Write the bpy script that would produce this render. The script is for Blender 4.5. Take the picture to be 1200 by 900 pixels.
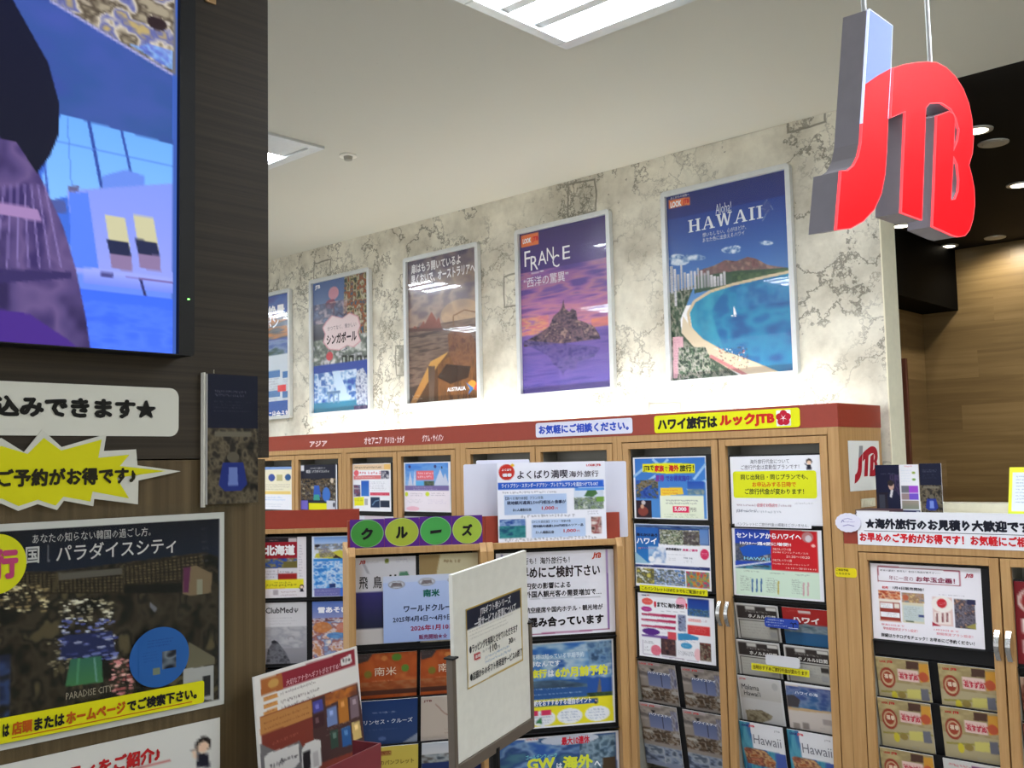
import bpy, bmesh, math, random
import numpy as np
from mathutils import Vector, Matrix
from mathutils.geometry import tessellate_polygon

for o in list(bpy.data.objects):
    bpy.data.objects.remove(o)
SC = bpy.context.scene
COL = SC.collection

# ---------------------------------------------------------------- camera
FL = 1194.2                                   # focal length in pixels of the 1200x900 frame
YAW, PIT, ROL = (math.radians(a) for a in (42.856, 4.5454, -1.2267))
EYE = np.array([0.0, 0.0, 1.5])
fwd = np.array([-math.sin(YAW) * math.cos(PIT), math.cos(YAW) * math.cos(PIT), math.sin(PIT)])
rgt = np.array([math.cos(YAW), math.sin(YAW), 0.0])
upv = np.cross(rgt, fwd)
rgt, upv = math.cos(ROL) * rgt + math.sin(ROL) * upv, -math.sin(ROL) * rgt + math.cos(ROL) * upv
cam = bpy.data.cameras.new('camera')
cam.sensor_fit = 'HORIZONTAL'; cam.sensor_width = 36.0
cam.lens = FL / 1200 * 36
cam.clip_start = 0.05
camo = bpy.data.objects.new('camera', cam)
COL.objects.link(camo)
camo.matrix_world = Matrix(((rgt[0], upv[0], -fwd[0], EYE[0]), (rgt[1], upv[1], -fwd[1], EYE[1]),
                            (rgt[2], upv[2], -fwd[2], EYE[2]), (0, 0, 0, 1)))
SC.camera = camo

# ---------------------------------------------------------------- world, exposure
w = bpy.data.worlds.new('world'); SC.world = w
w.use_nodes = True
w.node_tree.nodes['Background'].inputs[0].default_value = (0.95, 0.97, 1.0, 1)
w.node_tree.nodes['Background'].inputs[1].default_value = 1.45
SC.view_settings.view_transform = 'Standard'
SC.view_settings.look = 'None'
SC.view_settings.gamma = 1.0
SC.view_settings.use_curve_mapping = False
SC.view_settings.exposure = 0.25
SC.cycles.use_denoising = True
SC.cycles.max_bounces = 8
SC.cycles.transparent_max_bounces = 16
SC.cycles.sample_clamp_indirect = 6.0
LAMP = 44.0           # emission of the ceiling lamp strips
COVE = 50.0           # emission of the cove tubes
RN = np.random.default_rng(7)

# ---------------------------------------------------------------- reading places off the photograph
def ray(x, y): return fwd + rgt * (x - 600) / FL - upv * (y - 450) / FL
def onY(x, y, Y): d = ray(x, y); return EYE + d * Y / d[1]
def onX(x, y, X): d = ray(x, y); return EYE + d * X / d[0]
def onZ(x, y, Z): d = ray(x, y); return EYE + d * (Z - EYE[2]) / d[2]
def atd(x, y, d): return EYE + d * ray(x, y)
class Plane:
    """a vertical plane through P0 running along angle ang (degrees from +X); gives local x, z"""
    def __init__(s, P0, ang):
        s.P0 = np.array(P0); s.a = math.radians(ang); s.ang = ang
        s.e = np.array([math.cos(s.a), math.sin(s.a), 0]); s.n = np.array([-math.sin(s.a), math.cos(s.a), 0])
    def __call__(s, x, y, off=0.0):              # off: metres behind the plane
        d = ray(x, y); P = EYE + d * (((s.P0 + s.n * off) - EYE) @ s.n) / (d @ s.n)
        return (P - s.P0) @ s.e, P[2]
    def at(s, lx, off=0.0): return s.P0 + s.e * lx + s.n * off

# ---------------------------------------------------------------- materials
def lin(c):
    c = np.asarray(c, float) / 255.0
    return np.where(c <= 0.04045, c / 12.92, ((c + 0.055) / 1.055) ** 2.4)
def rgba(c): return tuple(lin(c)) + (1.0,)
def new_mat(name):
    m = bpy.data.materials.new(name); m.use_nodes = True
    return m, m.node_tree.nodes, m.node_tree.links, m.node_tree.nodes['Principled BSDF']
def simple(name, c, rough=0.5, metal=0.0, spec=0.5):
    m, n, l, b = new_mat(name)
    tc = n.new('ShaderNodeTexCoord'); nz = n.new('ShaderNodeTexNoise'); nz.inputs['Scale'].default_value = 35
    l.new(tc.outputs['Object'], nz.inputs['Vector'])
    mx = n.new('ShaderNodeMix'); mx.data_type = 'RGBA'
    mx.inputs['A'].default_value = rgba(np.asarray(c) * 0.96); mx.inputs['B'].default_value = rgba(np.minimum(np.asarray(c) * 1.03, 255))
    l.new(nz.outputs['Fac'], mx.inputs['Factor']); l.new(mx.outputs['Result'], b.inputs['Base Color'])
    b.inputs['Roughness'].default_value = rough; b.inputs['Metallic'].default_value = metal
    b.inputs['Specular IOR Level'].default_value = spec
    return m
def emit(name, c, s, base=(200, 200, 200), spec=.5):
    m, n, l, b = new_mat(name)
    b.inputs['Base Color'].default_value = rgba(base)
    b.inputs['Emission Color'].default_value = rgba(c); b.inputs['Emission Strength'].default_value = s
    b.inputs['Specular IOR Level'].default_value = spec
    return m
def wood(name, c1, c2, scale=(60, 60, 2.5), rough=0.45, contrast=(0.35, 0.65), c3=None, spec=0.4):
    m, n, l, b = new_mat(name)
    tc = n.new('ShaderNodeTexCoord'); mp = n.new('ShaderNodeMapping'); mp.inputs['Scale'].default_value = scale
    nz = n.new('ShaderNodeTexNoise'); nz.inputs['Scale'].default_value = 1.0; nz.inputs['Detail'].default_value = 5; nz.inputs['Roughness'].default_value = 0.6
    cr = n.new('ShaderNodeValToRGB')
    cr.color_ramp.elements[0].position = contrast[0]; cr.color_ramp.elements[0].color = rgba(c1)
    cr.color_ramp.elements[1].position = contrast[1]; cr.color_ramp.elements[1].color = rgba(c2)
    if c3 is not None:
        e = cr.color_ramp.elements.new(0.5 * (contrast[0] + contrast[1])); e.color = rgba(c3)
    l.new(tc.outputs['Object'], mp.inputs['Vector']); l.new(mp.outputs['Vector'], nz.inputs['Vector'])
    l.new(nz.outputs['Fac'], cr.inputs['Fac']); l.new(cr.outputs['Color'], b.inputs['Base Color'])
    b.inputs['Roughness'].default_value = rough; b.inputs['Specular IOR Level'].default_value = spec
    return m
def print_mat(name, rough=0.42, spec=0.35, em=0.0):
    m, n, l, b = new_mat(name)
    at = n.new('ShaderNodeAttribute'); at.attribute_name = 'ink'
    l.new(at.outputs['Color'], b.inputs['Base Color'])
    b.inputs['Roughness'].default_value = rough; b.inputs['Specular IOR Level'].default_value = spec
    if em:
        l.new(at.outputs['Color'], b.inputs['Emission Color']); b.inputs['Emission Strength'].default_value = em
        mm = n.new('ShaderNodeMix'); mm.data_type = 'RGBA'; mm.inputs['Factor'].default_value = 0.92
        l.new(at.outputs['Color'], mm.inputs['A']); mm.inputs['B'].default_value = (0.01, 0.01, 0.012, 1)
        l.new(mm.outputs['Result'], b.inputs['Base Color'])
    return m
def glass(name, tint=(1, 1, 1), rough=0.02, ior=1.45, mul=1.0):
    m, n, l, b = new_mat(name); n.remove(b)
    tr = n.new('ShaderNodeBsdfTransparent'); tr.inputs[0].default_value = tuple(tint) + (1,)
    gl = n.new('ShaderNodeBsdfGlossy'); gl.inputs['Roughness'].default_value = rough
    fr = n.new('ShaderNodeFresnel'); fr.inputs['IOR'].default_value = ior
    mu = n.new('ShaderNodeMath'); mu.operation = 'MULTIPLY'; mu.inputs[1].default_value = mul
    mx = n.new('ShaderNodeMixShader'); ge = n.new('ShaderNodeNewGeometry'); iv = n.new('ShaderNodeMath'); iv.operation = 'SUBTRACT'; iv.inputs[0].default_value = 1.0
    l.new(ge.outputs['Backfacing'], iv.inputs[1]); m3 = n.new('ShaderNodeMath'); m3.operation = 'MULTIPLY'; l.new(iv.outputs[0], m3.inputs[1])
    l.new(fr.outputs[0], mu.inputs[0]); l.new(mu.outputs[0], m3.inputs[0]); l.new(m3.outputs[0], mx.inputs[0]); l.new(tr.outputs[0], mx.inputs[1]); l.new(gl.outputs[0], mx.inputs[2])
    l.new(mx.outputs[0], n['Material Output'].inputs['Surface'])
    return m

def wallpaper():
    """cream wallpaper printed with an old world chart: coastlines, cartouches, blotches"""
    m, n, l, b = new_mat('map_wallpaper')
    tc = n.new('ShaderNodeTexCoord')
    def noise(scale, detail=2.0, rough=0.5, off=0.0, dist=0.0):
        mp = n.new('ShaderNodeMapping'); mp.inputs['Location'].default_value = (off, off * .7, off * 1.3)
        l.new(tc.outputs['Object'], mp.inputs['Vector'])
        z = n.new('ShaderNodeTexNoise'); z.inputs['Scale'].default_value = scale; z.inputs['Detail'].default_value = detail
        z.inputs['Roughness'].default_value = rough; z.inputs['Distortion'].default_value = dist
        l.new(mp.outputs['Vector'], z.inputs['Vector']); return z
    def math_(op, a, b_=None):
        q = n.new('ShaderNodeMath'); q.operation = op
        for i, v in enumerate((a, b_)):
            if v is None: continue
            if isinstance(v, (int, float)): q.inputs[i].default_value = v
            else: l.new(v, q.inputs[i])
        return q.outputs[0]
    def line(src, level, width):
        d = math_('ABSOLUTE', math_('SUBTRACT', src, level))
        r = n.new('ShaderNodeMapRange'); r.inputs['From Min'].default_value = width * .4; r.inputs['From Max'].default_value = width
        r.inputs['To Min'].default_value = 1.0; r.inputs['To Max'].default_value = 0.0
        l.new(d, r.inputs['Value']); return r.outputs[0]
    def gate(src, lo, hi):
        r = n.new('ShaderNodeMapRange'); r.inputs['From Min'].default_value = lo; r.inputs['From Max'].default_value = hi
        l.new(src, r.inputs['Value']); return r.outputs[0]
    coast = noise(2.3, 9, 0.62, 3.1)
    c1 = math_('MULTIPLY', line(coast.outputs['Fac'], 0.5, 0.012), gate(noise(1.1, 1, off=7).outputs['Fac'], 0.42, 0.55))
    coast2 = noise(4.2, 8, 0.66, 11.7)
    c2 = math_('MULTIPLY', line(coast2.outputs['Fac'], 0.53, 0.016), gate(noise(1.7, 1, off=2).outputs['Fac'], 0.5, 0.6))
    vo = n.new('ShaderNodeTexVoronoi'); vo.distance = 'CHEBYCHEV'; vo.inputs['Scale'].default_value = 2.1; vo.inputs['Randomness'].default_value = 0.8
    dn = noise(5, 2, 0.5, 5)
    va = n.new('ShaderNodeVectorMath'); va.operation = 'SCALE'; va.inputs['Scale'].default_value = 0.045
    vb = n.new('ShaderNodeVectorMath'); vb.operation = 'ADD'
    l.new(dn.outputs['Color'], va.inputs[0]); l.new(va.outputs[0], vb.inputs[0]); l.new(tc.outputs['Object'], vb.inputs[1])
    l.new(vb.outputs[0], vo.inputs['Vector'])
    sx = n.new('ShaderNodeSeparateColor'); l.new(vo.outputs['Color'], sx.inputs[0])
    c3 = math_('MULTIPLY', line(vo.outputs['Distance'], 0.2, 0.016), gate(sx.outputs[0], 0.45, 0.5))
    coast3 = noise(6.5, 7, 0.6, 31.0)
    c4 = math_('MULTIPLY', math_('MULTIPLY', line(coast3.outputs['Fac'], 0.47, 0.014), gate(noise(1.4, 1, off=17).outputs['Fac'], 0.46, 0.56)), 0.6)
    ink = math_('MINIMUM', math_('ADD', math_('ADD', math_('ADD', c1, c2), c3), c4), 1.0)
    blot = gate(noise(3.0, 6, 0.65, 21).outputs['Fac'], 0.35, 0.68)
    mx = n.new('ShaderNodeMix'); mx.data_type = 'RGBA'
    mx.inputs['A'].default_value = rgba((232, 228, 212)); mx.inputs['B'].default_value = rgba((178, 172, 156)); l.new(blot, mx.inputs['Factor'])
    m2 = n.new('ShaderNodeMix'); m2.data_type = 'RGBA'; l.new(mx.outputs['Result'], m2.inputs['A']); m2.inputs['B'].default_value = rgba((62, 58, 50))
    l.new(math_('MULTIPLY', ink, 0.62), m2.inputs['Factor']); l.new(m2.outputs['Result'], b.inputs['Base Color'])
    b.inputs['Roughness'].default_value = 0.7; b.inputs['Specular IOR Level'].default_value = 0.15
    return m
def ceiling_mat():
    m, n, l, b = new_mat('ceiling_board')
    tc = n.new('ShaderNodeTexCoord'); vo = n.new('ShaderNodeTexVoronoi'); vo.inputs['Scale'].default_value = 16
    l.new(tc.outputs['Object'], vo.inputs['Vector'])
    sx = n.new('ShaderNodeSeparateColor'); l.new(vo.outputs['Color'], sx.inputs[0])
    r1 = n.new('ShaderNodeMapRange'); r1.inputs['From Min'].default_value = .05; r1.inputs['From Max'].default_value = .11; r1.inputs['To Min'].default_value = 1; r1.inputs['To Max'].default_value = 0
    l.new(vo.outputs['Distance'], r1.inputs['Value'])
    r2 = n.new('ShaderNodeMapRange'); r2.inputs['From Min'].default_value = .8; r2.inputs['From Max'].default_value = .95
    l.new(sx.outputs[0], r2.inputs['Value'])
    nz = n.new('ShaderNodeTexNoise'); nz.inputs['Scale'].default_value = 1.2; l.new(tc.outputs['Object'], nz.inputs['Vector'])
    r3 = n.new('ShaderNodeMapRange'); r3.inputs['From Min'].default_value = .5; r3.inputs['From Max'].default_value = .65; l.new(nz.outputs['Fac'], r3.inputs['Value'])
    q = n.new('ShaderNodeMath'); q.operation = 'MULTIPLY'; l.new(r1.outputs[0], q.inputs[0]); l.new(r2.outputs[0], q.inputs[1])
    q2 = n.new('ShaderNodeMath'); q2.operation = 'MULTIPLY'; l.new(q.outputs[0], q2.inputs[0]); l.new(r3.outputs[0], q2.inputs[1])
    q3 = n.new('ShaderNodeMath'); q3.operation = 'MULTIPLY'; l.new(q2.outputs[0], q3.inputs[0]); q3.inputs[1].default_value = .5
    mx = n.new('ShaderNodeMix'); mx.data_type = 'RGBA'; mx.inputs['A'].default_value = rgba((202, 201, 191)); mx.inputs['B'].default_value = rgba((110, 98, 85))
    l.new(q3.outputs[0], mx.inputs['Factor']); l.new(mx.outputs['Result'], b.inputs['Base Color'])
    b.inputs['Roughness'].default_value = .8; b.inputs['Specular IOR Level'].default_value = .1
    return m
def planks(name, c1, c2, c3, h=0.21, rough=0.4):
    """wide horizontal boards, each with its own tone"""
    m, n, l, b = new_mat(name)
    tc = n.new('ShaderNodeTexCoord'); sp = n.new('ShaderNodeSeparateXYZ'); l.new(tc.outputs['Object'], sp.inputs[0])
    def mt(op, a, c=None):
        q = n.new('ShaderNodeMath'); q.operation = op
        for i, v in enumerate((a, c)):
            if v is None: continue
            if isinstance(v, (int, float)): q.inputs[i].default_value = v
            else: l.new(v, q.inputs[i])
        return q.outputs[0]
    row = mt('FLOOR', mt('DIVIDE', sp.outputs[2], h))
    along = mt('ADD', sp.outputs[0], sp.outputs[1])
    seg = mt('FLOOR', mt('DIVIDE', mt('ADD', along, mt('MULTIPLY', row, 0.73)), 1.6))
    wn = n.new('ShaderNodeTexWhiteNoise'); wn.noise_dimensions = '2D'
    cb = n.new('ShaderNodeCombineXYZ'); l.new(row, cb.inputs[0]); l.new(seg, cb.inputs[1]); l.new(cb.outputs[0], wn.inputs['Vector'])
    g = n.new('ShaderNodeCombineXYZ'); l.new(mt('MULTIPLY', along, 1.3), g.inputs[0]); l.new(mt('MULTIPLY', sp.outputs[2], 22), g.inputs[1]); l.new(mt('MULTIPLY', wn.outputs['Value'], 40), g.inputs[2])
    nz = n.new('ShaderNodeTexNoise'); nz.inputs['Scale'].default_value = 1; nz.inputs['Detail'].default_value = 5; nz.inputs['Distortion'].default_value = .6; l.new(g.outputs[0], nz.inputs['Vector'])
    f = mt('ADD', mt('MULTIPLY', wn.outputs['Value'], 0.25), mt('MULTIPLY', nz.outputs['Fac'], 0.75))
    cr = n.new('ShaderNodeValToRGB'); cr.color_ramp.elements[0].position = .3; cr.color_ramp.elements[0].color = rgba(c1)
    cr.color_ramp.elements[1].position = .72; cr.color_ramp.elements[1].color = rgba(c2)
    e = cr.color_ramp.elements.new(.5); e.color = rgba(c3)
    l.new(f, cr.inputs['Fac']); l.new(cr.outputs['Color'], b.inputs['Base Color'])
    b.inputs['Roughness'].default_value = rough
    return m

M = dict(
    ceiling=ceiling_mat(), wallpaper=wallpaper(),
    cream=simple('cream_paint', (230, 224, 198), .6), black_ceiling=simple('black_paint', (16, 16, 17), .75, spec=.2),
    black_gloss=simple('black_gloss', (6, 7, 8), .6, spec=.04), floor=simple('floor_tile', (120, 116, 110), .35),
    oak=wood('oak', (172, 130, 80), (190, 150, 98), c3=(181, 140, 90)),
    wall_wood=planks('wall_wood', (132, 109, 73), (168, 142, 100), (150, 126, 85)),
    dark_wood=wood('dark_wood', (45, 38, 29), (64, 54, 43), scale=(.9, .9, 150), rough=.5, spec=.25),
    dark_wood_low=wood('dark_wood_low', (80, 66, 43), (106, 89, 62), scale=(80, 80, .8), rough=.5, spec=.25),
    red=simple('red_laminate', (150, 58, 42), .42, spec=.35), black=simple('black_plastic', (17, 17, 19), .45, spec=.25),
    grey_pan=simple('grey_steel', (150, 148, 138), .5), chrome=simple('chrome', (200, 200, 198), .22, 1.0),
    alu=simple('aluminium', (205, 208, 208), .35, .25), alu_grey=simple('sign_return_grey', (168, 166, 176), .42, .3),
    white_plastic=simple('white_plastic', (232, 231, 222), .4, spec=.3), bronze=simple('bronze_grey_metal', (112, 102, 92), .4, .35),
    red_brown=simple('red_brown_wood', (96, 48, 28), .5), maroon=simple('maroon_card', (120, 28, 42), .5),
    ink=print_mat('printed_paper', .5, .18), ink_gloss=print_mat('printed_gloss', .25, .5), ink_matt=print_mat('printed_matt', .6, .2),
    screen=print_mat('screen_image', .5, .12, em=1.05),
    lamp=emit('lamp_strip', (236, 244, 255), LAMP), cove=emit('cove_tube', (240, 250, 250), COVE),
    downlight=emit('downlight_lamp', (255, 240, 210), 4.0), led=emit('power_led', (120, 255, 90), 3.0),
    sign_red=emit('lit_red_acrylic', (255, 8, 22), .85, (120, 2, 8), .08), sign_white=emit('lit_pale_acrylic', (140, 164, 232), .5, (120, 135, 180), .08),
    sign_edge=emit('lit_edge', (255, 80, 90), .95, (220, 60, 60)), sign_edge_pale=emit('lit_pale_edge', (200, 214, 255), .8, (220, 226, 240)),
    pane=glass('picture_glass', mul=.8), acrylic=glass('clear_acrylic', (.98, .985, .985), .04, 1.35, 0.35),
)

# ---------------------------------------------------------------- objects
def link(name, me, parent=None, loc=(0, 0, 0), rz=0.0, rx=0.0):
    o = bpy.data.objects.new(name, me); COL.objects.link(o)
    o.location = loc; o.rotation_euler = (rx, 0, rz)
    if parent is not None: o.parent = parent
    return o
def tag(o, label, cat, group=None):
    o['label'] = label; o['category'] = cat
    if group: o['group'] = group
    return o
def thing(name, label, cat, loc, rz=0.0, group=None, rx=0.0):
    o = link(name, None, None, tuple(loc), rz, rx); o.empty_display_size = .1
    return tag(o, label, cat, group)
def structure(o): o['kind'] = 'structure'; return o
class MB:
    """collects boxes, prisms and tubes; build() links them as one mesh object"""
    def __init__(s): s.v = []; s.f = []; s.mi = []
    def face(s, pts, mi=0):
        k = len(s.v); s.v += [tuple(p) for p in pts]; s.f.append(tuple(range(k, k + len(pts)))); s.mi.append(mi)
    def box(s, x0, x1, y0, y1, z0, z1, mi=0):
        k = len(s.v)
        s.v += [(x, y, z) for z in (z0, z1) for y in (y0, y1) for x in (x0, x1)]
        for f in ((0, 2, 3, 1), (4, 5, 7, 6), (0, 1, 5, 4), (2, 6, 7, 3), (0, 4, 6, 2), (1, 3, 7, 5)):
            s.f.append(tuple(k + i for i in f)); s.mi.append(mi)
        return s
    def hexa(s, pts, mi=0):                     # 8 points ordered like box
        k = len(s.v); s.v += [tuple(p) for p in pts]
        for f in ((0, 2, 3, 1), (4, 5, 7, 6), (0, 1, 5, 4), (2, 6, 7, 3), (0, 4, 6, 2), (1, 3, 7, 5)):
            s.f.append(tuple(k + i for i in f)); s.mi.append(mi)
        return s
    def prism(s, loops, y0, y1, mi=0, mside=None):
        """loops in (x,z), first is the outline, further ones holes; extruded from y0 (front) to y1"""
        mside = mi if mside is None else mside
        k = len(s.v); flat = [p for lp in loops for p in lp]; nn = len(flat)
        s.v += [(x, y0, z) for x, z in flat] + [(x, y1, z) for x, z in flat]
        for t in tessellate_polygon([[Vector((x, z, 0)) for x, z in lp] for lp in loops]):
            a, b_, c = (flat[i] for i in t)
            ccw = (b_[0] - a[0]) * (c[1] - a[1]) - (b_[1] - a[1]) * (c[0] - a[0]) > 0
            t = tuple(t) if ccw else tuple(reversed(t))
            s.f.append(tuple(k + i for i in t)); s.mi.append(mi)
            s.f.append(tuple(k + nn + i for i in reversed(t))); s.mi.append(mi)
        st = 0
        for li, lp in enumerate(loops):
            m_ = len(lp)
            area = sum(lp[i][0] * lp[(i + 1) % m_][1] - lp[(i + 1) % m_][0] * lp[i][1] for i in range(m_))
            for i in range(m_):
                a, b_ = k + st + i, k + st + (i + 1) % m_
                q = (b_, a, a + nn, b_ + nn)
                if (area < 0) != (li > 0): q = q[::-1]
                s.f.append(q); s.mi.append(mside)
            st += m_
        return s
    def tube(s, p0, p1, r, n=12, mi=0):
        p0, p1 = Vector(p0), Vector(p1); d = (p1 - p0).normalized()
        a = d.orthogonal().normalized(); b_ = d.cross(a); k = len(s.v)
        for p in (p0, p1):
            for i in range(n):
                t = 2 * math.pi * i / n; s.v.append(tuple(p + r * (math.cos(t) * a + math.sin(t) * b_)))
        for i in range(n):
            j = (i + 1) % n; s.f.append((k + i, k + j, k + n + j, k + n + i)); s.mi.append(mi)
        s.f.append(tuple(k + i for i in reversed(range(n)))); s.f.append(tuple(k + n + i for i in range(n))); s.mi += [mi, mi]
        return s
    def lathe(s, prof, c, n=24, mi=0):          # profile (r,z) about the z axis through c
        k = len(s.v)
        for r, z in prof:
            for i in range(n):
                t = 2 * math.pi * i / n; s.v.append((c[0] + r * math.cos(t), c[1] + r * math.sin(t), c[2] + z))
        for a in range(len(prof) - 1):
            for i in range(n):
                j = (i + 1) % n; s.f.append((k + a * n + i, k + a * n + j, k + (a + 1) * n + j, k + (a + 1) * n + i)); s.mi.append(mi)
        s.f.append(tuple(k + i for i in reversed(range(n)))); s.f.append(tuple(k + (len(prof) - 1) * n + i for i in range(n))); s.mi += [mi, mi]
        return s
    def build(s, name, mats, parent=None, loc=(0, 0, 0), rz=0.0, bevel=0.0, smooth=False, rx=0.0):
        me = bpy.data.meshes.new(name); me.from_pydata(s.v, [], s.f)
        if not isinstance(mats, (list, tuple)): mats = [mats]
        for m in mats: me.materials.append(m)
        me.polygons.foreach_set('material_index', s.mi)
        if smooth: me.polygons.foreach_set('use_smooth', [True] * len(s.f))
        me.update()
        o = link(name, me, parent, loc, rz, rx)
        if bevel:
            bm = o.modifiers.new('bevel', 'BEVEL'); bm.width = bevel; bm.segments = 2; bm.limit_method = 'ANGLE'
        return o
def rrect(x0, z0, x1, z1, r, n=5):
    out = []
    for cx, cz, a0 in ((x1 - r, z1 - r, 0), (x0 + r, z1 - r, 90), (x0 + r, z0 + r, 180), (x1 - r, z0 + r, 270)):
        for i in range(n + 1):
            a = math.radians(a0 + 90 * i / n); out.append((cx + r * math.cos(a), cz + r * math.sin(a)))
    return out

# ---------------------------------------------------------------- printing: canvases, lettering, sheets
def hom(q):
    """map from picture coordinates (corners q = tl, tr, br, bl) to (u right, v down) in 0..1"""
    A = []; B = []
    for (x, y), (u, v) in zip(q, ((0, 0), (1, 0), (1, 1), (0, 1))):
        A += [[x, y, 1, 0, 0, 0, -u * x, -u * y], [0, 0, 0, x, y, 1, -v * x, -v * y]]; B += [u, v]
    h = np.append(np.linalg.solve(np.array(A, float), np.array(B, float)), 1).reshape(3, 3)
    def f(x, y):
        p = h @ np.array([x, y, 1.0]); return p[0] / p[2], p[1] / p[2]
    return f
ID = lambda x, y: (x, y)
def vnoise(H, W, fy, fx, seed, octv=3):
    r = np.random.default_rng(seed); out = np.zeros((H, W)); amp = 1; tot = 0
    for o in range(octv):
        gy, gx = max(2, int(fy * 2 ** o) + 2), max(2, int(fx * 2 ** o) + 2)
        g = r.random((gy, gx)); yy = np.linspace(0, gy - 1.001, H); xx = np.linspace(0, gx - 1.001, W)
        y0 = yy.astype(int); x0 = xx.astype(int); ty = (yy - y0)[:, None]; tx = (xx - x0)[None]
        ty = ty * ty * (3 - 2 * ty); tx = tx * tx * (3 - 2 * tx)
        a = g[y0][:, x0]; b = g[y0][:, x0 + 1]; c = g[y0 + 1][:, x0]; d = g[y0 + 1][:, x0 + 1]
        out += amp * ((a * (1 - tx) + b * tx) * (1 - ty) + (c * (1 - tx) + d * tx) * ty); tot += amp; amp *= .55
    return out / tot
class Cv:
    """a small picture, drawn at double size; all coordinates go through self.m"""
    def __init__(s, nx, ny, c=(236, 236, 238), m=ID):
        s.nx, s.ny = nx, ny; s.W, s.H = nx * 2, ny * 2
        s.a = np.empty((s.H, s.W, 3)); s.a[:] = c
        s.U, s.V = np.meshgrid((np.arange(s.W) + .5) / s.W, (np.arange(s.H) + .5) / s.H); s.m = m
    def mask(s, mk, c): s.a[mk] = c if np.ndim(c) == 1 else c[mk]
    def box(s, x0, y0, x1, y1):
        (u0, v0), (u1, v1) = s.m(x0, y0), s.m(x1, y1); return min(u0, u1), min(v0, v1), max(u0, u1), max(v0, v1)
    def r(s, x0, y0, x1, y1, c, c2=None):
        u0, v0, u1, v1 = s.box(x0, y0, x1, y1)
        mk = (s.U >= u0) & (s.U <= u1) & (s.V >= v0) & (s.V <= v1)
        if c2 is None: s.a[mk] = c
        else:
            t = np.clip((s.V - v0) / max(v1 - v0, 1e-6), 0, 1)[..., None]; s.a[mk] = (np.array(c) * (1 - t) + np.array(c2) * t)[mk]
        return s
    def inpoly(s, pts):
        P = [s.m(*p) for p in pts]; mk = np.zeros(s.U.shape, bool)
        for (x0, y0), (x1, y1) in zip(P, P[1:] + P[:1]):
            if y0 == y1: continue
            c = ((y0 <= s.V) != (y1 <= s.V)) & (s.U < x0 + (s.V - y0) / (y1 - y0) * (x1 - x0)); mk ^= c
        return mk
    def p(s, pts, c, c2=None):
        mk = s.inpoly(pts)
        if c2 is None: s.a[mk] = c
        else:
            vs = [s.m(*q)[1] for q in pts]; t = np.clip((s.V - min(vs)) / (max(vs) - min(vs)), 0, 1)[..., None]
            s.a[mk] = (np.array(c) * (1 - t) + np.array(c2) * t)[mk]
        return s
    def e(s, cx, cy, rx, ry, c, al=1.0):         # ellipse; radii in picture units
        u, v = s.m(cx, cy); ru = abs(s.m(cx + rx, cy)[0] - u); rv = abs(s.m(cx, cy + ry)[1] - v)
        mk = ((s.U - u) / ru) ** 2 + ((s.V - v) / rv) ** 2 < 1
        s.a[mk] = s.a[mk] * (1 - al) + np.array(c) * al; return s
    def n(s, x0, y0, x1, y1, pal, seed, fx=6, fy=6, al=1.0, mk=None, octv=3):   # patchy picture from a palette
        u0, v0, u1, v1 = s.box(x0, y0, x1, y1)
        k = (s.U >= u0) & (s.U <= u1) & (s.V >= v0) & (s.V <= v1)
        if mk is not None: k &= mk
        q = vnoise(s.H, s.W, fy / max(v1 - v0, .02), fx / max(u1 - u0, .02), seed, octv)
        if not k.any(): return s
        lo, hi = np.percentile(q[k], (4, 96)); t = np.clip((q - lo) / max(hi - lo, 1e-6), 0, .9999) * (len(pal) - 1)
        pl = np.array(pal, float); i = t.astype(int); f = (t - i)[..., None]
        c = pl[i] * (1 - f) + pl[np.minimum(i + 1, len(pal) - 1)] * f
        s.a[k] = (s.a * (1 - al) + c * al)[k]; return s
    def ln(s, x0, y0, x1, y1, rows, c, seed=1, fill=.55, short=.25):   # rows of print too small to read
        r = np.random.default_rng(seed); u0, v0, u1, v1 = s.box(x0, y0, x1, y1); v1 = max(v1, v0 + .012); st = (v1 - v0) / rows
        for i in range(rows):
            a = v0 + st * (i + .5 - fill / 2); b = a + st * fill; e = u1 - (u1 - u0) * short * r.random(); x = u0
            while x < e:
                wd = st * fill * r.uniform(.6, 1.2) * s.H / s.W
                for q in range(3):                       # a few strokes per character
                    xa = x + wd * .8 * r.random() * .6; va = a + (b - a) * r.random() * .6; hz = r.random() < .5
                    mk = (s.U >= xa) & (s.U <= xa + wd * (.5 if hz else .22)) & (s.V >= va) & (s.V <= va + (b - a) * (.25 if hz else .45)); s.a[mk] = s.a[mk] * .35 + np.array(c) * .65
                x += wd
        return s
    def dots(s, x0, y0, x1, y1, k, cols, size, seed=3, asp=1.0):
        r = np.random.default_rng(seed)
        for i in range(k):
            x = r.uniform(x0, x1); y = r.uniform(y0, y1); z = size * r.uniform(.4, 1.2)
            s.e(x, y, z * asp, z, cols[r.integers(len(cols))])
        return s
    def l(s, pts, wd, c):                        # stroke, width in picture units
        for (x0, y0), (x1, y1) in zip(pts, pts[1:]):
            dx, dy = x1 - x0, y1 - y0; L = math.hypot(dx, dy) or 1; ox, oy = -dy / L * wd / 2, dx / L * wd / 2
            s.p([(x0 + ox, y0 + oy), (x1 + ox, y1 + oy), (x1 - ox, y1 - oy), (x0 - ox, y0 - oy)], c)
        return s
    def out(s): return lin(np.clip(s.a.reshape(s.ny, 2, s.nx, 2, 3).mean((1, 3)), 0, 255))
_glyph = {}
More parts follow.
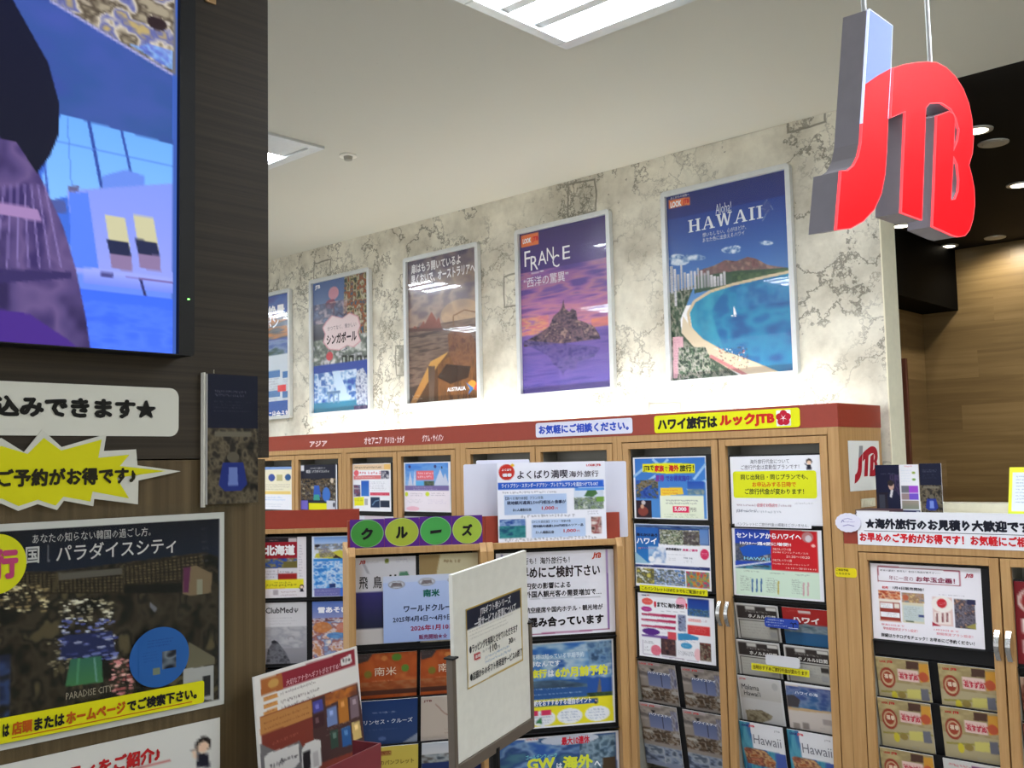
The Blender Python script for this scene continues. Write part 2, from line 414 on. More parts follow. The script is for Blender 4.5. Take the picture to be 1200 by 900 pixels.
def glyphs(txt, bold):
    k = (txt, bold)
    if k not in _glyph:
        c = bpy.data.curves.new('lettering', 'FONT'); c.body = txt; c.resolution_u = 2 if len(txt) < 12 else 1; c.fill_mode = 'FRONT'; c.offset = 0
        o = bpy.data.objects.new('lettering', c); me = o.to_mesh()
        v = np.array([q.co[:2] for q in me.vertices]); f = [tuple(p.vertices) for p in me.polygons]
        o.to_mesh_clear(); bpy.data.objects.remove(o); bpy.data.curves.remove(c)
        if bold:                                 # heavier strokes: the same letters struck again, slightly shifted
            V = []; F = []; v = np.hstack([v, np.zeros((len(v), 1))])
            for j, (dx, dy) in enumerate( ((-bold, 0), (bold, 0), (0, bold), (0, -bold), (bold * .7, bold * .7), (-bold * .7, -bold * .7), (bold * .7, -bold * .7), (-bold * .7, bold * .7))):
                b = sum(len(q) for q in V); V.append(v + (dx, dy, -.00005 * j)); F += [tuple(i + b for i in t) for t in f]
            v = np.vstack(V); f = F
        if v.shape[1] == 2: v = np.hstack([v, np.zeros((len(v), 1))])
        lo, hi = v.min(0), v.max(0); dp = v[:, 2:]; _glyph[k] = (np.hstack([((v - lo) / np.maximum(hi - lo, 1e-6))[:, :2], dp]), f)
    return _glyph[k]
class PM:
    """printed mesh: geometry with a colour per face corner ('ink')"""
    def __init__(s): s.v = []; s.f = []; s.c = []; s.nv = 0
    def add(s, v, f, c):
        v = np.asarray(v, float); s.v.append(v); s.f += [tuple(i + s.nv for i in t) for t in f]; s.nv += len(v)
        nc = sum(len(t) for t in f); c = np.asarray(c, float)
        s.c.append(np.broadcast_to(c, (nc, 3)) if c.ndim == 1 else c[[i for t in f for i in t]]); return s
    def box(s, x0, x1, y0, y1, z0, z1, c=(232, 232, 232)):
        b = MB().box(x0, x1, y0, y1, z0, z1); return s.add(b.v, b.f, lin(c))
    def slab(s, loops, y0, y1, c):
        b = MB().prism(loops, y0, y1); return s.add(b.v, b.f, lin(c))
    def poly(s, pts, y, c): return s.slab([pts], y, y + .0001, c)
    def pic(s, x0, z0, x1, z1, y, cv):
        a = cv.out() if isinstance(cv, Cv) else cv; ny, nx = a.shape[:2]
        X, Z = np.meshgrid(np.linspace(x0, x1, nx), np.linspace(z1, z0, ny))
        v = np.stack([X.ravel(), np.full(nx * ny, y), Z.ravel()], 1)
        i = (np.arange(ny - 1)[:, None] * nx + np.arange(nx - 1)[None]).ravel()
        return s.add(v, np.stack([i, i + nx, i + nx + 1, i + 1], 1).tolist(), a.reshape(-1, 3))
    def text(s, txt, x0, z0, x1, z1, y, c, bold=0, shear=0.0):
        g, f = glyphs(txt, bold)
        X = x0 + (x1 - x0) * g[:, 0] + shear * (z1 - z0) * g[:, 1]; Z = z0 + (z1 - z0) * g[:, 1]
        return s.add(np.stack([X, y + g[:, 2], Z], 1), f, lin(c))
    def mesh(s, name, mats):
        me = bpy.data.meshes.new(name); me.from_pydata(np.vstack(s.v).tolist(), [], s.f)
        at = me.color_attributes.new('ink', 'FLOAT_COLOR', 'CORNER')
        c = np.concatenate(s.c); at.data.foreach_set('color', np.hstack([c, np.ones((len(c), 1))]).astype(np.float32).ravel())
        me.materials.append(mats); me.update(); return me
    def build(s, name, mat, parent=None, loc=(0, 0, 0), rz=0.0, rx=0.0): return link(name, s.mesh(name, mat), parent, tuple(loc), rz, rx)
LAY = .0006
def sheet(wd, h, cv=None, texts=(), t=.0012, extra=None, logos=(), m=None, back=(228, 228, 228)):
    """a printed sheet: bottom centre at the origin, facing -Y; texts: (string, x0,y0,x1,y1,colour[,bold]) in the canvas's picture units"""
    pm = PM(); pm.box(-wd / 2, wd / 2, -t, 0, 0, h, back)
    if cv is not None: pm.pic(-wd / 2, 0, wd / 2, h, -t - LAY * .5, cv)
    f = m or (cv.m if cv is not None else ID)
    def bx(x0, y0, x1, y1):
        (u0, v0), (u1, v1) = f(x0, y0), f(x1, y1); v1 = max(v1, v0 + .012); return (u0 - .5) * wd, (1 - v1) * h, (u1 - .5) * wd, (1 - v0) * h
    for q in texts:
        a = bx(*q[1:5]); pm.text(q[0], *a, -t - LAY * 1.6, q[5], q[6] if len(q) > 6 else 0)
    for q in logos: logo(pm, *bx(*q[:4]), -t - LAY * 1.6, *(q[4:] or ()))
    if extra: extra(pm, -t - LAY * 1.2, bx)
    return pm

# the agency's three-letter mark, traced once in the plane of the hanging sign
SX = -0.845
def _tr(pts, oy): return [tuple(onX(940 + x * .18333, oy + y * .18333, SX)[1:]) for x, y in pts]
_A, _B = 0, 130
J_TIP = _tr([(430, 58), (577, 165), (567, 437), (480, 485), (402, 540)], _A)
J_RED = _tr([(402, 540), (480, 485), (567, 437), (548, 760)], _A) + _tr([(544, 150), (540, 250), (530, 400), (505, 530), (460, 630), (390, 705), (310, 750), (220, 760), (250, 383), (290, 383), (330, 350), (360, 290), (378, 200), (384, 80)], _B)
TB = _tr([(583, 435), (650, 412), (720, 400), (800, 395), (860, 400), (920, 432), (980, 490), (1030, 570), (1065, 660), (1085, 760), (1092, 860)], _A) + \
    _tr([(1095, 170), (1088, 270), (1065, 345), (1085, 420), (1100, 500), (1103, 600), (1092, 690), (1070, 760), (1040, 798), (1000, 805), (960, 795), (835, 738)], _B) + \
    _tr([(862, 742), (905, 725), (938, 712), (966, 728), (976, 760)], _A) + _tr([(968, 255), (995, 190), (1005, 120)], _B) + \
    _tr([(1000, 820), (985, 755), (952, 697), (890, 657), (815, 660), (790, 690)], _A) + _tr([(765, 697), (635, 650)], _B) + _tr([(660, 712), (567, 752)], _A)
TB_HOLE = _tr([(967, 290), (992, 340), (1003, 440), (998, 515), (978, 565), (951, 571), (958, 440)], _B)
_all = np.array(J_TIP + J_RED + TB); _lo, _hi = _all.min(0), _all.max(0)
def _nrm(p): return [((a - _lo[0]) / (_hi[0] - _lo[0]), (b - _lo[1]) / (_hi[1] - _lo[1])) for a, b in p]
LOGO = [(_nrm(J_TIP),), (_nrm(J_RED),), (_nrm(TB), _nrm(TB_HOLE))]
def logo(pm, x0, z0, x1, z1, y, c=(190, 40, 45), tip=None):
    for i, lps in enumerate(LOGO):
        pm.slab([[(x0 + (x1 - x0) * a, z0 + (z1 - z0) * b) for a, b in lp] for lp in lps], y, y + .0001, (tip or c) if i == 0 else c)

# ================================================================ the room
CZ = 3.112                 # ceiling height
WY = 4.435                 # map wall
FY = 4.0                   # cabinet fronts
PX = -1.45                 # face of the dark pillar on the left
LIGHTS = [(-2.42, 2.96), (-4.68, 3.03), (-6.98, 3.0), (-9.2, 3.0), (-.17, 2.96), (-2.4, .72), (-4.57, .72), (-6.7, .72), (-8.8, .72), (2.08, 2.96), (-.17, 4.1), (1.4, 4.1)]   # left end / far edge of each ceiling light; last two are added fill for the notice board
LW, LD = .60, 0.59
def light_rect(i):
    x, y = LIGHTS[i]
    return (x, x + LW, y - LD, y)
RECTS = [light_rect(i) for i in range(len(LIGHTS))]
xs = sorted({-10.0, 3.0} | {v for r_ in RECTS for v in r_[:2]}); ys = sorted({-3.0, WY} | {v for r_ in RECTS for v in r_[2:]})
mb = MB()
for xa, xb in zip(xs, xs[1:]):
    for ya, yb in zip(ys, ys[1:]):
        cx, cy = (xa + xb) / 2, (ya + yb) / 2
        if not any(r_[0] < cx < r_[1] and r_[2] < cy < r_[3] for r_ in RECTS):
            mb.face([(xa, ya, CZ), (xa, yb, CZ), (xb, yb, CZ), (xb, ya, CZ)])
mb.box(-10, 3, -3, WY, CZ + .12, CZ + .16)
structure(mb.build('ceiling', M['ceiling']))
structure(MB().box(-3.3, 3.0, WY, 8.4, CZ, CZ + .1).build('ceiling_back_room', M['black_ceiling']))
structure(MB().box(-10.2, 3.2, -3.2, 8.4, -.1, 0).build('floor', M['floor']))
structure(MB().box(-10.0, -1.846, WY, 4.58, 0, CZ).build('wall_back', M['wallpaper']))
structure(MB().box(-1.8455, -1.838, WY - .004, 4.586, 0, CZ).build('trim_1', M['cream'], bevel=.002))
structure(MB().box(-10.2, -10.0, -3, 4.58, 0, CZ).build('wall_left', M['cream']))
structure(MB().box(3.0, 3.2, -3, 8.4, 0, CZ).build('wall_right', M['cream']))
zs = onY(1150, 590, 4.44)[2]
structure(MB().box(-1.837, 3.0, 4.44, 4.58, 0, zs).build('wall_sill', M['cream'], bevel=.003))
structure(MB().box(-3.2, 3.0, 8.19, 8.3, 0, CZ).build('wall_room_back', M['wall_wood']))
structure(MB().box(-3.2, -3.094, 4.585, 8.19, 0, CZ).build('wall_room_left', M['wall_wood']))
structure(MB().box(-3.094, -2.814, 4.7, 8.189, 2.632, CZ - .001).build('ceiling_bulkhead', M['black_gloss']))
# the dark clad pillar
zg = onX(260, 537, PX)[2]
structure(MB().box(PX - .4, PX, -2.2, .966, zg, CZ).build('wall_pillar', M['dark_wood']))
structure(MB().box(PX - .4, PX - .002, -2.2, .960, 0, zg - .002).build('wall_pillar_base', M['dark_wood_low']))
q0, q1 = onY(1058.5, 480, 4.66), onY(1066, 480, 4.66)
o = MB().box(q0[0] - .06, q1[0], 4.645, 4.665, 0, onY(1062, 420, 4.66)[2]).build('wooden_panel', M['red_brown'], bevel=.002)
tag(o, 'narrow red-brown wooden panel standing just behind the cream end of the map wall', 'panel')

# ceiling lights
for i, (x0, x1, y0, y1) in enumerate(RECTS):
    lab = ['white louvred ceiling light at the top edge of the picture, right of the middle', 'louvred ceiling light half hidden behind the dark pillar', 'third louvred ceiling light along the map wall, behind the dark pillar',
           'fourth louvred ceiling light along the map wall, behind the dark pillar', 'louvred ceiling light in front of the counter, above the frame', 'louvred ceiling light over the aisle, above the frame', 'louvred ceiling light reflected low in the beach poster',
           'louvred ceiling light reflected low in the purple island poster', 'louvred ceiling light reflected low in the sepia poster', 'louvred ceiling light over the walkway right of the counter', 'added fill light, louvred, straight above the counter end', 'added fill light, louvred, straight above the far part of the counter'][i]
    t = thing('ceiling_light', lab, 'ceiling light', ((x0 + x1) / 2, (y0 + y1) / 2, CZ), 0, 'recessed lights in the white ceiling')
    a, b = (x1 - x0) / 2, (y1 - y0) / 2
    mb = MB()
    for xa, xb, ya, yb in ((-a - .012, a + .012, -b - .012, -b + .047), (-a - .012, a + .012, b - .047, b + .012), (-a - .012, -a + .034, -b + .047, b - .047), (a - .034, a + .012, -b + .047, b - .047)):
        mb.box(xa, xb, ya, yb, -.014, .004)
    if i == 1: mb.box(a - .26, a - .034, -b + .047, b - .047, -.004, .004)
    mb.build('frame', M['alu'], t, bevel=.002)
    mb = MB().box(-a + .002, a - .002, -b + .002, b - .002, .085, .09)
    for xa, xb, ya, yb in ((-a + .001, -a + .004, -b, b), (a - .004, a - .001, -b, b), (-a, a, -b + .001, -b + .004), (-a, a, b - .004, b - .001)): mb.box(xa, xb, ya, yb, .004, .085)
    mb.build('housing', M['white_plastic'], t)
    xe = a - .27 if i == 1 else a - .035
    for k in (-1, 0, 1):
        MB().box(-a + .035, xe, k * .18 - .066, k * .18 + .066, .006, .01).build('lamp', M['lamp'], t)
    for k in (-1, 1):
        yk = k * .09
        MB().box(-a + .034, xe + .001, yk - .0235, yk + .0235, -.001, .008).build('louvre', M['alu'], t)
P = onZ(408, 182, CZ)
t = thing('smoke_detector', 'small round sensor on the white ceiling left of the middle', 'detector', P)
MB().lathe([(.045, -.008), (.045, 0)], (0, 0, 0)).build('base', M['white_plastic'], t, smooth=False)
MB().lathe([(.006, -.03), (.02, -.027), (.024, -.008)], (0, 0, 0)).build('sensor', M['grey_pan'], t)

# downlights in the black ceiling behind the wall
for (px, py), lab in zip(((1145, 152), (1164, 167), (1195, 216), (1166, 278), (1111, 288), (1056, 264)),
                         ('bright round downlight just right of the red letters, in the black ceiling', 'unlit round downlight next to the one beside the red letters', 'round downlight at the right edge of the picture, in the black ceiling',
                          'round downlight low at the right, in front of the lit timber wall', 'round downlight just below the red letters, in front of the dark bulkhead', 'round downlight beside the top of the cream wall end')):
    P = onZ(px, py, CZ); t = thing('downlight', lab, 'downlight', (P[0], P[1], CZ), 0, 'downlights in the black ceiling')
    mb = MB(); n = 28; k = len(mb.v)
    ring = [(.075, 0), (.075, -.006), (.052, -.008), (.052, .0)]
    mb.lathe([(.076, -.001), (.074, -.007), (.054, -.008), (.05, -.0045)], (0, 0, 0), 28); mb.build('ring', M['alu'], t, smooth=False)
    MB().lathe([(.05, -.0095), (.05, -.0075)], (0, 0, 0), 28).build('lamp', M['downlight'] if (px, py) not in ((1164, 167), (1166, 278)) else M['alu'], t)
def spot(x, y, z, tx, ty, tz, e, ang, col=(1, .9, .74), r=.04):
    L = bpy.data.lights.new('downlight_beam', 'SPOT'); L.energy = e; L.spot_size = math.radians(ang); L.spot_blend = .6; L.color = col; L.shadow_soft_size = r
    o = bpy.data.objects.new('downlight_beam', L); COL.objects.link(o); o.location = (x, y, z)
    o.rotation_euler = (Vector((tx, ty, tz)) - Vector((x, y, z))).to_track_quat('-Z', 'Y').to_euler()
spot(-2.42, 7.86, 3.095, -2.36, 8.1, 2.2, 20, 150)
spot(-1.3, 7.2, 3.08, -1.3, 7.9, 0, 40, 120)
spot(-2.6, 6.6, 3.08, -2.8, 7.6, 0, 20, 120)

# ================================================================ cabinets along the map wall
DZ0, DZ1 = .012, 1.594
def flat_tiers(*rows): return rows
def clear_rows(rows):                                   # a brochure's top stays just below the holder above it
    out = list(rows)
    for i in range(1, len(out)):
        if out[i][0] == 'B' and out[i - 1][0] == 'P': out[i] = ('B', min(out[i][1], out[i - 1][2] - .0145))
    return out
def rack_boards(mb, x0, x1, tiers, y=.0225):
    for n, (k, *z) in enumerate(tiers):
        if k == 'P': 
            nx = tiers[n + 1][1] + .008 if n + 1 < len(tiers) and tiers[n + 1][0] == 'B' else 9
            if nx < z[1] - .012: mb.box(x0 + .002, x1 - .002, y + .001, y + .006, nx, z[1] - .012)                                    # flat holder behind a sheet: z top, z bottom
            mb.box(x0 + .002, x1 - .002, y, y + .008, z[1] - .012, z[0] + .006); mb.box(x0 + .002, x1 - .002, y - .014, y, z[1] - .012, z[1] - .009)
        else:                                            # leaning pocket behind a row of brochures: z top
            zt = z[0]; s, c = math.sin(PT), math.cos(PT); L = .297
            A = (y + .003, zt + .004); B = (A[0] + L * s, A[1] - L * c); d = (.006 * c, .006 * s)
            mb.hexa([(x0 + .003, B[0], B[1]), (x1 - .003, B[0], B[1]), (x0 + .003, B[0] + d[0], B[1] + d[1]), (x1 - .003, B[0] + d[0], B[1] + d[1]),
                     (x0 + .003, A[0], A[1]), (x1 - .003, A[0], A[1]), (x0 + .003, A[0] + d[0], A[1] + d[1]), (x1 - .003, A[0] + d[0], A[1] + d[1])])
PT = math.radians(9.5)
def handle(door, x, z):
    mb = MB(); n = 10; pts = [(x, -.002 - .024 * math.sin(math.pi * i / n), z - .055 + .11 * i / n) for i in range(n + 1)]
    for i in range(n):
        (xa, ya, za), (xb, yb, zb) = pts[i], pts[i + 1]
        mb.hexa([(xa - .009, ya, za), (xa + .009, ya, za), (xa - .009, ya + .005, za), (xa + .009, ya + .005, za), (xb - .009, yb, zb), (xb + .009, yb, zb), (xb - .009, yb + .005, zb), (xb + .009, yb + .005, zb)])
    mb.build('handle', M['chrome'], door)
def door(parent, x0, x1, z0, z1, tiers, hx=None, hz=1.03):
    mb = MB(); s = .034
    mb.box(x0, x0 + s, 0, .022, z0, z1).box(x1 - s, x1, 0, .022, z0, z1).box(x0 + s, x1 - s, 0, .022, z1 - .03, z1).box(x0 + s, x1 - s, 0, .022, z0, z0 + .03)
    d = mb.build('door', M['oak'], parent, bevel=.0015)
    a, b, e, f = x0 + s, x1 - s, z0 + .03, z1 - .03
    mb = MB().box(a, b, .135, .14, e, f).box(a - .004, a, .022, .14, e, f).box(b, b + .004, .022, .14, e, f).box(a, b, .022, .14, f, f + .004).box(a, b, .022, .14, e - .004, e)
    mb.build('recess', M['grey_pan'], d)
    mb = MB(); rack_boards(mb, a, b, tiers); mb.build('brochure_rack', M['black'], d, bevel=.001)
    if hx is not None: handle(d, hx, hz)
    return d
def cabinet(name, lab, x0, x1, doors, z1=1.629, dtop=DZ1, hz=1.03, group=None, cat='cabinet', back=.42, body_extra=None):
    xc = (x0 + x1) / 2
    t = thing(name, lab, cat, (xc, FY, 0), 0, group)
    mb = MB(); g = .004
    mb.box(x0 - xc, doors[0][0] - xc - g, 0, .022, 0, z1).box(doors[-1][1] - xc + g, x1 - xc, 0, .022, 0, z1)
    mb.box(doors[0][0] - xc - g, doors[-1][1] - xc + g, 0, .022, dtop + g, z1).box(doors[0][0] - xc - g, doors[-1][1] - xc + g, .004, .022, 0, DZ0 - g)
    mb.box(x0 - xc, x0 - xc + .02, .022, back, 0, z1).box(x1 - xc - .02, x1 - xc, .022, back, 0, z1).box(x0 - xc + .02, x1 - xc - .02, .022, back, z1 - .02, z1)
    mb.box(x0 - xc + .02, x1 - xc - .02, back - .01, back, 0, z1 - .02).box(x0 - xc + .02, x1 - xc - .02, .15, back - .01, .08, .1)
    mb.build('body', M['oak'], t, bevel=.0015)
    for k, (a, b, tiers) in enumerate(doors):
        door(t, a - xc, b - xc, DZ0, dtop, tiers, (b - xc - .017) if k == 0 else (a - xc + .017), hz)
    return t
def zz(px, py, Y=4.0213): return float(onY(px, py, Y)[2])
# (z top, z bottom) of each sheet, z top of each brochure row
A1 = clear_rows([('P', zz(784, 535), zz(786, 606.5)), ('P', zz(787, 615), zz(790, 689)), ('P', zz(793, 697), zz(794, 774)), ('B', zz(770, 777)), ('B', zz(772, 826))])
A2 = clear_rows([('P', zz(906, 534), zz(912, 613)), ('P', zz(910, 619.5), zz(914, 701)), ('B', zz(884, 708)), ('B', zz(886, 751.5)), ('B', zz(888, 794)), ('B', zz(892, 848.5))])
C1 = [('P', zz(435, 543.5), zz(436, 600)), ('P', zz(435, 604), zz(436, 604) - .29)]
C2 = [('P', zz(500, 541.5), zz(502, 601.5)), ('P', zz(500, 605), zz(500, 605) - .29)]
D1 = [('P', zz(328, 547), zz(328, 547) - .29)]
D2 = [('P', zz(373, 545), zz(373, 545) - .29)]
B1 = [('P', 1.5, 1.2)]; B2 = [('P', 1.5, 1.2)]
AX = [(-2.989, -2.457), (-2.451, -1.933)]; BX = [(-4.073, -3.560), (-3.554, -3.052)]; CX = [(-5.147, -4.666), (-4.660, -4.163)]; DX = [(-6.18, -5.705), (-5.699, -5.199)]
GC = 'oak display cabinets below the map wall'
cabinet('display_cabinet', 'oak two-door brochure cabinet at the right end of the run, under the yellow sign', -3.02, -1.880, [AX[0] + (A1,), AX[1] + (A2,)], group=GC, hz=zz(847, 719, 4.0))
cabinet('display_cabinet', 'oak two-door brochure cabinet behind the white boards, under the small blue-lettered sign', -4.118, -3.021, [BX[0] + (B1,), BX[1] + (B2,)], group=GC)
cabinet('display_cabinet', 'oak two-door brochure cabinet behind the purple and green discs', -5.173, -4.119, [CX[0] + (C1,), CX[1] + (C2,)], group=GC)
cabinet('display_cabinet', 'oak two-door brochure cabinet at the left, partly behind the dark pillar', -6.23, -5.174, [DX[0] + (D1,), DX[1] + (D2,)], group=GC)
# red fascia above the cabinets, with the hidden tubes that wash the wall
t = thing('fascia_board', 'long red board along the top of the oak cabinets with white region names', 'fascia', (-4.05, FY, 1.6295))
mb = MB().box(-2.19, 2.171, 0, .018, 0, .099).box(2.153, 2.171, .018, .425, 0, .099).box(-2.19, -2.172, .018, .425, 0, .099)
mb.build('board', M['red'], t, bevel=.001)
for s, x0, y0, x1, y1 in (('アジア', 363, 516, 383.5, 524), ('オセアニア', 427, 511.5, 448, 521), ('アメリカ・カナダ', 451, 510.5, 474, 520), ('グアム・サイパン', 495, 508.5, 519.5, 518)):
    pm = PM(); a, b = onY(x0, y1, FY), onY(x1, y0, FY); pm.text(s, a[0] + 4.05, a[2] - 1.6295, b[0] + 4.05, b[2] - 1.6295, -.0008, (250, 225, 225), .03); pm.build('lettering', M['ink'], t)
for i in range(4):
    xa = -6.05 + i * 1.0
    o = thing('fluorescent_tube', ('tube light hidden behind the red board, %s' % ('far left', 'left of the middle', 'right of the middle', 'nearest the right end')[i]), 'tube light', (xa + .48, FY + .25, 1.6295), 0, 'tubes behind the red board')
    MB().box(-.47, .47, -.02, .02, 0, .025).build('batten', M['white_plastic'], o)
    MB().tube((-.46, 0, .042), (.46, 0, .042), .013).build('tube', M['cove'], o)

# counter to the right: same front, lower
CT = 1.151
t1 = zz(1087, 660) ; K1 = clear_rows([('P', zz(1087, 664.5), zz(1090, 753)), ('B', zz(1056, 772)), ('B', zz(1059.5, 821)), ('B', zz(1061, 880))])
K2 = clear_rows([('P', zz(1194, 681), zz(1194, 681) - .30), ('B', zz(1194, 681) - .345), ('B', zz(1194, 681) - .51)])
KX = [(-1.818, -1.283), (-1.277, -.742)]
zc = 1.118
cabinet('counter_cabinet', 'oak two-door brochure counter under the long white banner', -1.879, -.70, [KX[0] + (K1,), KX[1] + (K2,)], z1=CT, dtop=zc, hz=zz(1175, 757, 4.0))
o = MB().box(-1.8785, -.70, FY + .0005, FY + .018, CT + .0005, 1.258).build('fascia_board', M['red'], bevel=.001)
tag(o, 'low red board along the front of the counter, behind the white banner', 'fascia')
o = MB().box(-1.8785, -.70, FY + .019, WY - .006, CT + .0005, 1.262).build('countertop', M['white_plastic'], bevel=.002)
tag(o, 'white counter top carrying the upright leaflets', 'countertop')

# ================================================================ free-standing brochure racks
ISL = Plane(atd(570, 690, 3.6), 56)
LEFT = Plane(atd(365, 640, 5.05), 46)
def iz(px, py, off=.025): return float(ISL(px, py, off)[1])
def lz(px, py, off=.025): return float(LEFT(px, py, off)[1])
TAN = dict(iz=float(ISL(570, 637.5)[1]))
def island(lab, pl, x0, x1, ztop, zred, tiers, group, redx=(0, 0), left=True):
    xc = (x0 + x1) / 2; P = pl.at(xc)
    t = thing('brochure_rack', lab, 'rack', (P[0], P[1], 0), pl.a, group)
    a, b = x0 - xc, x1 - xc; s = .024; mb = MB(); zp = ztop + .004
    for u, v in ((a, a + s), (b - s, b)):
        mb.hexa([(u, -.012, 0), (v, -.012, 0), (u, .30, 0), (v, .30, 0), (u, -.012, zp - .03), (v, -.012, zp - .03), (u, .30, zp), (v, .30, zp)])
        mb.hexa([(u, -.012, zp - .03), (v, -.012, zp - .03), (u, .012, zp - .03), (v, .012, zp - .03), (u, .006, zp), (v, .006, zp), (u, .012, zp), (v, .012, zp)])
    mb.box(a + s, b - s, 0, .02, ztop - .022, ztop).box(a + s, b - s, .02, .30, ztop - .02, ztop).box(a + s, b - s, .012, .03, 0, .12).box(a + s, b - s, .285, .30, .12, ztop - .02)
    mb.build('carcass', M['oak'], t, bevel=.0015)
    MB().box(a + s, b - s, .14, .15, .12, ztop - .022).build('back_panel', M['black'], t)
    mb = MB(); rack_boards(mb, a + s, b - s, tiers, .026); mb.build('brochure_pockets', M['black'], t, bevel=.001)
    MB().box(a + redx[0], b + redx[1], .02, .036, ztop + .0005, zred).build('header_board', M['red'], t, bevel=.001)
    return xc
ZI, ZR = iz(640, 634.5, 0), iz(574, 605, .02)
I1 = clear_rows([('P', iz(456, 656), iz(456, 656) - .297), ('B', iz(456, 764.5)), ('B', iz(460, 819.5)), ('B', iz(471, 873)), ('B', iz(471, 873) - .15)])
I2 = [('P', iz(718, 642), iz(722, 741)), ('P', iz(718, 748), iz(722, 848)), ('P', iz(724, 857), iz(724, 857) - .318)]
xl, xm, xr = ISL(408, 650)[0], ISL(570, 642)[0], ISL(729, 636)[0]
GI = 'free-standing oak brochure racks in the aisle'
X1 = island('oak brochure rack headed by the four purple cards', ISL, xl, xm - .0005, ZI, ZR, I1, GI)
X2 = island('oak brochure rack just right of the slanting white board, with three wide posters', ISL, xm + .0005, xr, ZI, ZR, I2, GI)
L1 = [('P', lz(335, 629.5), lz(335, 629.5) - .3), ('P', lz(335, 706), lz(335, 706) - .3), ('P', lz(335, 706) - .33, lz(335, 706) - .63)]
xr2 = LEFT(420.5, 600)[0]
X3 = island('oak brochure rack with a plain red header, further back beside the dark pillar', LEFT, xr2 - .50, xr2, lz(360, 619.5, 0), lz(366, 597.5, .02), L1, GI)

# ================================================================ hanging sign
zlo = min(p[1] for p in J_RED); ylo = min(p[0] for p in J_RED)
t = thing('hanging_sign', 'big lit red and white three-letter sign hanging from the ceiling on two rods', 'sign', (SX, ylo, zlo), math.radians(90))
def loc2(lp): return [(a - ylo, b - zlo) for a, b in lp]     # local x runs along +Y, local -y faces +X
def letter(name, loops, faces):
    L = MB().prism([loc2(lp) for lp in loops], .004, .058).build(name, M['alu_grey'], t)
    for nm, lps, mat in faces:
        MB().prism([loc2(lp) for lp in lps], 0, .004).build(nm, [mat], L)
    for pale in (True, False):
      mb = MB(); n0 = 0
      for lp in loops:
        q = loc2(lp)
        for (xa, za), (xb, zb) in zip(q, q[1:] + q[:1]):
            if ((za + zb) / 2 > .335 and len(loops) == 1) != pale: continue
            dx, dz = xb - xa, zb - za; l_ = math.hypot(dx, dz)
            if l_ < 1e-5: continue
            nx, nz = -dz / l_ * .0007, dx / l_ * .0007
            mb.hexa([(xa - nx, -.0008, za - nz), (xb - nx, -.0008, zb - nz), (xa - nx, .005, za - nz), (xb - nx, .005, zb - nz), (xa + nx, -.0008, za + nz), (xb + nx, -.0008, zb + nz), (xa + nx, .005, za + nz), (xb + nx, .005, zb + nz)])
      if mb.v: mb.build('lit_edge', M['sign_edge_pale' if pale else 'sign_edge'], L)
letter('letter', [J_TIP[:4][:0] + J_TIP[:3] + J_RED[3:]], [('face', [J_RED], M['sign_red']), ('tip_face', [J_TIP], M['sign_white'])])
letter('letter', [TB, TB_HOLE], [('face', [TB, TB_HOLE], M['sign_red'])])
for px, py, yo in ((1012.5, 11, .03), (1090, 73, .02)):
    P = onX(px, py, SX - yo)
    MB().tube((P[1] - ylo, yo, P[2] - zlo - .01), (P[1] - ylo, yo, CZ - zlo - .002), .0055).build('rod', M['alu'], t, smooth=False)

# ================================================================ white notice board on its stand, card display in front
BYAW, BT, BR = math.radians(103.696), math.radians(-2.015), math.radians(4.299)
BP = (-1.997, 2.059, .748); BWD, BH = .401, .49
Rb = Matrix.Rotation(BYAW, 4, 'Z') @ Matrix.Rotation(-BT, 4, 'X') @ Matrix.Rotation(-BR, 4, 'Y')
t = thing('notice_stand', 'slanting white notice board held in a grey-brown floor stand in the aisle', 'notice stand', (BP[0], BP[1], 0), BYAW)
def board_part(mb, name, mat, bevel=0):
    o = mb.build(name, mat, t, bevel=bevel); o.matrix_local = Matrix.Translation((0, 0, BP[2])) @ Matrix.Rotation(-BT, 4, 'X') @ Matrix.Rotation(-BR, 4, 'Y'); return o
board_part(MB().box(-BWD / 2, BWD / 2, 0, .012, 0, BH), 'board', M['white_plastic'], .001)
h2 = .275
mb = MB().box(-BWD / 2 - .017, -BWD / 2 - .0005, -.005, .016, -.032, h2).box(BWD / 2 + .0005, BWD / 2 + .014, -.005, .016, -.032, h2).box(-BWD / 2 - .0005, BWD / 2 + .0005, -.005, .016, -.032, -.0005)
board_part(mb, 'channel', M['bronze'], .002)
for s in (-1, 1):
    board_part(MB().box(s * (BWD / 2 + .008) - .014, s * (BWD / 2 + .008) + .014, -.009, .02, h2, h2 + .005), 'cap', M['black'], .001)
MB().tube((0, .008, .02), (0, .008, BP[2] - .02), .016).build('post', M['black'], t)
MB().lathe([(.16, 0), (.16, .012), (.03, .022)], (0, .008, 0), 36).build('base', M['black'], t)
DYAW, DT = math.radians(107.735), math.radians(4.757)
DP = np.array((-1.427, 1.058, .772)); DW, DH = .287, .406

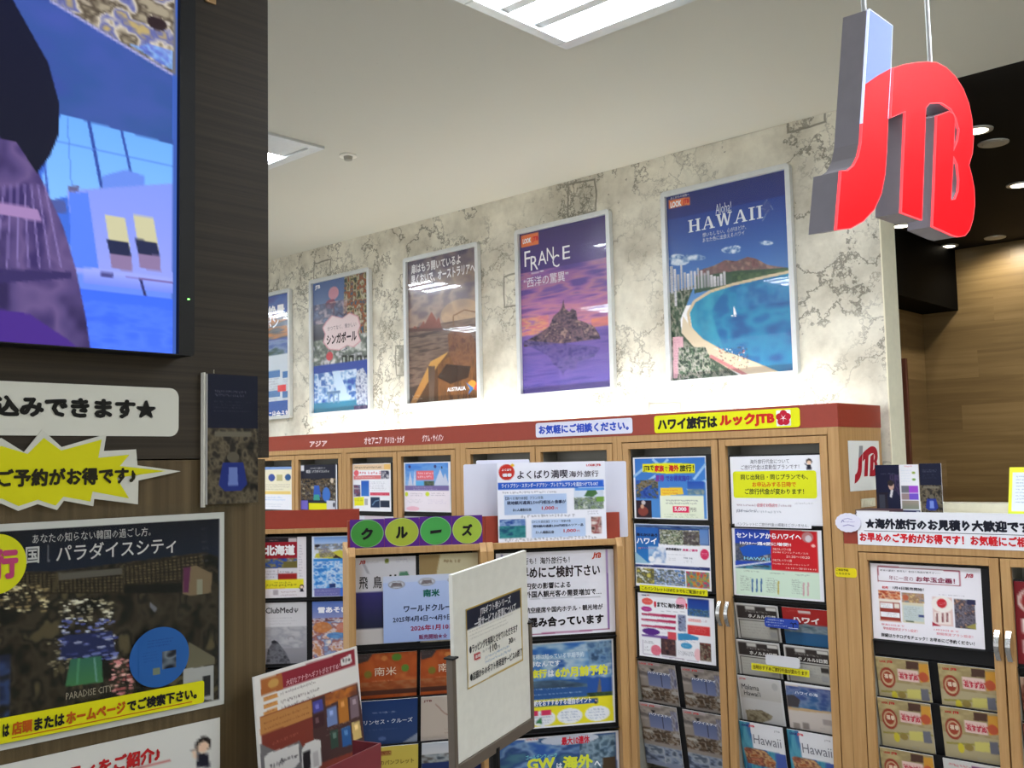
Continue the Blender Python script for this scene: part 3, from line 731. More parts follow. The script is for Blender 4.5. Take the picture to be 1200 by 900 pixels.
# ================================================================ printed matter: wall posters
WHT, BLK, NAVY, REDC, YEL = (240, 240, 244), (28, 26, 30), (22, 26, 62), (206, 30, 42), (226, 222, 20)
def framed(lab, q, cv, texts=(), logos=(), extra=None):
    P = [onY(x, y, WY) for x, y in q]
    x0, x1 = (P[0][0] + P[3][0]) / 2, (P[1][0] + P[2][0]) / 2; z1, z0 = (P[0][2] + P[1][2]) / 2, (P[2][2] + P[3][2]) / 2
    wd, h = x1 - x0, z1 - z0
    t = thing('framed_poster', lab, 'poster', ((x0 + x1) / 2, WY - .001, z0), 0, 'framed posters on the map wall')
    MB().prism([rrect(-wd / 2, 0, wd / 2, h, .022), rrect(-wd / 2 + .026, .026, wd / 2 - .026, h - .026, .004)], -.03, 0).build('frame', M['alu'], t, bevel=.003)
    sheet(wd - .048, h - .048, cv, texts, logos=logos, extra=extra).build('print', M['ink_gloss'], t, (0, -.006, .024))
    MB().box(-wd / 2 + .02, wd / 2 - .02, -.017, -.0145, .02, h - .02).build('glass_pane', M['pane'], t)
def looklogo(x0, y0, x1, y1):
    return [('LOOK', x0, y0, x0 + (x1 - x0) * .62, y1, (240, 150, 70), .06), ('JTB', x0 + (x1 - x0) * .66, y0, x1, y1, (225, 60, 60), .06)]

# -- beach (crop 580,180-960,480 at x3)
m = hom([(597, 157), (1033, 50), (1065, 775), (622, 812)])
c = Cv(150, 220, m=m)
c.r(560, 0, 1100, 330, (36, 40, 104), (40, 62, 140)).r(560, 250, 1100, 480, (40, 66, 146), (86, 140, 196))
for x, y, rx, ry in ((640, 385, 42, 16), (690, 372, 50, 12), (830, 345, 34, 12), (845, 335, 20, 8), (955, 318, 28, 8), (640, 368, 25, 8)):
    c.n(x - rx, y - ry, x + rx, y + ry, [(60, 96, 160), (150, 178, 208), (214, 224, 234)], int(x), 5, 3, mk=c.inpoly([(x + rx * math.cos(a * .4), y + ry * math.sin(a * .4)) for a in range(16)]))
mt = c.inpoly([(715, 418), (770, 400), (810, 380), (850, 384), (890, 368), (920, 374), (960, 395), (1000, 402), (1060, 408), (1060, 440), (700, 450)])
c.n(700, 360, 1070, 450, [(84, 60, 66), (128, 92, 92), (104, 84, 84), (150, 118, 108)], 4, 14, 5, mk=mt)
c.p([(700, 440), (850, 418), (1060, 404), (1060, 425), (880, 458), (700, 500)], (52, 78, 60))
c.n(830, 405, 1060, 450, [(40, 66, 48), (76, 100, 66)], 9, 20, 6, mk=c.inpoly([(800, 432), (1060, 406), (1060, 424), (880, 456), (800, 460)]))
sea = c.inpoly([(1080, 415), (960, 440), (840, 468), (760, 490), (705, 525), (684, 570), (692, 620), (730, 660), (800, 700), (900, 735), (1000, 775), (1100, 800)])
c.n(640, 400, 1100, 812, [(20, 84, 140), (24, 110, 160), (30, 128, 170), (18, 96, 152)], 12, 6, 9, mk=sea)
c.n(680, 470, 820, 690, [(34, 140, 172), (70, 170, 186)], 14, 6, 6, al=.55, mk=sea & c.inpoly([(700, 480), (820, 470), (760, 560), (800, 690), (690, 660), (670, 560)]))
c.n(850, 480, 1080, 520, [(24, 100, 160), (60, 140, 186)], 15, 12, 4, al=.5, mk=sea)
c.l([(1080, 412), (960, 438), (840, 466), (757, 492), (700, 528), (678, 570), (686, 622), (728, 664), (800, 704), (900, 740), (1000, 780)], 10, (206, 186, 152))
c.p([(1000, 780), (900, 738), (800, 702), (728, 662), (690, 625), (660, 580), (655, 640), (700, 690), (760, 740), (880, 790), (1000, 800)], (212, 196, 168))
c.dots(700, 690, 900, 770, 160, [(120, 90, 80), (60, 60, 66), (190, 60, 60), (240, 240, 240)], 2.4, 5)
c.p([(600, 500), (700, 470), (672, 540), (650, 590), (655, 640), (700, 690), (780, 740), (880, 800), (620, 830)], (58, 74, 56))
c.n(600, 480, 900, 820, [(30, 48, 38), (60, 84, 60), (150, 148, 132), (44, 60, 46)], 18, 22, 20, mk=c.inpoly([(600, 500), (690, 480), (668, 545), (648, 600), (655, 650), (700, 700), (770, 745), (850, 800), (620, 830)]))
r = random.Random(3)
for k in range(18):
    x = 602 + k * 11.8; hh = (95 - k * 3.2) * (.6 + .5 * r.random()); b = 492 - k * 1.6; g = r.randint(172, 224)
    c.r(x, b - hh, x + 11, b + 4, (g, g, g + 4), (g - 40, g - 40, g - 34)); c.ln(x + 1, b - hh + 4, x + 9, b, 8, (120, 126, 140), k, .3, 0)
for x, y, w_, hh in ((612, 500, 14, 95), (628, 545, 10, 70)): c.r(x, y - hh, x + w_, y, (200, 200, 204)); c.ln(x, y - hh, x + w_, y, 14, (70, 76, 90), 3, .5, 0)
c.p([(624, 655), (660, 652), (662, 720), (640, 800), (626, 800)], (214, 168, 180)); c.ln(628, 660, 658, 790, 14, (150, 90, 110), 4, .4)
c.n(640, 680, 760, 800, [(24, 40, 30), (60, 90, 60), (206, 196, 186), (30, 50, 36)], 24, 14, 10, mk=c.inpoly([(645, 690), (740, 690), (790, 790), (640, 805)]))
c.l([(756, 720), (900, 796)], 12, (190, 120, 120))
c.l([(842, 545), (842, 575)], 3, (240, 240, 240)); c.p([(843, 545), (852, 574), (843, 574)], (230, 236, 240)); c.l([(832, 578), (850, 578)], 4, (240, 240, 240))
T = [('HAWAII', 676, 237, 948, 232, (222, 230, 236), .02), ('Aloha!', 774, 181, 832, 204, (200, 208, 226)), ('想いもしない、心がほどけ、', 728, 290, 886, 265, (206, 212, 226)), ('あなた色に出会えるハワイ', 728, 310, 880, 286, (206, 212, 226)), ('あこがれの楽園へ', 612, 158, 680, 150, (220, 220, 230))]
T = [T[1], ('想いもしない、心がほどけ、', 728, 284, 886, 268, (206, 212, 226)), ('あなた色に出会えるハワイ', 728, 303, 880, 289, (206, 212, 226)), T[4]]
c.p([(607, 170), (682, 156), (683, 184), (608, 200)], (226, 120, 70))
T += [('LOOK', 612, 175, 652, 188, WHT, .05), ('JTB', 657, 165, 680, 180, (200, 30, 50), .05)]
for k in range(4): c.l([(960 + 12 * math.cos(k), 180 + 20 * math.sin(k)), (948 + 34 * math.cos(k * 1.7), 200 + 40 * math.sin(k * 1.7))], 2, (150, 164, 200))
c.e(958, 190, 16, 24, (74, 86, 146), .6)
def serif(pm, y, bx):
    col = (222, 230, 236); x0, z0, x1, z1 = bx(676, 240, 948, 227); L = x1 - x0
    q = {'H': [[(.1, 0), (.3, 0), (.3, 1), (.1, 1)], [(.7, 0), (.9, 0), (.9, 1), (.7, 1)], [(.3, .46), (.7, .46), (.7, .54), (.3, .54)]] + [[(a_, b_), (a_ + .4, b_), (a_ + .4, b_ + .07), (a_, b_ + .07)] for a_ in (0, .6) for b_ in (0, .93)],
         'A': [[(.12, 0), (.2, 0), (.54, 1), (.46, 1)], [(.7, 0), (.92, 0), (.6, 1), (.46, 1)], [(.28, .3), (.74, .3), (.74, .37), (.3, .37)], [(0, 0), (.32, 0), (.32, .07), (0, .07)], [(.6, 0), (1, 0), (1, .07), (.6, .07)]],
         'W': [[(.06, 1), (.24, 1), (.36, 0), (.26, 0)], [(.26, 0), (.36, 0), (.54, 1), (.46, 1)], [(.42, 1), (.58, 1), (.74, 0), (.64, 0)], [(.64, 0), (.74, 0), (.93, 1), (.86, 1)], [(0, .93), (.34, .93), (.34, 1), (0, 1)], [(.72, .93), (1, .93), (1, 1), (.72, 1)]],
         'I': [[(.3, 0), (.7, 0), (.7, 1), (.3, 1)], [(.05, 0), (.95, 0), (.95, .07), (.05, .07)], [(.05, .93), (.95, .93), (.95, 1), (.05, 1)]]}
    wd = {'H': .17, 'A': .18, 'W': .22, 'I': .085}; u = 0
    for n, ch in enumerate('HAWAII'):
        for k, lp in enumerate(q[ch]): pm.poly([(x0 + L * (u + wd[ch] * a_), z0 + (z1 - z0) * b_) for a_, b_ in lp], y - .0001 * k, col)
        u += wd[ch] + (1 - .17 - .36 - .22 - .17) / 5
framed('framed beach and bay poster, the rightmost and largest on the map wall', [(776, 227), (928, 192), (939, 441), (786, 452)], c, T, extra=serif)

# -- island abbey (same crop)
m = hom([(82, 283), (398, 210), (418, 828), (97, 857)])
c = Cv(120, 180, m=m)
c.r(60, 180, 440, 460, (44, 34, 92), (92, 68, 140)).r(60, 430, 440, 560, (92, 68, 140), (142, 96, 160)).r(60, 540, 440, 665, (150, 100, 160), (222, 132, 120))
c.n(60, 430, 440, 660, [(86, 66, 146), (170, 110, 170), (216, 140, 150), (110, 84, 160)], 5, 3, 16, al=.6)
c.n(60, 590, 190, 655, [(206, 110, 130), (236, 170, 110), (150, 100, 170)], 6, 3, 8, al=.7); c.n(340, 585, 440, 655, [(232, 140, 90), (216, 120, 110)], 7, 3, 6, al=.7)
c.r(60, 655, 440, 870, (122, 92, 168), (52, 46, 124))
c.n(60, 660, 440, 860, [(70, 60, 140), (116, 92, 172), (86, 76, 160)], 8, 3, 18, al=.5)
isl = [(100, 668), (150, 640), (190, 612), (206, 575), (222, 562), (234, 545), (240, 518), (246, 548), (262, 560), (270, 548), (286, 556), (290, 588), (320, 598), (350, 612), (368, 640), (372, 655), (240, 672), (100, 685)]
c.n(90, 500, 380, 690, [(44, 34, 54), (86, 66, 88), (120, 92, 100), (62, 48, 70), (150, 120, 116)], 9, 16, 18, mk=c.inpoly(isl))
ref = [(x, 672 + (672 - y) * .78) for x, y in isl]
c.n(90, 660, 380, 830, [(66, 54, 122), (94, 76, 140), (56, 46, 110)], 10, 16, 14, al=.75, mk=c.inpoly(ref))
c.r(88, 290, 152, 318, (226, 120, 70))
T = [('F', 100, 345, 122, 396, WHT), ('R', 122, 362, 150, 408, WHT), ('A', 148, 345, 180, 388, WHT), ('N', 180, 332, 206, 374, WHT), ('C', 200, 358, 226, 398, WHT), ('E', 236, 326, 264, 368, WHT), ('“西洋の驚異”', 98, 462, 258, 430, (226, 222, 236)), ('LOOK', 94, 300, 124, 312, WHT, .05), ('JTB', 128, 292, 150, 308, (206, 30, 50), .05)]
T[6] = ('“西洋の驚異”', 98, 441, 258, 447, (226, 222, 236)); c.l([(126, 424), (170, 414)], 3, WHT); c.ln(140, 465, 216, 458, 1, (190, 184, 210), 2, .6)
c.ln(300, 835, 412, 822, 1, (150, 146, 190), 3)
framed('framed purple sunset poster of an island abbey, left of the beach poster', [(605, 272), (716, 245), (725, 460), (612, 466)], c, T)

# -- sepia jetty (crop 300,260-600,500 at x3.75)
m = hom([(663, 180), (975, 103), (995, 785), (675, 812)])
c = Cv(110, 160, m=m)
c.r(640, 90, 1010, 300, (70, 62, 82), (112, 100, 110)).r(640, 280, 1010, 480, (120, 108, 112), (196, 160, 128))
c.n(640, 120, 1010, 470, [(70, 62, 84), (128, 112, 116), (172, 150, 136), (90, 78, 92)], 3, 5, 8, al=.5); c.e(900, 240, 110, 34, (150, 116, 74), .25); c.e(900, 400, 90, 60, (226, 186, 130), .4)
c.r(640, 478, 1010, 820, (112, 92, 84), (52, 38, 34)); c.n(640, 480, 1010, 700, [(66, 50, 50), (140, 116, 100), (96, 78, 72)], 5, 5, 26, al=.8)
for pts in ([(680, 478), (700, 462), (716, 478)], [(712, 478), (738, 440), (752, 478)], [(730, 478), (772, 398), (792, 430), (800, 478)], [(770, 478), (806, 420), (820, 478)]): c.p(pts, (150, 88, 74), (112, 66, 60))
c.l([(676, 482), (830, 476)], 12, (88, 60, 56))
c.p([(690, 815), (760, 640), (880, 560), (1000, 520), (1010, 820)], (110, 72, 40), (60, 36, 22))
c.p([(676, 815), (770, 620), (850, 575), (800, 640), (700, 815)], (206, 158, 84), (150, 100, 50)); c.p([(760, 640), (790, 640), (786, 812), (764, 812)], (90, 70, 60))
c.n(800, 560, 1000, 800, [(84, 50, 26), (150, 98, 48), (104, 64, 34)], 6, 22, 3, al=.7, mk=c.inpoly([(690, 815), (790, 640), (880, 580), (1000, 540), (1010, 820)]))
c.l([(870, 415), (920, 388), (985, 400)], 5, (120, 84, 56)); c.l([(985, 400), (985, 470)], 6, (120, 84, 56)); c.l([(870, 415), (872, 470)], 4, (120, 84, 56))
c.p([(846, 500), (870, 470), (930, 468), (966, 520), (974, 590), (940, 640), (880, 646), (852, 580)], (96, 58, 42), (128, 82, 52))     # a plain boulder-like shape where the animal stands
c.n(840, 460, 980, 650, [(84, 50, 38), (140, 94, 60), (110, 70, 50)], 7, 8, 8, al=.6, mk=c.inpoly([(846, 500), (870, 470), (930, 468), (966, 520), (974, 590), (940, 640), (880, 646), (852, 580)]))
c.p([(800, 690), (840, 630), (950, 640), (940, 690), (860, 720)], (52, 30, 22))
c.e(958, 724, 20, 22, (224, 150, 50)); c.p([(930, 712), (966, 738), (940, 768), (948, 742)], (70, 120, 190)); c.p([(966, 738), (984, 700), (976, 750)], (200, 60, 50))
T = [('扉はもう開いているよ', 678, 192, 904, 188, (226, 222, 224), .03), ('早くおいで、オーストラリアへ', 678, 246, 970, 212, (226, 222, 224), .03), ('AUSTRALIA', 846, 738, 930, 748, WHT, .03)]
T[0] = ('扉はもう開いているよ', 678, 186, 904, 186, (226, 222, 224), .03)
def bl(x0, y0, x1, y1): return x0, y0, x1, y1
T[0] = ('扉はもう開いているよ',) + (680, 192, 902, 183) + ((228, 224, 226), .03); T[1] = ('早くおいで、オーストラリアへ',) + (680, 240, 968, 222) + ((228, 224, 226), .03)
c.ln(690, 768, 730, 790, 2, (200, 190, 180), 4)
framed('framed sepia and brown poster of a jetty at dusk, left of the purple island poster', [(474, 304), (563, 284), (567, 471), (480, 478)], c, T)

# -- collage (crop 310,290-450,500 at x4.286)
m = hom([(245, 188), (528, 122), (540, 812), (252, 842)])
c = Cv(100, 145, m=m)
c.r(230, 100, 560, 500, (70, 96, 150), (140, 150, 176)); c.n(395, 110, 560, 470, [(60, 66, 60), (150, 130, 80), (196, 190, 170), (90, 74, 60), (176, 90, 50), (60, 90, 110)], 3, 9, 16, mk=c.inpoly([(405, 150), (540, 110), (545, 470), (420, 470), (400, 330)]))
c.e(350, 235, 26, 32, (226, 150, 160), .8); c.e(336, 290, 26, 24, (150, 70, 90), .8); c.l([(350, 265), (352, 340)], 6, (120, 80, 100)); c.n(240, 300, 420, 400, [(110, 120, 150), (70, 66, 84), (206, 170, 170)], 5, 8, 6, al=.6)
c.r(230, 400, 330, 480, (96, 98, 110), (60, 60, 72)); c.r(230, 480, 560, 612, (150, 156, 160)); c.n(230, 480, 560, 612, [(206, 206, 204), (120, 130, 122), (84, 92, 90), (190, 190, 196)], 6, 12, 6)
for x in (395, 430, 470, 505): c.r(x, 545, x + 24, 598, (30, 36, 40)); c.r(x + 5, 555, x + 16, 590, (150, 160, 150))
c.e(332, 550, 17, 22, (190, 70, 80))
c.r(230, 606, 560, 860, (40, 66, 150), (46, 96, 150)); c.n(255, 640, 470, 790, [(44, 78, 160), (110, 150, 200), (206, 220, 236), (60, 100, 170)], 7, 6, 6)
c.p([(345, 625), (380, 620), (440, 780), (380, 780)], (186, 210, 232)); c.r(252, 790, 545, 842, (40, 116, 150), (60, 130, 160)); c.r(320, 728, 386, 734, (90, 120, 160))
for x in (326, 350, 374): c.r(x, 734, x + 8, 784, (110, 140, 176))
c.n(458, 600, 545, 800, [(120, 130, 160), (206, 214, 226), (84, 92, 130)], 8, 8, 14, mk=c.inpoly([(470, 620), (500, 605), (520, 640), (528, 690), (522, 790), (470, 790), (462, 680)]))
cart = [(318, 380), (345, 350), (395, 362), (430, 336), (470, 352), (482, 395), (470, 430), (484, 470), (450, 500), (420, 492), (380, 516), (330, 512), (304, 480), (312, 440), (300, 410)]
c.p([(395 + (x - 395) * 1.06, 430 + (y - 430) * 1.06) for x, y in cart], (206, 150, 160)); c.p(cart, (226, 206, 208)); c.l([(360, 350), (376, 330), (400, 350), (420, 325)], 4, (60, 60, 84)); c.l([(395, 520), (420, 512), (410, 505)], 4, (60, 60, 84))
T = [('シンガポール', 316, 442, 468, 470, (50, 36, 46), .04), ('かつてなく、懐かしい', 320, 402, 466, 398, (96, 80, 96)), ('JTB', 256, 198, 282, 216, WHT, .06)]
c.n(455, 795, 540, 815, [(70, 60, 110), (120, 110, 150)], 11, 9, 2, mk=c.inpoly([(455, 795), (540, 790), (540, 812), (455, 818)]))
framed('framed collage poster with a pale cartouche and a blue sky below, second from the left', [(365, 328), (436, 315), (438, 484), (367, 488)], c, T)

# -- half hidden poster at the far left (same crop); its right half shows
P0, P1 = onY(343, 338, WY), onY(344, 490, WY)
Yl, Yr = P0[0] - .72, P0[0]
def far(x, y):
    P = onY(310 + x * .23333, 290 + y * .23333, WY); return (P[0] - Yl - .024) / (.72 - .048), (P0[2] - .03 - P[2]) / (P0[2] - P1[2] - .06)
c = Cv(110, 150, m=far)
c.a[:] = (54, 90, 160); c.r(-400, 200, 150, 330, (44, 66, 140), (60, 96, 170)); c.n(-400, 240, 150, 440, [(50, 80, 156), (76, 112, 180), (60, 60, 130)], 2, 5, 5, al=.5)
c.r(-400, 432, 150, 545, (96, 110, 130), (176, 120, 80)); c.n(-400, 432, 150, 545, [(90, 106, 124), (226, 130, 60), (70, 84, 96), (206, 150, 100)], 3, 4, 9, al=.8)
c.r(-400, 540, 150, 612, (60, 80, 150), (60, 90, 70)); c.n(-400, 545, 150, 612, [(70, 96, 170), (150, 170, 210), (50, 80, 60)], 4, 8, 5, al=.7)
c.r(-400, 612, 150, 815, (206, 216, 226))
for i in range(8):
    x = -400 + i * 70
    for k, y in enumerate((622, 720)): c.r(x + 4, y, x + 62, y + 26, (70, 120, 180)); c.ln(x + 6, y + 34, x + 60, y + 90, 5, (110, 110, 130), i * 2 + k)
c.r(70, 690, 112, 718, (226, 70, 80)); c.r(-400, 815, 150, 870, (44, 90, 170))
T = [('海と絶景', -60, 318, 106, 345, WHT, .03), ('ニッポン', -60, 376, 76, 405, WHT, .03), ('に出会う旅', 22, 820, 132, 850, WHT, .03)]
wd, h, zb = .72, P0[2] - P1[2], P1[2]
t = thing('framed_poster', 'framed blue poster at the far left, half hidden by the dark pillar', 'poster', ((Yl + Yr) / 2, WY - .001, zb), 0, 'framed posters on the map wall')
MB().prism([rrect(-wd / 2, 0, wd / 2, h, .022), rrect(-wd / 2 + .026, .026, wd / 2 - .026, h - .026, .004)], -.03, 0).build('frame', M['alu'], t, bevel=.003)
sheet(wd - .048, h - .048, c, T).build('print', M['ink_gloss'], t, (0, -.006, .024))
MB().box(-wd / 2 + .02, wd / 2 - .02, -.017, -.0145, .02, h - .02).build('glass_pane', M['pane'], t)

# ================================================================ sheets in the cabinets
def corners(q, pl):                                # average a photographed quad to an upright rectangle on a plane
    P = [pl(x, y) for x, y in q]
    x0, x1 = (P[0][0] + P[3][0]) / 2, (P[1][0] + P[2][0]) / 2; z1, z0 = (P[0][1] + P[1][1]) / 2, (P[2][1] + P[3][1]) / 2
    return (x0 + x1) / 2, z0, x1 - x0, z1 - z0
def fy(Y): return lambda x, y: (onY(x, y, Y)[0], onY(x, y, Y)[2])
def cr(ox, oy, s): return lambda *p: [(ox + x * s, oy + y * s) for x, y in p]
def post(name, lab, cat, q, cv, texts=(), Y=4.0213, logos=(), extra=None, group=None, mat='ink', dz=0):
    xc, z0, wd, h = corners(q, fy(Y))
    for a, b in AX + BX + CX + DX + KX:                # keep the sheet inside its door's opening
        if a < xc < b and 4.015 < Y < 4.03: lo, hi = max(xc - wd / 2, a + .037), min(xc + wd / 2, b - .037); xc, wd = (lo + hi) / 2, hi - lo
    return tag(sheet(wd, h, cv, texts, logos=logos, extra=extra).build(name, M[mat], None, (xc, Y, z0 + dz)), lab, cat, group)
def on(name, lab, cat, pl, off, q, cv, texts=(), logos=(), extra=None, group=None, mat='ink'):
    xc, z0, wd, h = corners(q, lambda x, y: pl(x, y, off)); P = pl.at(xc, off)
    return tag(sheet(wd, h, cv, texts, logos=logos, extra=extra).build(name, M[mat], None, (P[0], P[1], z0), pl.a), lab, cat, group)
PAPER = (236, 236, 242)
SEA = [(30, 60, 140), (50, 110, 180), (120, 170, 210), (40, 90, 160)]
LEAF = [(40, 60, 40), (90, 120, 70), (170, 180, 150), (60, 80, 60)]
NIGHT = [(20, 20, 30), (60, 50, 40), (120, 100, 70), (30, 30, 50), (160, 150, 120)]

# right cabinet, left door, from the top (crop 720,460-980,680 at x4.092)
Q = [(82, 313), (437, 303), (450, 610), (105, 605)]
c = Cv(100, 80, PAPER, hom(Q)); c.r(92, 320, 445, 602, (56, 116, 196), (80, 140, 206))
for a in ([(180, 322), (250, 380)], [(255, 322), (215, 365)], [(90, 410), (160, 350)], [(440, 340), (380, 420)], [(445, 420), (350, 470)], [(120, 460), (200, 400)]): c.l(a, 12, (150, 190, 226))
c.p([(132, 346), (250, 340), (384, 344), (386, 388), (250, 392), (134, 384)], YEL)
c.n(105, 425, 215, 510, [(30, 60, 140), (60, 100, 180), (60, 70, 60), (140, 120, 90)], 2, 5, 6); c.n(100, 415, 195, 470, [(70, 64, 50), (150, 130, 90), (40, 70, 120)], 3, 9, 7, mk=c.inpoly([(100, 470), (130, 430), (190, 415), (190, 440), (140, 465)]))
c.r(350, 430, 432, 490, (40, 80, 170), (60, 110, 180)); c.n(352, 465, 432, 492, [(80, 120, 150), (150, 160, 150)], 4, 8, 3)
c.r(108, 520, 188, 600, (44, 30, 40)); c.e(145, 570, 24, 22, (130, 60, 50)); c.e(145, 530, 10, 10, (200, 190, 190)); c.e(140, 548, 8, 10, (206, 160, 130))
c.r(222, 495, 432, 604, (232, 238, 214)); c.p([(222, 460), (326, 458), (334, 490), (226, 498)], (240, 200, 60)); c.ln(232, 464, 322, 494, 2, (200, 80, 40), 5)
c.r(284, 545, 360, 576, (226, 40, 90)); c.ln(250, 512, 420, 540, 2, (70, 70, 80), 6); c.ln(245, 580, 420, 600, 2, (90, 110, 90), 7, .4)
T = [('JTBで', 136, 352, 188, 382, BLK, .03), ('家族', 190, 350, 238, 382, REDC, .05), ('で', 240, 358, 256, 380, BLK), ('海外', 258, 348, 310, 381, REDC, .05), ('旅行！', 312, 348, 382, 380, BLK, .03), ('夏得', 196, 398, 240, 430, (120, 60, 160), .05), ('でお得実施中！', 246, 400, 372, 428, (60, 70, 170), .04), ('5,000', 292, 550, 350, 572, WHT, .04), ('円引', 366, 552, 396, 572, BLK)]
post('poster_sheet', 'blue family trip poster with a yellow headline banner, top of its door', 'poster', cr(720, 460, .24436)(*Q), c, T)
Q = [(78, 32), (958, 62), (995, 835), (112, 760)]
c = Cv(100, 80, PAPER, hom(Q)); c.r(95, 45, 960, 300, (40, 70, 130)); c.r(95, 45, 380, 500, (36, 90, 170), (40, 120, 190)); c.n(95, 50, 960, 110, [(30, 44, 90), (90, 120, 150), (50, 60, 100)], 1, 9, 2)
c.n(375, 105, 850, 300, [(70, 90, 60), (206, 206, 190), (120, 120, 90), (50, 60, 50), (230, 230, 226)], 2, 14, 8); c.n(650, 130, 860, 300, [(150, 146, 136), (60, 50, 60), (90, 80, 70)], 3, 7, 6, al=.8); c.r(840, 110, 950, 290, (90, 130, 190), (110, 140, 190))
c.p([(100, 360), (260, 500), (100, 490)], (150, 190, 210)); c.p([(370, 300), (965, 320), (965, 560), (270, 520), (300, 400)], (236, 236, 242)); c.n(250, 300, 460, 500, [(60, 110, 180), (200, 210, 226), (236, 236, 242)], 4, 3, 3, al=.6)
c.e(290, 450, 34, 34, (236, 236, 240)); c.e(905, 400, 50, 62, (210, 50, 96)); c.ln(870, 380, 940, 420, 2, WHT, 8, .5, 0); c.ln(450, 390, 740, 420, 1, (120, 120, 130), 9); c.ln(490, 430, 570, 475, 2, (150, 150, 156), 3); c.ln(660, 425, 745, 460, 1, (40, 44, 70), 3, .8, 0); c.ln(660, 470, 790, 500, 2, (150, 150, 156), 4)
c.p([(105, 505), (968, 555), (968, 590), (105, 535)], (36, 50, 110)); c.ln(180, 515, 300, 545, 1, WHT, 3); c.ln(390, 530, 680, 560, 1, WHT, 4); c.ln(710, 550, 950, 580, 1, WHT, 5)
c.n(115, 545, 330, 740, [(200, 190, 90), (120, 110, 60), (70, 74, 50), (230, 230, 220)], 5, 5, 6); c.n(320, 560, 690, 770, [(190, 206, 230), (110, 120, 150), (70, 80, 70), (206, 206, 214), (60, 110, 180)], 6, 9, 7); c.n(690, 590, 970, 800, [(190, 70, 50), (210, 140, 50), (90, 150, 110), (110, 100, 130), (206, 60, 80)], 7, 7, 6)
T = [('ハワイ', 108, 195, 350, 280, WHT, .04), ('海とかけあう', 104, 140, 355, 190, (30, 44, 80), .06), ('海とかけあう', 106, 142, 353, 188, WHT), ('早割', 130, 308, 162, 335, (230, 150, 60)), ('キャンペーン', 168, 308, 328, 335, (210, 70, 110)), ('航空券燃油サ', 455, 315, 640, 358, (44, 40, 60), .04), ('実質ご優待', 650, 330, 830, 370, (210, 80, 130), .04)]
post('poster_sheet', 'blue and white poster of hotel photos directly below the yellow-bannered family poster', 'poster', cr(735, 610, .1)(*Q), c, T)
def strip(name, lab, q, txt, col=YEL, tc=(90, 84, 20), Y=4.0072, m='ink', **kw):
    c = Cv(24, 8, col)
    return post(name, lab, 'notice', q, c, [(txt, .03, .2, .97, .82, tc, .02)] if txt else (), Y=Y, mat=m, **kw)
strip('notice_strip', 'yellow paper strip between the two lower posters of the left door', [(750, 684), (829.5, 692), (829.5, 699.5), (750, 691.5)], 'このパンフレットはＷＥＢでもご覧頂けます', Y=4.0072)
Q = [(122, 40), (1010, 118), (1050, 905), (150, 778)]
c = Cv(100, 84, PAPER, hom(Q)); c.e(630, 165, 60, 62, (240, 170, 190)); c.e(238, 148, 64, 40, (224, 90, 80)); c.ln(190, 135, 290, 162, 1, WHT, 2); c.e(230, 235, 62, 30, (176, 50, 130)); c.ln(185, 225, 280, 246, 1, WHT, 3)
c.r(703, 115, 962, 335, (30, 56, 140), (40, 90, 160)); c.n(703, 230, 962, 340, [(36, 70, 140), (90, 130, 160), (60, 80, 90), (50, 100, 170)], 4, 8, 4); c.n(592, 300, 690, 500, [(60, 60, 90), (150, 160, 190), (110, 120, 150)], 5, 4, 9)
for y in (280, 345, 415): c.p([(172, y), (570, y + 30), (570, y + 62), (172, y + 20)], (176, 40, 84)); c.ln(185, y + 8, 450, y + 26, 1, (240, 200, 215), y, .5); c.ln(190, y + 36, 520, y + 56, 1, (90, 80, 90), y + 1)
c.e(285, 497, 102, 38, (86, 40, 130)); c.p([(180, 525), (480, 555), (480, 585), (180, 550)], (110, 80, 150)); c.r(480, 500, 580, 600, (216, 80, 90)); c.ln(400, 505, 570, 540, 2, (120, 100, 140), 3)
c.n(400, 575, 580, 790, [(44, 30, 36), (90, 60, 60), (60, 44, 50), (120, 80, 70)], 6, 5, 6); c.ln(200, 595, 340, 650, 2, (60, 60, 70), 4); c.e(345, 715, 60, 62, (226, 120, 140)); c.ln(300, 690, 400, 740, 2, (190, 40, 70), 3); c.ln(205, 660, 270, 730, 2, (80, 80, 90), 4)
c.r(710, 345, 860, 400, (240, 190, 190)); c.r(706, 420, 972, 560, (206, 56, 60)); c.ln(725, 430, 950, 530, 4, (240, 170, 160), 5); c.ln(720, 350, 960, 400, 2, (120, 60, 70), 6)
c.p([(595, 520), (700, 520), (840, 570), (830, 600), (600, 600)], (60, 140, 190)); c.ln(620, 600, 830, 640, 1, (50, 60, 100), 6); c.e(697, 665, 66, 36, (70, 150, 196)); c.ln(650, 650, 740, 680, 1, WHT, 4); c.ln(600, 715, 830, 800, 3, (70, 70, 84), 5); c.e(830, 770, 40, 70, (236, 170, 176), .7)
c.n(850, 625, 990, 855, [(84, 50, 44), (150, 140, 120), (60, 40, 36), (120, 70, 60)], 7, 5, 6); c.ln(885, 630, 960, 660, 1, (230, 60, 50), 3); c.l([(400, 262), (690, 275)], 3, (150, 150, 160)); c.l([(185, 590), (195, 750), (840, 850)], 4, (140, 120, 150)); c.ln(440, 790, 700, 835, 1, (110, 100, 110), 8)
T = [('春', 310, 140, 345, 218, (214, 50, 70), .05), ('までに', 350, 150, 470, 220, BLK, .05), ('海外旅行', 474, 165, 668, 240, BLK, .04), ('！', 680, 170, 706, 236, (214, 50, 70), .04), ('LOOK', 170, 62, 222, 82, (40, 50, 120), .04), ('JTB', 226, 66, 258, 86, (200, 40, 60), .04)]
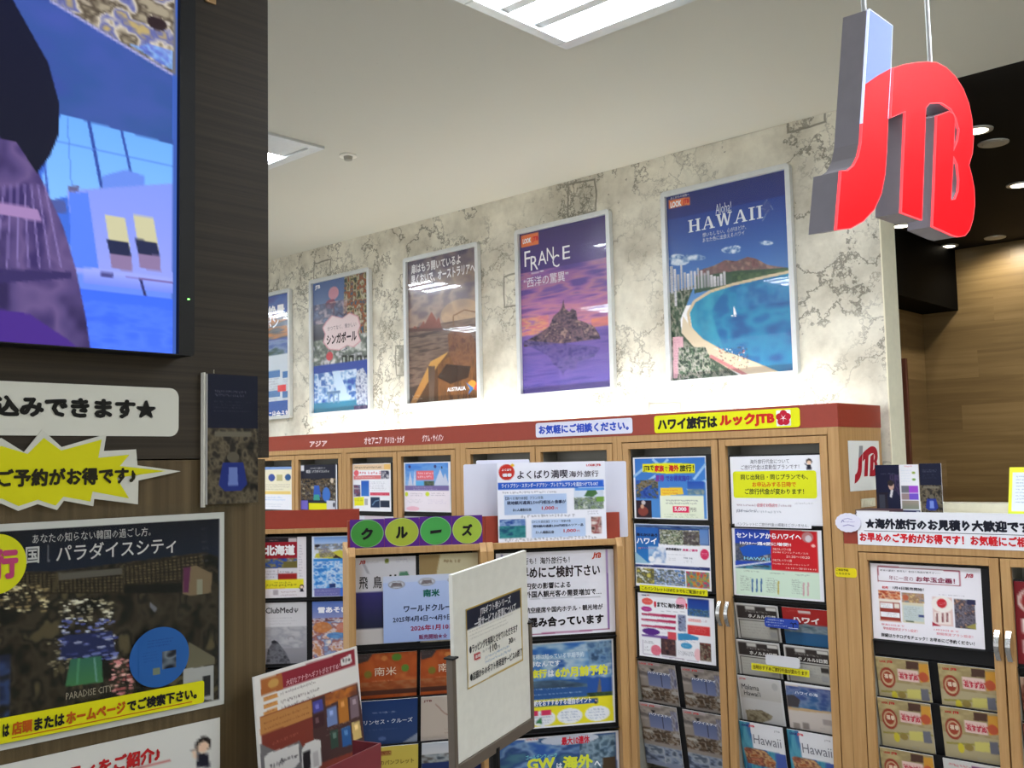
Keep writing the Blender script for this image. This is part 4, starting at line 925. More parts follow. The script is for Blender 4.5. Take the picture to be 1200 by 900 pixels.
post('poster_sheet', 'white poster of pink and purple text blocks with a blue sea photo', 'poster', cr(735, 690, .1)(*Q), c, T)
# right door
Q = [(548, 305), (985, 302), (1000, 637), (572, 632)]
def fig(c, x, y, s):                                # a small printed figure in a dark jacket
    c.e(x, y, s * .5, s * .5, (30, 24, 24)); c.e(x, y + s * .15, s * .36, s * .36, (240, 206, 180)); c.p([(x - s * .45, y + s * 1.4), (x - s * .3, y + s * .55), (x + s * .3, y + s * .55), (x + s * .45, y + s * 1.4)], (36, 36, 50)); c.l([(x - s * .35, y + s * .7), (x - s * .7, y + s * .3)], s * .16, (36, 36, 50))
c = Cv(100, 78, PAPER, hom(Q)); fig(c, 934, 336, 28)
def box_(pm, y, bx, col, *b):
    x0, z0, x1, z1 = bx(*b); pm.poly(rrect(x0, z0, x1, z1, min(.012, (z1 - z0) * .3)), y, col)
c.ln(590, 530, 850, 555, 1, (150, 120, 130), 3, .5, .1); c.ln(590, 560, 830, 585, 1, (130, 140, 150), 4, .5, .1); c.ln(870, 525, 975, 540, 1, (160, 160, 170), 5, .5)
T = [('海外旅行代金について', 650, 320, 842, 341, (60, 62, 80)), ('ご旅行代金は変動型プランです！', 606, 347, 890, 370, (70, 66, 80)), ('同じ出発日・同じプランでも、', 606, 394, 932, 420, (50, 60, 30), .02), ('お申込みする日時で', 664, 430, 876, 456, (214, 110, 10), .03), ('ご旅行代金が変わります！', 628, 462, 914, 492, (50, 60, 30), .02), ('店頭でお問合せ', 690, 533, 790, 552, (200, 60, 90)), ('JTBホームページ', 590, 561, 690, 580, (70, 70, 110))]
post('poster_sheet', 'white fare notice with a large yellow panel, top of its door', 'poster', cr(720, 460, .24436)(*Q), c, T, extra=lambda pm, y, bx: box_(pm, y, bx, (222, 226, 30), 566, 378, 975, 510))
c = Cv(60, 8, PAPER); post('notice_strip', 'white strip of small print hanging from the yellow-panelled fare notice', 'notice', [(861, 610), (951, 613), (951, 619.5), (861, 617)], c, [('パンフレットにご旅行代金の掲載はございません。', .03, .2, .97, .8, (110, 110, 120))], Y=4.0072)
Q = [(65, 78), (1010, 105), (1050, 865), (100, 778)]
c = Cv(110, 90, PAPER, hom(Q)); c.p([(98, 85), (965, 118), (985, 555), (1000, 835), (125, 770)], (206, 226, 206)); c.p([(98, 85), (470, 100), (490, 520), (115, 495)], (40, 70, 170)); c.p([(465, 100), (962, 120), (982, 555), (488, 522)], (198, 32, 40))
c.n(105, 240, 480, 440, [(110, 110, 120), (60, 70, 90), (160, 160, 160)], 3, 7, 5); c.p([(150, 290), (240, 255), (480, 270), (480, 350), (300, 395), (190, 370)], (30, 84, 180)); c.p([(110, 470), (480, 425), (482, 440), (115, 488)], (206, 214, 226)); c.n(115, 450, 488, 520, [(130, 140, 150), (40, 120, 150), (60, 60, 70)], 5, 6, 3, mk=c.inpoly([(115, 490), (482, 442), (488, 520), (118, 495)]))
c.e(860, 180, 62, 56, (180, 120, 120)); c.e(870, 196, 34, 36, (206, 196, 200)); c.e(922, 270, 22, 16, (240, 190, 180))
for x, y, k, a in ((200, 520, 3, (40, 90, 150)), (470, 545, 1, (180, 160, 60)), (735, 565, 2, (206, 150, 160))):
    c.ln(x, y, x + 150, y + 26, 1, (60, 70, 66), y, .7, 0); c.ln(x - 40, y + 50, x + 60, y + 220, 7, (90, 100, 94), x); c.ln(x + 30, y + 70, x + 100, y + 220, 7, (120, 130, 124), x + 1)
    for i in range(k): c.l([(x + 90 + i * 46, y + 90), (x + 90 + i * 46, y + 230)], 14, a)
T = [('セントレアからハワイへ', 112, 122, 800, 205, WHT, .04), ('10/29～週4便に増便!!', 152, 215, 692, 275, WHT, .03), ('HAWAII', 196, 378, 466, 425, (140, 200, 226), .02)]
for y, s, x1 in ((285, 'DELTA ハワイ線', 690), (322, 'DL/384 セントレア→ホノルル', 876), (368, '21:30～10:20', 890), (402, 'DELTA ハワイ線', 700), (445, 'DL/385 ホノルル→セントレア', 886), (492, '14:15～翌日18:35', 965)):
    T.append((s, 500 if x1 < 880 or 'DL' in s else 640, y, x1, y + 38, (244, 214, 206)))
T = [q for q in T]
post('poster_sheet', 'blue and red flight poster with a pale green timetable', 'poster', cr(850, 610, .1111)(*Q), c, T)

# cabinet behind the discs (crop 400,530-540,620 at x8.571)
Q = [(103, 115), (502, 112), (497, 600), (97, 585)]
c = Cv(70, 76, PAPER, hom(Q)); c.r(110, 125, 497, 180, (226, 196, 160)); c.r(430, 125, 497, 180, (236, 190, 110)); c.ln(125, 140, 390, 170, 1, (70, 60, 60), 2, .7, 0); c.e(142, 208, 26, 28, (226, 100, 110)); c.ln(170, 190, 395, 230, 1, (206, 80, 90), 3, .9, 0); c.p([(112, 235), (395, 232), (395, 270), (112, 272)], (216, 120, 120)); c.ln(130, 240, 380, 265, 1, WHT, 4); c.n(400, 190, 480, 270, [(40, 40, 60), (90, 90, 110), (206, 200, 200)], 5, 4, 4)
c.n(112, 325, 180, 440, [(50, 60, 100), (150, 80, 90), (70, 90, 140), (190, 170, 160)], 6, 3, 5); c.r(190, 285, 268, 440, (40, 90, 180), (60, 120, 200)); c.ln(280, 290, 460, 390, 6, (110, 110, 124), 7, .4); c.r(280, 402, 482, 436, (206, 50, 80)); c.ln(290, 408, 470, 432, 1, WHT, 3); c.p([(112, 450), (215, 446), (215, 530), (116, 532)], (230, 226, 40)); c.ln(125, 455, 210, 490, 2, (110, 110, 20), 4); c.r(222, 465, 254, 528, (170, 170, 176)); c.r(284, 450, 378, 555, (30, 50, 80)); c.l([(300, 530), (330, 490), (370, 480)], 10, (110, 140, 170)); c.r(385, 485, 480, 555, (36, 46, 66))
post('poster_sheet', 'white sheet with orange header and small yellow block, above the purple cards', 'poster', cr(400, 530, .11667)(*Q), c)
Q = [(625, 103), (1095, 95), (1108, 605), (622, 592)]
c = Cv(76, 76, PAPER, hom(Q)); c.r(640, 115, 1075, 335, (70, 130, 210), (170, 200, 230)); c.n(640, 120, 1075, 330, [(60, 120, 210), (120, 170, 226), (90, 150, 220)], 2, 4, 4, al=.5)
for x, y0, w_ in ((690, 190, 24), (735, 170, 16), (990, 170, 60), (1040, 210, 40)): c.p([(x, y0), (x + w_, 330), (x - w_, 330)], (200, 206, 226))
c.e(685, 145, 12, 16, (60, 60, 120)); c.e(940, 145, 12, 16, (60, 60, 120)); c.e(1006, 155, 6, 12, (50, 50, 70)); c.r(750, 185, 925, 275, (226, 110, 120)); c.ln(765, 195, 910, 260, 2, WHT, 3, .7, 0); c.r(745, 290, 830, 330, (90, 170, 220)); c.n(830, 285, 930, 335, [(60, 80, 60), (100, 110, 90)], 4, 5, 3); c.r(636, 332, 1078, 382, (120, 106, 160)); c.ln(720, 340, 960, 378, 2, (226, 220, 240), 5)
c.r(636, 382, 1090, 590, (240, 230, 238)); c.e(650, 415, 16, 22, (206, 220, 60)); c.e(862, 415, 20, 22, (206, 220, 60)); c.ln(690, 400, 830, 440, 2, (140, 130, 150), 6); c.ln(900, 400, 1060, 440, 2, (140, 130, 150), 7); c.ln(650, 460, 820, 510, 3, (150, 150, 160), 8, .3); c.ln(865, 465, 1060, 520, 3, (170, 160, 200), 9, .3); c.e(712, 562, 66, 24, (240, 190, 206))
post('poster_sheet', 'pale blue and pink sheet with a coral title panel, above the green discs', 'poster', cr(400, 530, .11667)(*Q), c)
for (x0, x1, lab) in ((411, 462, 'left'), (473, 533, 'right')):
    a, b = onY(x0 + 1, 604, 4.0213), onY(x1 - 1, 604, 4.0213); z = zz(435, 604) if lab == 'left' else zz(500, 605)
    c = Cv(30, 24, (214, 214, 222)); c.r(.3, .02, .8, .1, (206, 190, 200)); c.ln(.1, .2, .9, .9, 8, (140, 140, 150), 3)
    o0 = (CX[0] if lab == 'left' else CX[1]); a = [max(a[0], o0[0] + .037)]; b = [min(b[0], o0[1] - .037)]
    tag(sheet(b[0] - a[0], .285, c).build('poster_sheet', M['ink'], None, ((a[0] + b[0]) / 2, 4.0213, z - .287)), 'white sheet showing only its top edge above the purple cards, %s one' % lab, 'poster')
# leftmost cabinet (crop 310,520-540,620 at x5.217)
Q = [(-60, 148), (166, 136), (170, 372 + 20), (-60, 400)]
a, b = onY(342.5, 547, 4.0213), onY(343, 594, 4.0213); xr_ = min((a[0] + b[0]) / 2, DX[0][1] - .037); xl_ = max(xr_ - .42, DX[0][0] + .037); zt = zz(328, 547)
lf = lambda x, y: ((onY(310 + x * .19167, 520 + y * .19167, 4.0213)[0] - xl_) / (xr_ - xl_), (zt - onY(310 + x * .19167, 520 + y * .19167, 4.0213)[2]) / .29)
c = Cv(64, 72, PAPER, lf); c.r(-80, 138, 166, 160, (120, 150, 200)); c.r(-80, 162, 166, 310, (236, 228, 200)); c.e(45, 208, 20, 22, (60, 80, 150)); c.r(75, 190, 110, 228, (190, 180, 130)); c.e(143, 206, 18, 20, (50, 90, 140)); c.e(-20, 208, 20, 22, (90, 110, 150)); c.ln(-60, 245, 160, 285, 3, (150, 140, 130), 3); c.r(-80, 290, 160, 308, (236, 206, 120)); c.ln(-60, 320, 160, 350, 2, (110, 160, 220), 4); c.ln(-60, 360, 150, 390, 2, (170, 180, 200), 5)
tag(sheet(xr_ - xl_, .29, c).build('poster_sheet', M['ink'], None, ((xl_ + xr_) / 2, 4.0213, zt - .29)), 'pale sheet with small round pictures, cut off by the dark pillar', 'poster')
a, b = onY(351.5, 546, 4.0213), onY(395, 544, 4.0213); zt = zz(373, 545); a = [max(a[0], DX[1][0] + .037)]; b = [min(b[0], DX[1][1] - .037)]; W2 = b[0] - a[0]
lf = lambda x, y: ((onY(310 + x * .19167, 520 + y * .19167, 4.0213)[0] - a[0]) / W2, (zt - onY(310 + x * .19167, 520 + y * .19167, 4.0213)[2]) / .29)
c = Cv(64, 72, PAPER, lf); c.r(224, 134, 436, 420, (30, 32, 50)); c.n(224, 215, 436, 345, NIGHT, 4, 12, 9); c.p([(305, 255), (335, 255), (345, 325), (300, 325)], (50, 90, 180)); c.p([(305, 310), (335, 310), (340, 345), (300, 345)], (60, 150, 140)); c.e(378, 310, 24, 44, (60, 110, 190)); c.e(412, 226, 10, 16, (206, 190, 170)); c.r(224, 345, 268, 420, (110, 100, 190)); c.r(272, 362, 380, 420, YEL); c.r(380, 345, 434, 420, (206, 206, 214)); c.e(424, 372, 6, 14, (36, 36, 50)); c.r(220, 134, 245, 168, (220, 220, 226))
T = [('韓国｜パラダイスシティ', 256, 160, 396, 178, (226, 226, 230)), ('あなたの知らない韓国の過ごし方', 282, 145, 372, 153, (200, 200, 206))]
tag(sheet(W2, .29, c, T).build('poster_sheet', M['ink'], None, ((a[0] + b[0]) / 2, 4.0213, zt - .29)), 'dark night-scene sheet with a yellow block, right door of the leftmost cabinet', 'poster')

# counter poster (crop 1010,650-1170,770 at x7.5)
Q = [(60, 66), (1048, 130), (1082, 842), (92, 725)]
c = Cv(130, 96, (238, 234, 240), hom(Q)); 
for pts in ([(130, 100), (858, 152)], [(130, 226), (860, 282)], [(132, 100), (134, 226)], [(856, 152), (860, 282)]): c.l(pts, 9, (150, 40, 60))
c.r(136, 306, 332, 590, (236, 226, 214)); c.n(136, 306, 332, 395, [(160, 60, 40), (206, 120, 80), (226, 190, 150), (140, 40, 40)], 3, 7, 4); c.r(146, 405, 334, 580, (150, 60, 50)); c.r(152, 412, 268, 470, WHT); c.r(278, 425, 322, 470, (230, 220, 210)); c.r(156, 492, 328, 550, WHT); c.ln(160, 420, 262, 465, 3, (140, 110, 110), 4); c.ln(210, 500, 320, 545, 3, (140, 110, 110), 5); c.r(150, 560, 340, 590, (206, 150, 130))
c.r(342, 330, 545, 610, (214, 206, 180)); c.n(342, 330, 545, 430, [(216, 186, 130), (150, 120, 90), (190, 150, 130), (120, 130, 140)], 4, 7, 4); c.e(376, 374, 26, 26, (190, 100, 70)); c.r(355, 440, 540, 590, (196, 206, 206)); c.ln(360, 450, 530, 580, 7, (130, 140, 130), 6); c.r(490, 525, 540, 550, (70, 80, 130)); c.r(380, 575, 450, 590, (80, 90, 60))
c.r(612, 368, 800, 635, (226, 196, 190)); c.e(700, 440, 96, 70, (240, 232, 226)); c.e(697, 430, 44, 40, (196, 40, 50)); c.ln(665, 415, 730, 450, 2, WHT, 3); c.r(630, 505, 780, 620, (240, 226, 220))
for x in (655, 705, 745): c.l([(x, 515), (x, 595)], 18, (150, 100, 100))
c.p([(612, 590), (690, 630), (612, 625)], (170, 40, 60)); c.n(803, 392, 1000, 665, [(70, 70, 84), (130, 120, 130), (56, 56, 70), (170, 130, 110)], 8, 8, 10); c.r(920, 398, 1000, 450, (50, 50, 80)); c.p([(900, 640), (1000, 610), (1000, 665)], (160, 150, 80))
c.ln(670, 345, 900, 378, 1, (80, 70, 80), 9, .6, 0)
T = [('年末の最終！新年も！全日の商品が勢ぞろい～', 150, 120, 690, 176, (60, 50, 60)), ('年に一度の', 228, 176, 446, 232, (140, 60, 90)), ('お年玉企画！', 468, 188, 820, 262, (140, 50, 80), .04), ('初売', 166, 268, 222, 296, (206, 50, 60), .03), ('1月4日販売開始！', 262, 272, 540, 322, (50, 50, 60), .02), ('早割10日まで', 160, 594, 365, 634, (220, 70, 90)), ('早割期間限定プラン設定！', 176, 625, 484, 684, (214, 70, 90)), ('1月29日まで', 628, 650, 850, 690, (220, 70, 90)), ('期間限定プラン設定！', 650, 682, 976, 742, (214, 70, 90)), ('詳細はカタログをチェック！お早めにご予約ください！', 160, 678, 990, 808, BLK, .03)]
post('poster_sheet', 'white new-year plan poster in the left door of the counter, under the banner', 'poster', cr(1010, 650, .13333)(*Q), c, T, logos=[(903, 170, 985, 218, (160, 50, 70))])
a = onY(1187, 681, 4.0213); c = Cv(60, 44, (120, 30, 36)); c.e(.16, .24, .13, .16, (206, 180, 170)); c.e(.16, .24, .1, .13, (150, 40, 40)); c.r(.06, .46, .6, .62, (230, 226, 220)); c.r(.06, .7, .6, .86, (230, 226, 220)); c.ln(.1, .48, .58, .6, 2, (120, 90, 90), 2); c.ln(.1, .72, .58, .84, 2, (120, 90, 90), 3)
tag(sheet(.42, .297, c).build('poster_sheet', M['ink'], None, (max(a[0], KX[1][0] + .037) + .21, 4.0213, zz(1194, 681) - .298)), 'dark red poster at the right edge of the picture, beside the counter door handles', 'poster')

# ================================================================ brochures (A4, one kind built once, then copied)
KIND = {}
def COLX(px):                                       # middle of the brochure column under a picture column
    for (a, b), cut in ((AX[0], 800), (AX[1], 920), (KX[0], 1094)):
        if float(onY(px, 780, 4.0)[0]) < b: return a + .034 + .110 if px < cut else b - .034 - .110
def brochure(kind, label, group, x, Y, zt, rz=0.0, tilt=PT, n=None, name='brochure'):
    """x, Y, zt: place of the middle of the top edge; leans forward at the top"""
    pm = KIND[kind]
    if isinstance(pm, PM): pm = KIND[kind] = pm.mesh('brochure', M['ink'])
    H = .297; s, c_ = math.sin(tilt), math.cos(tilt); nx, ny = (-math.sin(rz), math.cos(rz))
    o = link(name, pm, None, (x + nx * H * s, Y + ny * H * s, zt - H * c_), rz, tilt)
    return tag(o, label, 'brochure', group)
def a4(kind, c, texts=(), t=.003, logos=(), extra=None): KIND[kind] = sheet(.21, .297, c, texts, t=t, logos=logos, extra=extra, m=ID)
lk = [('LOOK', .05, .03, .2, .055, (60, 70, 140), .05), ('JTB', .22, .03, .34, .058, (206, 40, 60), .05)]
# room with a blue window (crop 735,765-855,900 x6.667, lower left one)
c = Cv(48, 66, (170, 160, 152), hom([(105, 385), (395, 435), (400, 905), (100, 860)])); c.n(100, 380, 400, 560, [(150, 140, 132), (196, 186, 176), (120, 112, 110)], 2, 4, 4)
c.p([(175, 470), (345, 500), (350, 610), (175, 575)], (110, 124, 170), (140, 150, 190)); c.l([(278, 490), (278, 590)], 6, (60, 60, 80)); c.p([(196, 450), (232, 455), (215, 480)], (40, 34, 40)); c.r(345, 470, 395, 600, (140, 140, 160)); c.n(345, 460, 395, 610, [(110, 110, 140), (190, 190, 206), (130, 124, 130)], 3, 3, 3)
c.n(100, 570, 400, 720, [(84, 66, 50), (120, 96, 74), (196, 190, 180), (70, 56, 44), (104, 84, 66)], 5, 7, 5); c.e(150, 605, 40, 10, (206, 200, 190)); c.e(372, 640, 30, 16, (196, 190, 184)); c.r(100, 700, 400, 910, (150, 160, 186)); c.n(100, 700, 400, 870, [(80, 90, 110), (150, 166, 196), (190, 200, 214), (96, 110, 130)], 6, 5, 5); c.l([(255, 735), (262, 860)], 6, (206, 210, 220)); c.r(100, 385, 275, 440, (206, 190, 190))
c.a *= .84; a4('room', c, [('ハワイステイ', .25, .145, .85, .185, (230, 232, 240), .03), ('LOOK', .04, .02, .24, .05, (200, 90, 90), .06), ('JTB', .27, .02, .42, .052, (200, 60, 60), .06)])
G = 'hotel room brochures'
for (px, py), lab in zip(((770, 777), (820, 784), (772, 826), (821, 835.5)), ('upper left', 'upper right', 'lower left', 'lower right')):
    x = COLX(px); r = 0 if py < 800 else 1
    brochure('room', 'brochure showing a room with a blue window, %s of four alike' % lab, G, x, 4.022, A1[3 + r][1])
# white rate sheets in grey holders (crop 850,700-980,800 x9)
c = Cv(50, 70, (196, 194, 190)); c.r(.03, .02, .97, .98, (206, 204, 198)); c.r(.05, .035, .96, .23, (54, 48, 46)); c.r(.25, .04, .47, .09, (190, 186, 180)); c.r(.72, .04, .95, .085, (200, 196, 190)); c.ln(.25, .1, .8, .14, 1, (220, 216, 210), 2, .7, 0); c.r(.08, .245, .93, .52, (176, 174, 166)); c.l([(.07, .25), (.94, .25)], .016, (60, 56, 52)); c.l([(.07, .53), (.94, .53)], .014, (60, 56, 52)); c.l([(.07, .25), (.07, .53)], .016, (60, 56, 52)); c.l([(.94, .25), (.94, .53)], .016, (60, 56, 52)); c.ln(.12, .29, .85, .45, 4, (130, 126, 120), 3, .3); c.r(.76, .4, .9, .48, (160, 160, 160)); c.ln(.1, .6, .9, .95, 8, (140, 136, 130), 4); c.r(.76, .28, .92, .35, (60, 56, 52))
a4('rates', c, [('ホノルル5日間', .3, .15, .93, .205, (226, 222, 216), .03)])
c = Cv(50, 70, (150, 36, 34)); c.r(0, 0, 1, .24, (160, 40, 38)); c.r(0, .235, 1, .4, (120, 130, 140), (70, 100, 130)); c.n(0, .22, 1, .36, [(70, 90, 100), (130, 140, 146), (90, 110, 124)], 3, 4, 4, mk=c.inpoly([(0, .32), (.3, .25), (.5, .22), (.8, .27), (1, .3), (1, .36), (0, .36)])); c.r(0, .36, 1, 1, (50, 90, 130), (40, 110, 150)); c.r(.36, .04, .62, .08, (206, 190, 186)); c.ln(.1, .04, .34, .075, 1, (220, 120, 110), 4, .8, 0)
a4('red', c, [('ハワイ', .2, .125, .8, .215, (240, 226, 222), .05)])
def xat(px, py): return COLX(px)
z2 = [A2[k][1] for k in (2, 3, 4, 5)]
brochure('rates', 'black and white rate brochure beside the red one, half under the small blue card', 'rate brochures', xat(884.5, 708), 4.022, z2[0])
brochure('red', 'red brochure with white lettering and a blue sea below, right of the small blue card', None, xat(942, 713), 4.022, z2[0])
brochure('rates', 'black and white rate brochure left of the blank white card', 'rate brochures', xat(885, 751), 4.022, z2[1])
brochure('rates', 'black and white rate brochure right of the blank white card', 'rate brochures', xat(944.5, 759), 4.022, z2[1])
# misty headland (crop 850,780-990,900 x7.5)
c = Cv(50, 70, (186, 184, 182), hom([(92, 82), (480, 135), (530, 620), (140, 560)])); c.r(80, 80, 540, 300, (196, 194, 192), (176, 172, 166)); c.p([(160, 335), (300, 340), (400, 385), (380, 410), (300, 430), (250, 470), (180, 480)], (110, 98, 76), (140, 128, 104)); c.n(150, 330, 410, 480, [(96, 84, 64), (150, 140, 116), (120, 108, 84)], 3, 6, 5, mk=c.inpoly([(160, 335), (300, 340), (400, 385), (380, 410), (300, 430), (250, 470), (180, 480)])); c.r(100, 470, 540, 620, (120, 136, 146), (80, 100, 120)); c.l([(95, 82), (145, 560)], 22, (206, 206, 206)); c.l([(478, 140), (525, 600)], 26, (200, 200, 200)); c.e(425, 180, 26, 26, (170, 168, 166))
a4('malama', c, [('Malama', .08, .12, .48, .2, (40, 40, 44)), ("Hawai'i", .12, .215, .5, .29, (40, 40, 44)), ('JTB', .04, .03, .2, .06, (200, 110, 110), .05)])
brochure('malama', 'grey brochure with a misty headland and two lines of dark lettering', None, xat(888, 794), 4.022, z2[2])
c = Cv(50, 70, (200, 190, 182), hom([(520, 150), (945, 212), (985, 700), (575, 630)])); c.l([(520, 158), (945, 220)], 20, (226, 226, 230)); c.p([(530, 180), (940, 232), (945, 385), (545, 330)], (56, 70, 130), (60, 110, 150)); c.n(530, 180, 945, 385, [(60, 74, 130), (150, 156, 180), (50, 90, 140)], 3, 4, 4, al=.6); c.p([(535, 250), (600, 250), (660, 290), (640, 340), (545, 330)], (70, 66, 70)); c.p([(545, 330), (945, 385), (945, 395), (700, 372), (548, 350)], (190, 160, 120)); c.r(590, 440, 650, 490, (150, 140, 132)); c.r(670, 445, 735, 500, (140, 130, 124)); c.r(850, 430, 935, 480, (160, 150, 146)); c.ln(780, 480, 940, 510, 1, (120, 110, 110), 4); c.ln(600, 520, 940, 640, 4, (150, 140, 136), 5)
a4('beach', c, [('ハワイの海', .2, .11, .7, .16, (214, 220, 236), .03)])
brochure('beach', 'brochure with a blue bay above plain beige, right of the misty headland one', None, xat(948, 804.5), 4.022, z2[2])
c = Cv(50, 70, (60, 130, 160), hom([(110, 480), (515, 550), (515, 1050), (110, 980)])); c.n(105, 480, 520, 1000, [(40, 110, 140), (90, 160, 180), (50, 90, 150)], 3, 9, 2); c.p([(215, 500), (515, 550), (515, 750), (220, 690)], (226, 226, 230)); c.n(125, 680, 420, 850, [(150, 80, 50), (206, 170, 120), (110, 60, 50), (190, 120, 90)], 4, 5, 5, mk=c.inpoly([(130, 690), (200, 675), (330, 720), (415, 800), (400, 850), (280, 830), (150, 800)])); c.p([(420, 735), (515, 750), (515, 1000), (430, 1000)], (70, 90, 160)); c.r(105, 850, 430, 1000, (60, 140, 170)); c.n(110, 840, 500, 1000, [(50, 120, 150), (90, 110, 190), (130, 120, 150)], 6, 9, 2)
a4('script', c, [('Hawaii', .3, .17, .93, .31, (120, 120, 130)), ('LOOK', .06, .035, .22, .07, (50, 60, 130), .06), ('JTB', .22, .035, .36, .075, (210, 50, 70), .06), ('JTB', .8, .06, .93, .09, (120, 120, 126))])
brochure('script', 'turquoise brochure with a white script panel, left of the two alike', 'script brochures', xat(892, 848.5), 4.022, z2[3])
brochure('script', 'turquoise brochure with a white script panel, right of the two alike', 'script brochures', xat(952, 859.5), 4.022, z2[3])
# counter: lucky-bag brochures (crop 1010,760-1180,900 x6.43)
c = Cv(60, 84, (180, 164, 126), hom([(100, 360), (515, 412), (555, 850), (145, 760)])); c.r(90, 360, 560, 880, (178, 164, 128)); c.n(100, 365, 520, 560, [(186, 168, 120), (160, 142, 100), (176, 158, 120)], 2, 4, 3); c.e(192, 486, 56, 56, (150, 60, 44)); c.e(192, 486, 44, 42, (206, 180, 140)); c.e(192, 484, 34, 32, (160, 70, 50)); c.r(265, 440, 435, 530, (226, 196, 186)); c.ln(270, 452, 432, 525, 2, (190, 60, 70), 3, .8, 0); c.p([(335, 400), (435, 412), (432, 455), (335, 445)], (84, 60, 50)); c.p([(435, 420), (515, 428), (520, 530), (440, 530)], (206, 150, 60)); c.e(470, 500, 40, 28, (190, 90, 60))
c.p([(140, 552), (520, 590), (525, 600), (142, 562)], (150, 140, 70)); c.p([(335, 560), (440, 570), (445, 625), (335, 610)], (206, 196, 110)); c.e(240, 590, 22, 26, (206, 190, 60)); c.e(295, 590, 32, 18, (150, 130, 70)); c.p([(440, 565), (505, 572), (512, 640), (446, 632)], (110, 110, 120)); c.r(140, 625, 345, 760, (190, 176, 166)); c.ln(160, 640, 335, 720, 4, (160, 140, 140), 4); c.e(400, 695, 32, 20, (150, 146, 140)); c.ln(350, 640, 520, 800, 5, (170, 166, 150), 6); c.p([(150, 715), (330, 742), (330, 770), (150, 745)], (100, 110, 90))
lb = [('福', .15, .235, .245, .325, (230, 206, 180), .05), ('春', .25, .235, .34, .325, (230, 206, 180), .05), ('おすすめ', .44, .19, .78, .27, (200, 60, 80), .04), ('LOOK', .08, .045, .2, .075, (190, 60, 50), .05), ('JTB', .22, .04, .33, .08, (200, 40, 50), .05)]
lb[0] = ('福', .14, .225, .215, .29, (230, 206, 180), .05); lb[1] = ('春', .225, .225, .3, .29, (230, 206, 180), .05)
a4('lucky', c, lb)
zk = [K1[k][1] for k in (1, 2, 3)]
for (px, py), r, lab in (((1056, 772), 0, 'left, first row'), ((1128, 781.5), 0, 'right, first row'), ((1059.5, 821), 1, 'left, second row'), ((1131.5, 832.5), 1, 'right, second row'), ((1061.5, 880.5), 2, 'left, lowest row in view')):
    brochure('lucky', 'gold brochure with a round red emblem, %s' % lab, 'gold brochures in the counter', xat(px, py), 4.022, zk[r])
c2 = Cv(50, 70, (206, 204, 200)); c2.r(.5, .05, 1, .22, (110, 40, 96)); c2.ln(.1, .05, .45, .1, 1, (200, 60, 70), 2, .8, 0); c2.e(.2, .3, .12, .09, (206, 60, 80)); c2.n(.4, .25, .95, .5, [(206, 190, 180), (150, 120, 130), (230, 226, 226)], 3, 5, 4); c2.ln(.1, .55, .9, .95, 8, (140, 140, 150), 4)
a4('plum', c2, [('福春', .1, .24, .32, .34, WHT, .04)])
brochure('plum', 'white brochure with a plum corner at the foot of the left counter door', None, xat(1134, 893.5), 4.022, zk[2])
for k in (0, 1):
    P = onY(1189, 800, 4.022); c3 = Cv(40, 56, (90, 40, 36)); c3.n(0, 0, 1, 1, [(84, 40, 34), (150, 90, 70), (110, 60, 50), (190, 160, 140)], 4 + k, 4, 6)
    a4('brown%d' % k, c3); brochure('brown%d' % k, 'brown brochure at the right edge of the picture, %s row under the dark red poster' % ('first', 'second')[k], None, KX[1][0] + .034 + .11, 4.022, K2[1 + k][1])

# small cards lying across the brochure fronts
def card(lab, q, col, Y=4.0085, txt=(), cat='card', name='small_card', extra=None):
    xc, z0, wd, h = corners(q, fy(Y)); pm = PM(); r = min(.012, h * .3)
    pm.slab([rrect(-wd / 2, 0, wd / 2, h, r)], -.001, 0, col)
    for s, u0, v0, u1, v1, tc, b in txt: pm.text(s, (u0 - .5) * wd, (1 - v1) * h, (u1 - .5) * wd, (1 - v0) * h, -.0016, tc, b)
    if extra: extra(pm, wd, h)
    return tag(pm.build(name, M['ink'], None, (xc, Y, z0)), lab, cat)
def palm(pm, wd, h):
    pm.poly([(wd * .2, h * .1), (wd * .48, h * .1), (wd * .48, h * .16), (wd * .2, h * .16)], -.0014, (206, 216, 236)); pm.poly([(wd * .33, h * .15), (wd * .355, h * .15), (wd * .36, h * .6), (wd * .33, h * .6)], -.0016, (20, 24, 60)); pm.poly([(wd * .24, h * .55), (wd * .3, h * .72), (wd * .35, h * .62), (wd * .42, h * .74), (wd * .46, h * .52), (wd * .38, h * .6), (wd * .34, h * .48), (wd * .31, h * .6)], -.0018, (20, 24, 60))
card('small blue card across the rate and red brochures', [(895, 721.5), (935.5, 728), (936.5, 739.5), (897, 733.5)], (44, 70, 160), txt=[('特別割引のご案内', .1, .14, .58, .3, (190, 204, 236), 0), ('お問い合わせください', .05, .42, .55, .55, (190, 204, 236), 0), ('詳しくはスタッフまで', .1, .68, .66, .82, (190, 204, 236), 0)], extra=palm)
card('small blank white card across the two lower rate brochures', [(896.5, 766.5), (937, 771), (938, 784), (898, 779)], (206, 206, 210), Y=4.005)
strip('notice_strip', 'yellow paper strip below the blank white card', [(880.5, 776.5), (949, 785.5), (948.5, 793.5), (881, 785)], '当時おすすめご旅行代金が変わります', (214, 206, 40), (90, 70, 20), Y=4.0092)
card('tiny yellow label stuck on the oak post left of the counter door', [(979, 665.5), (1004, 665.5), (1004, 676.5), (979, 676.5)], (226, 206, 30), Y=3.9995, txt=[('ご来店予約', .04, .12, .62, .36, (60, 50, 10), .02), ('こちらから', .04, .52, .7, .72, (60, 50, 10), .02)], name='label_sticker', cat='sticker')

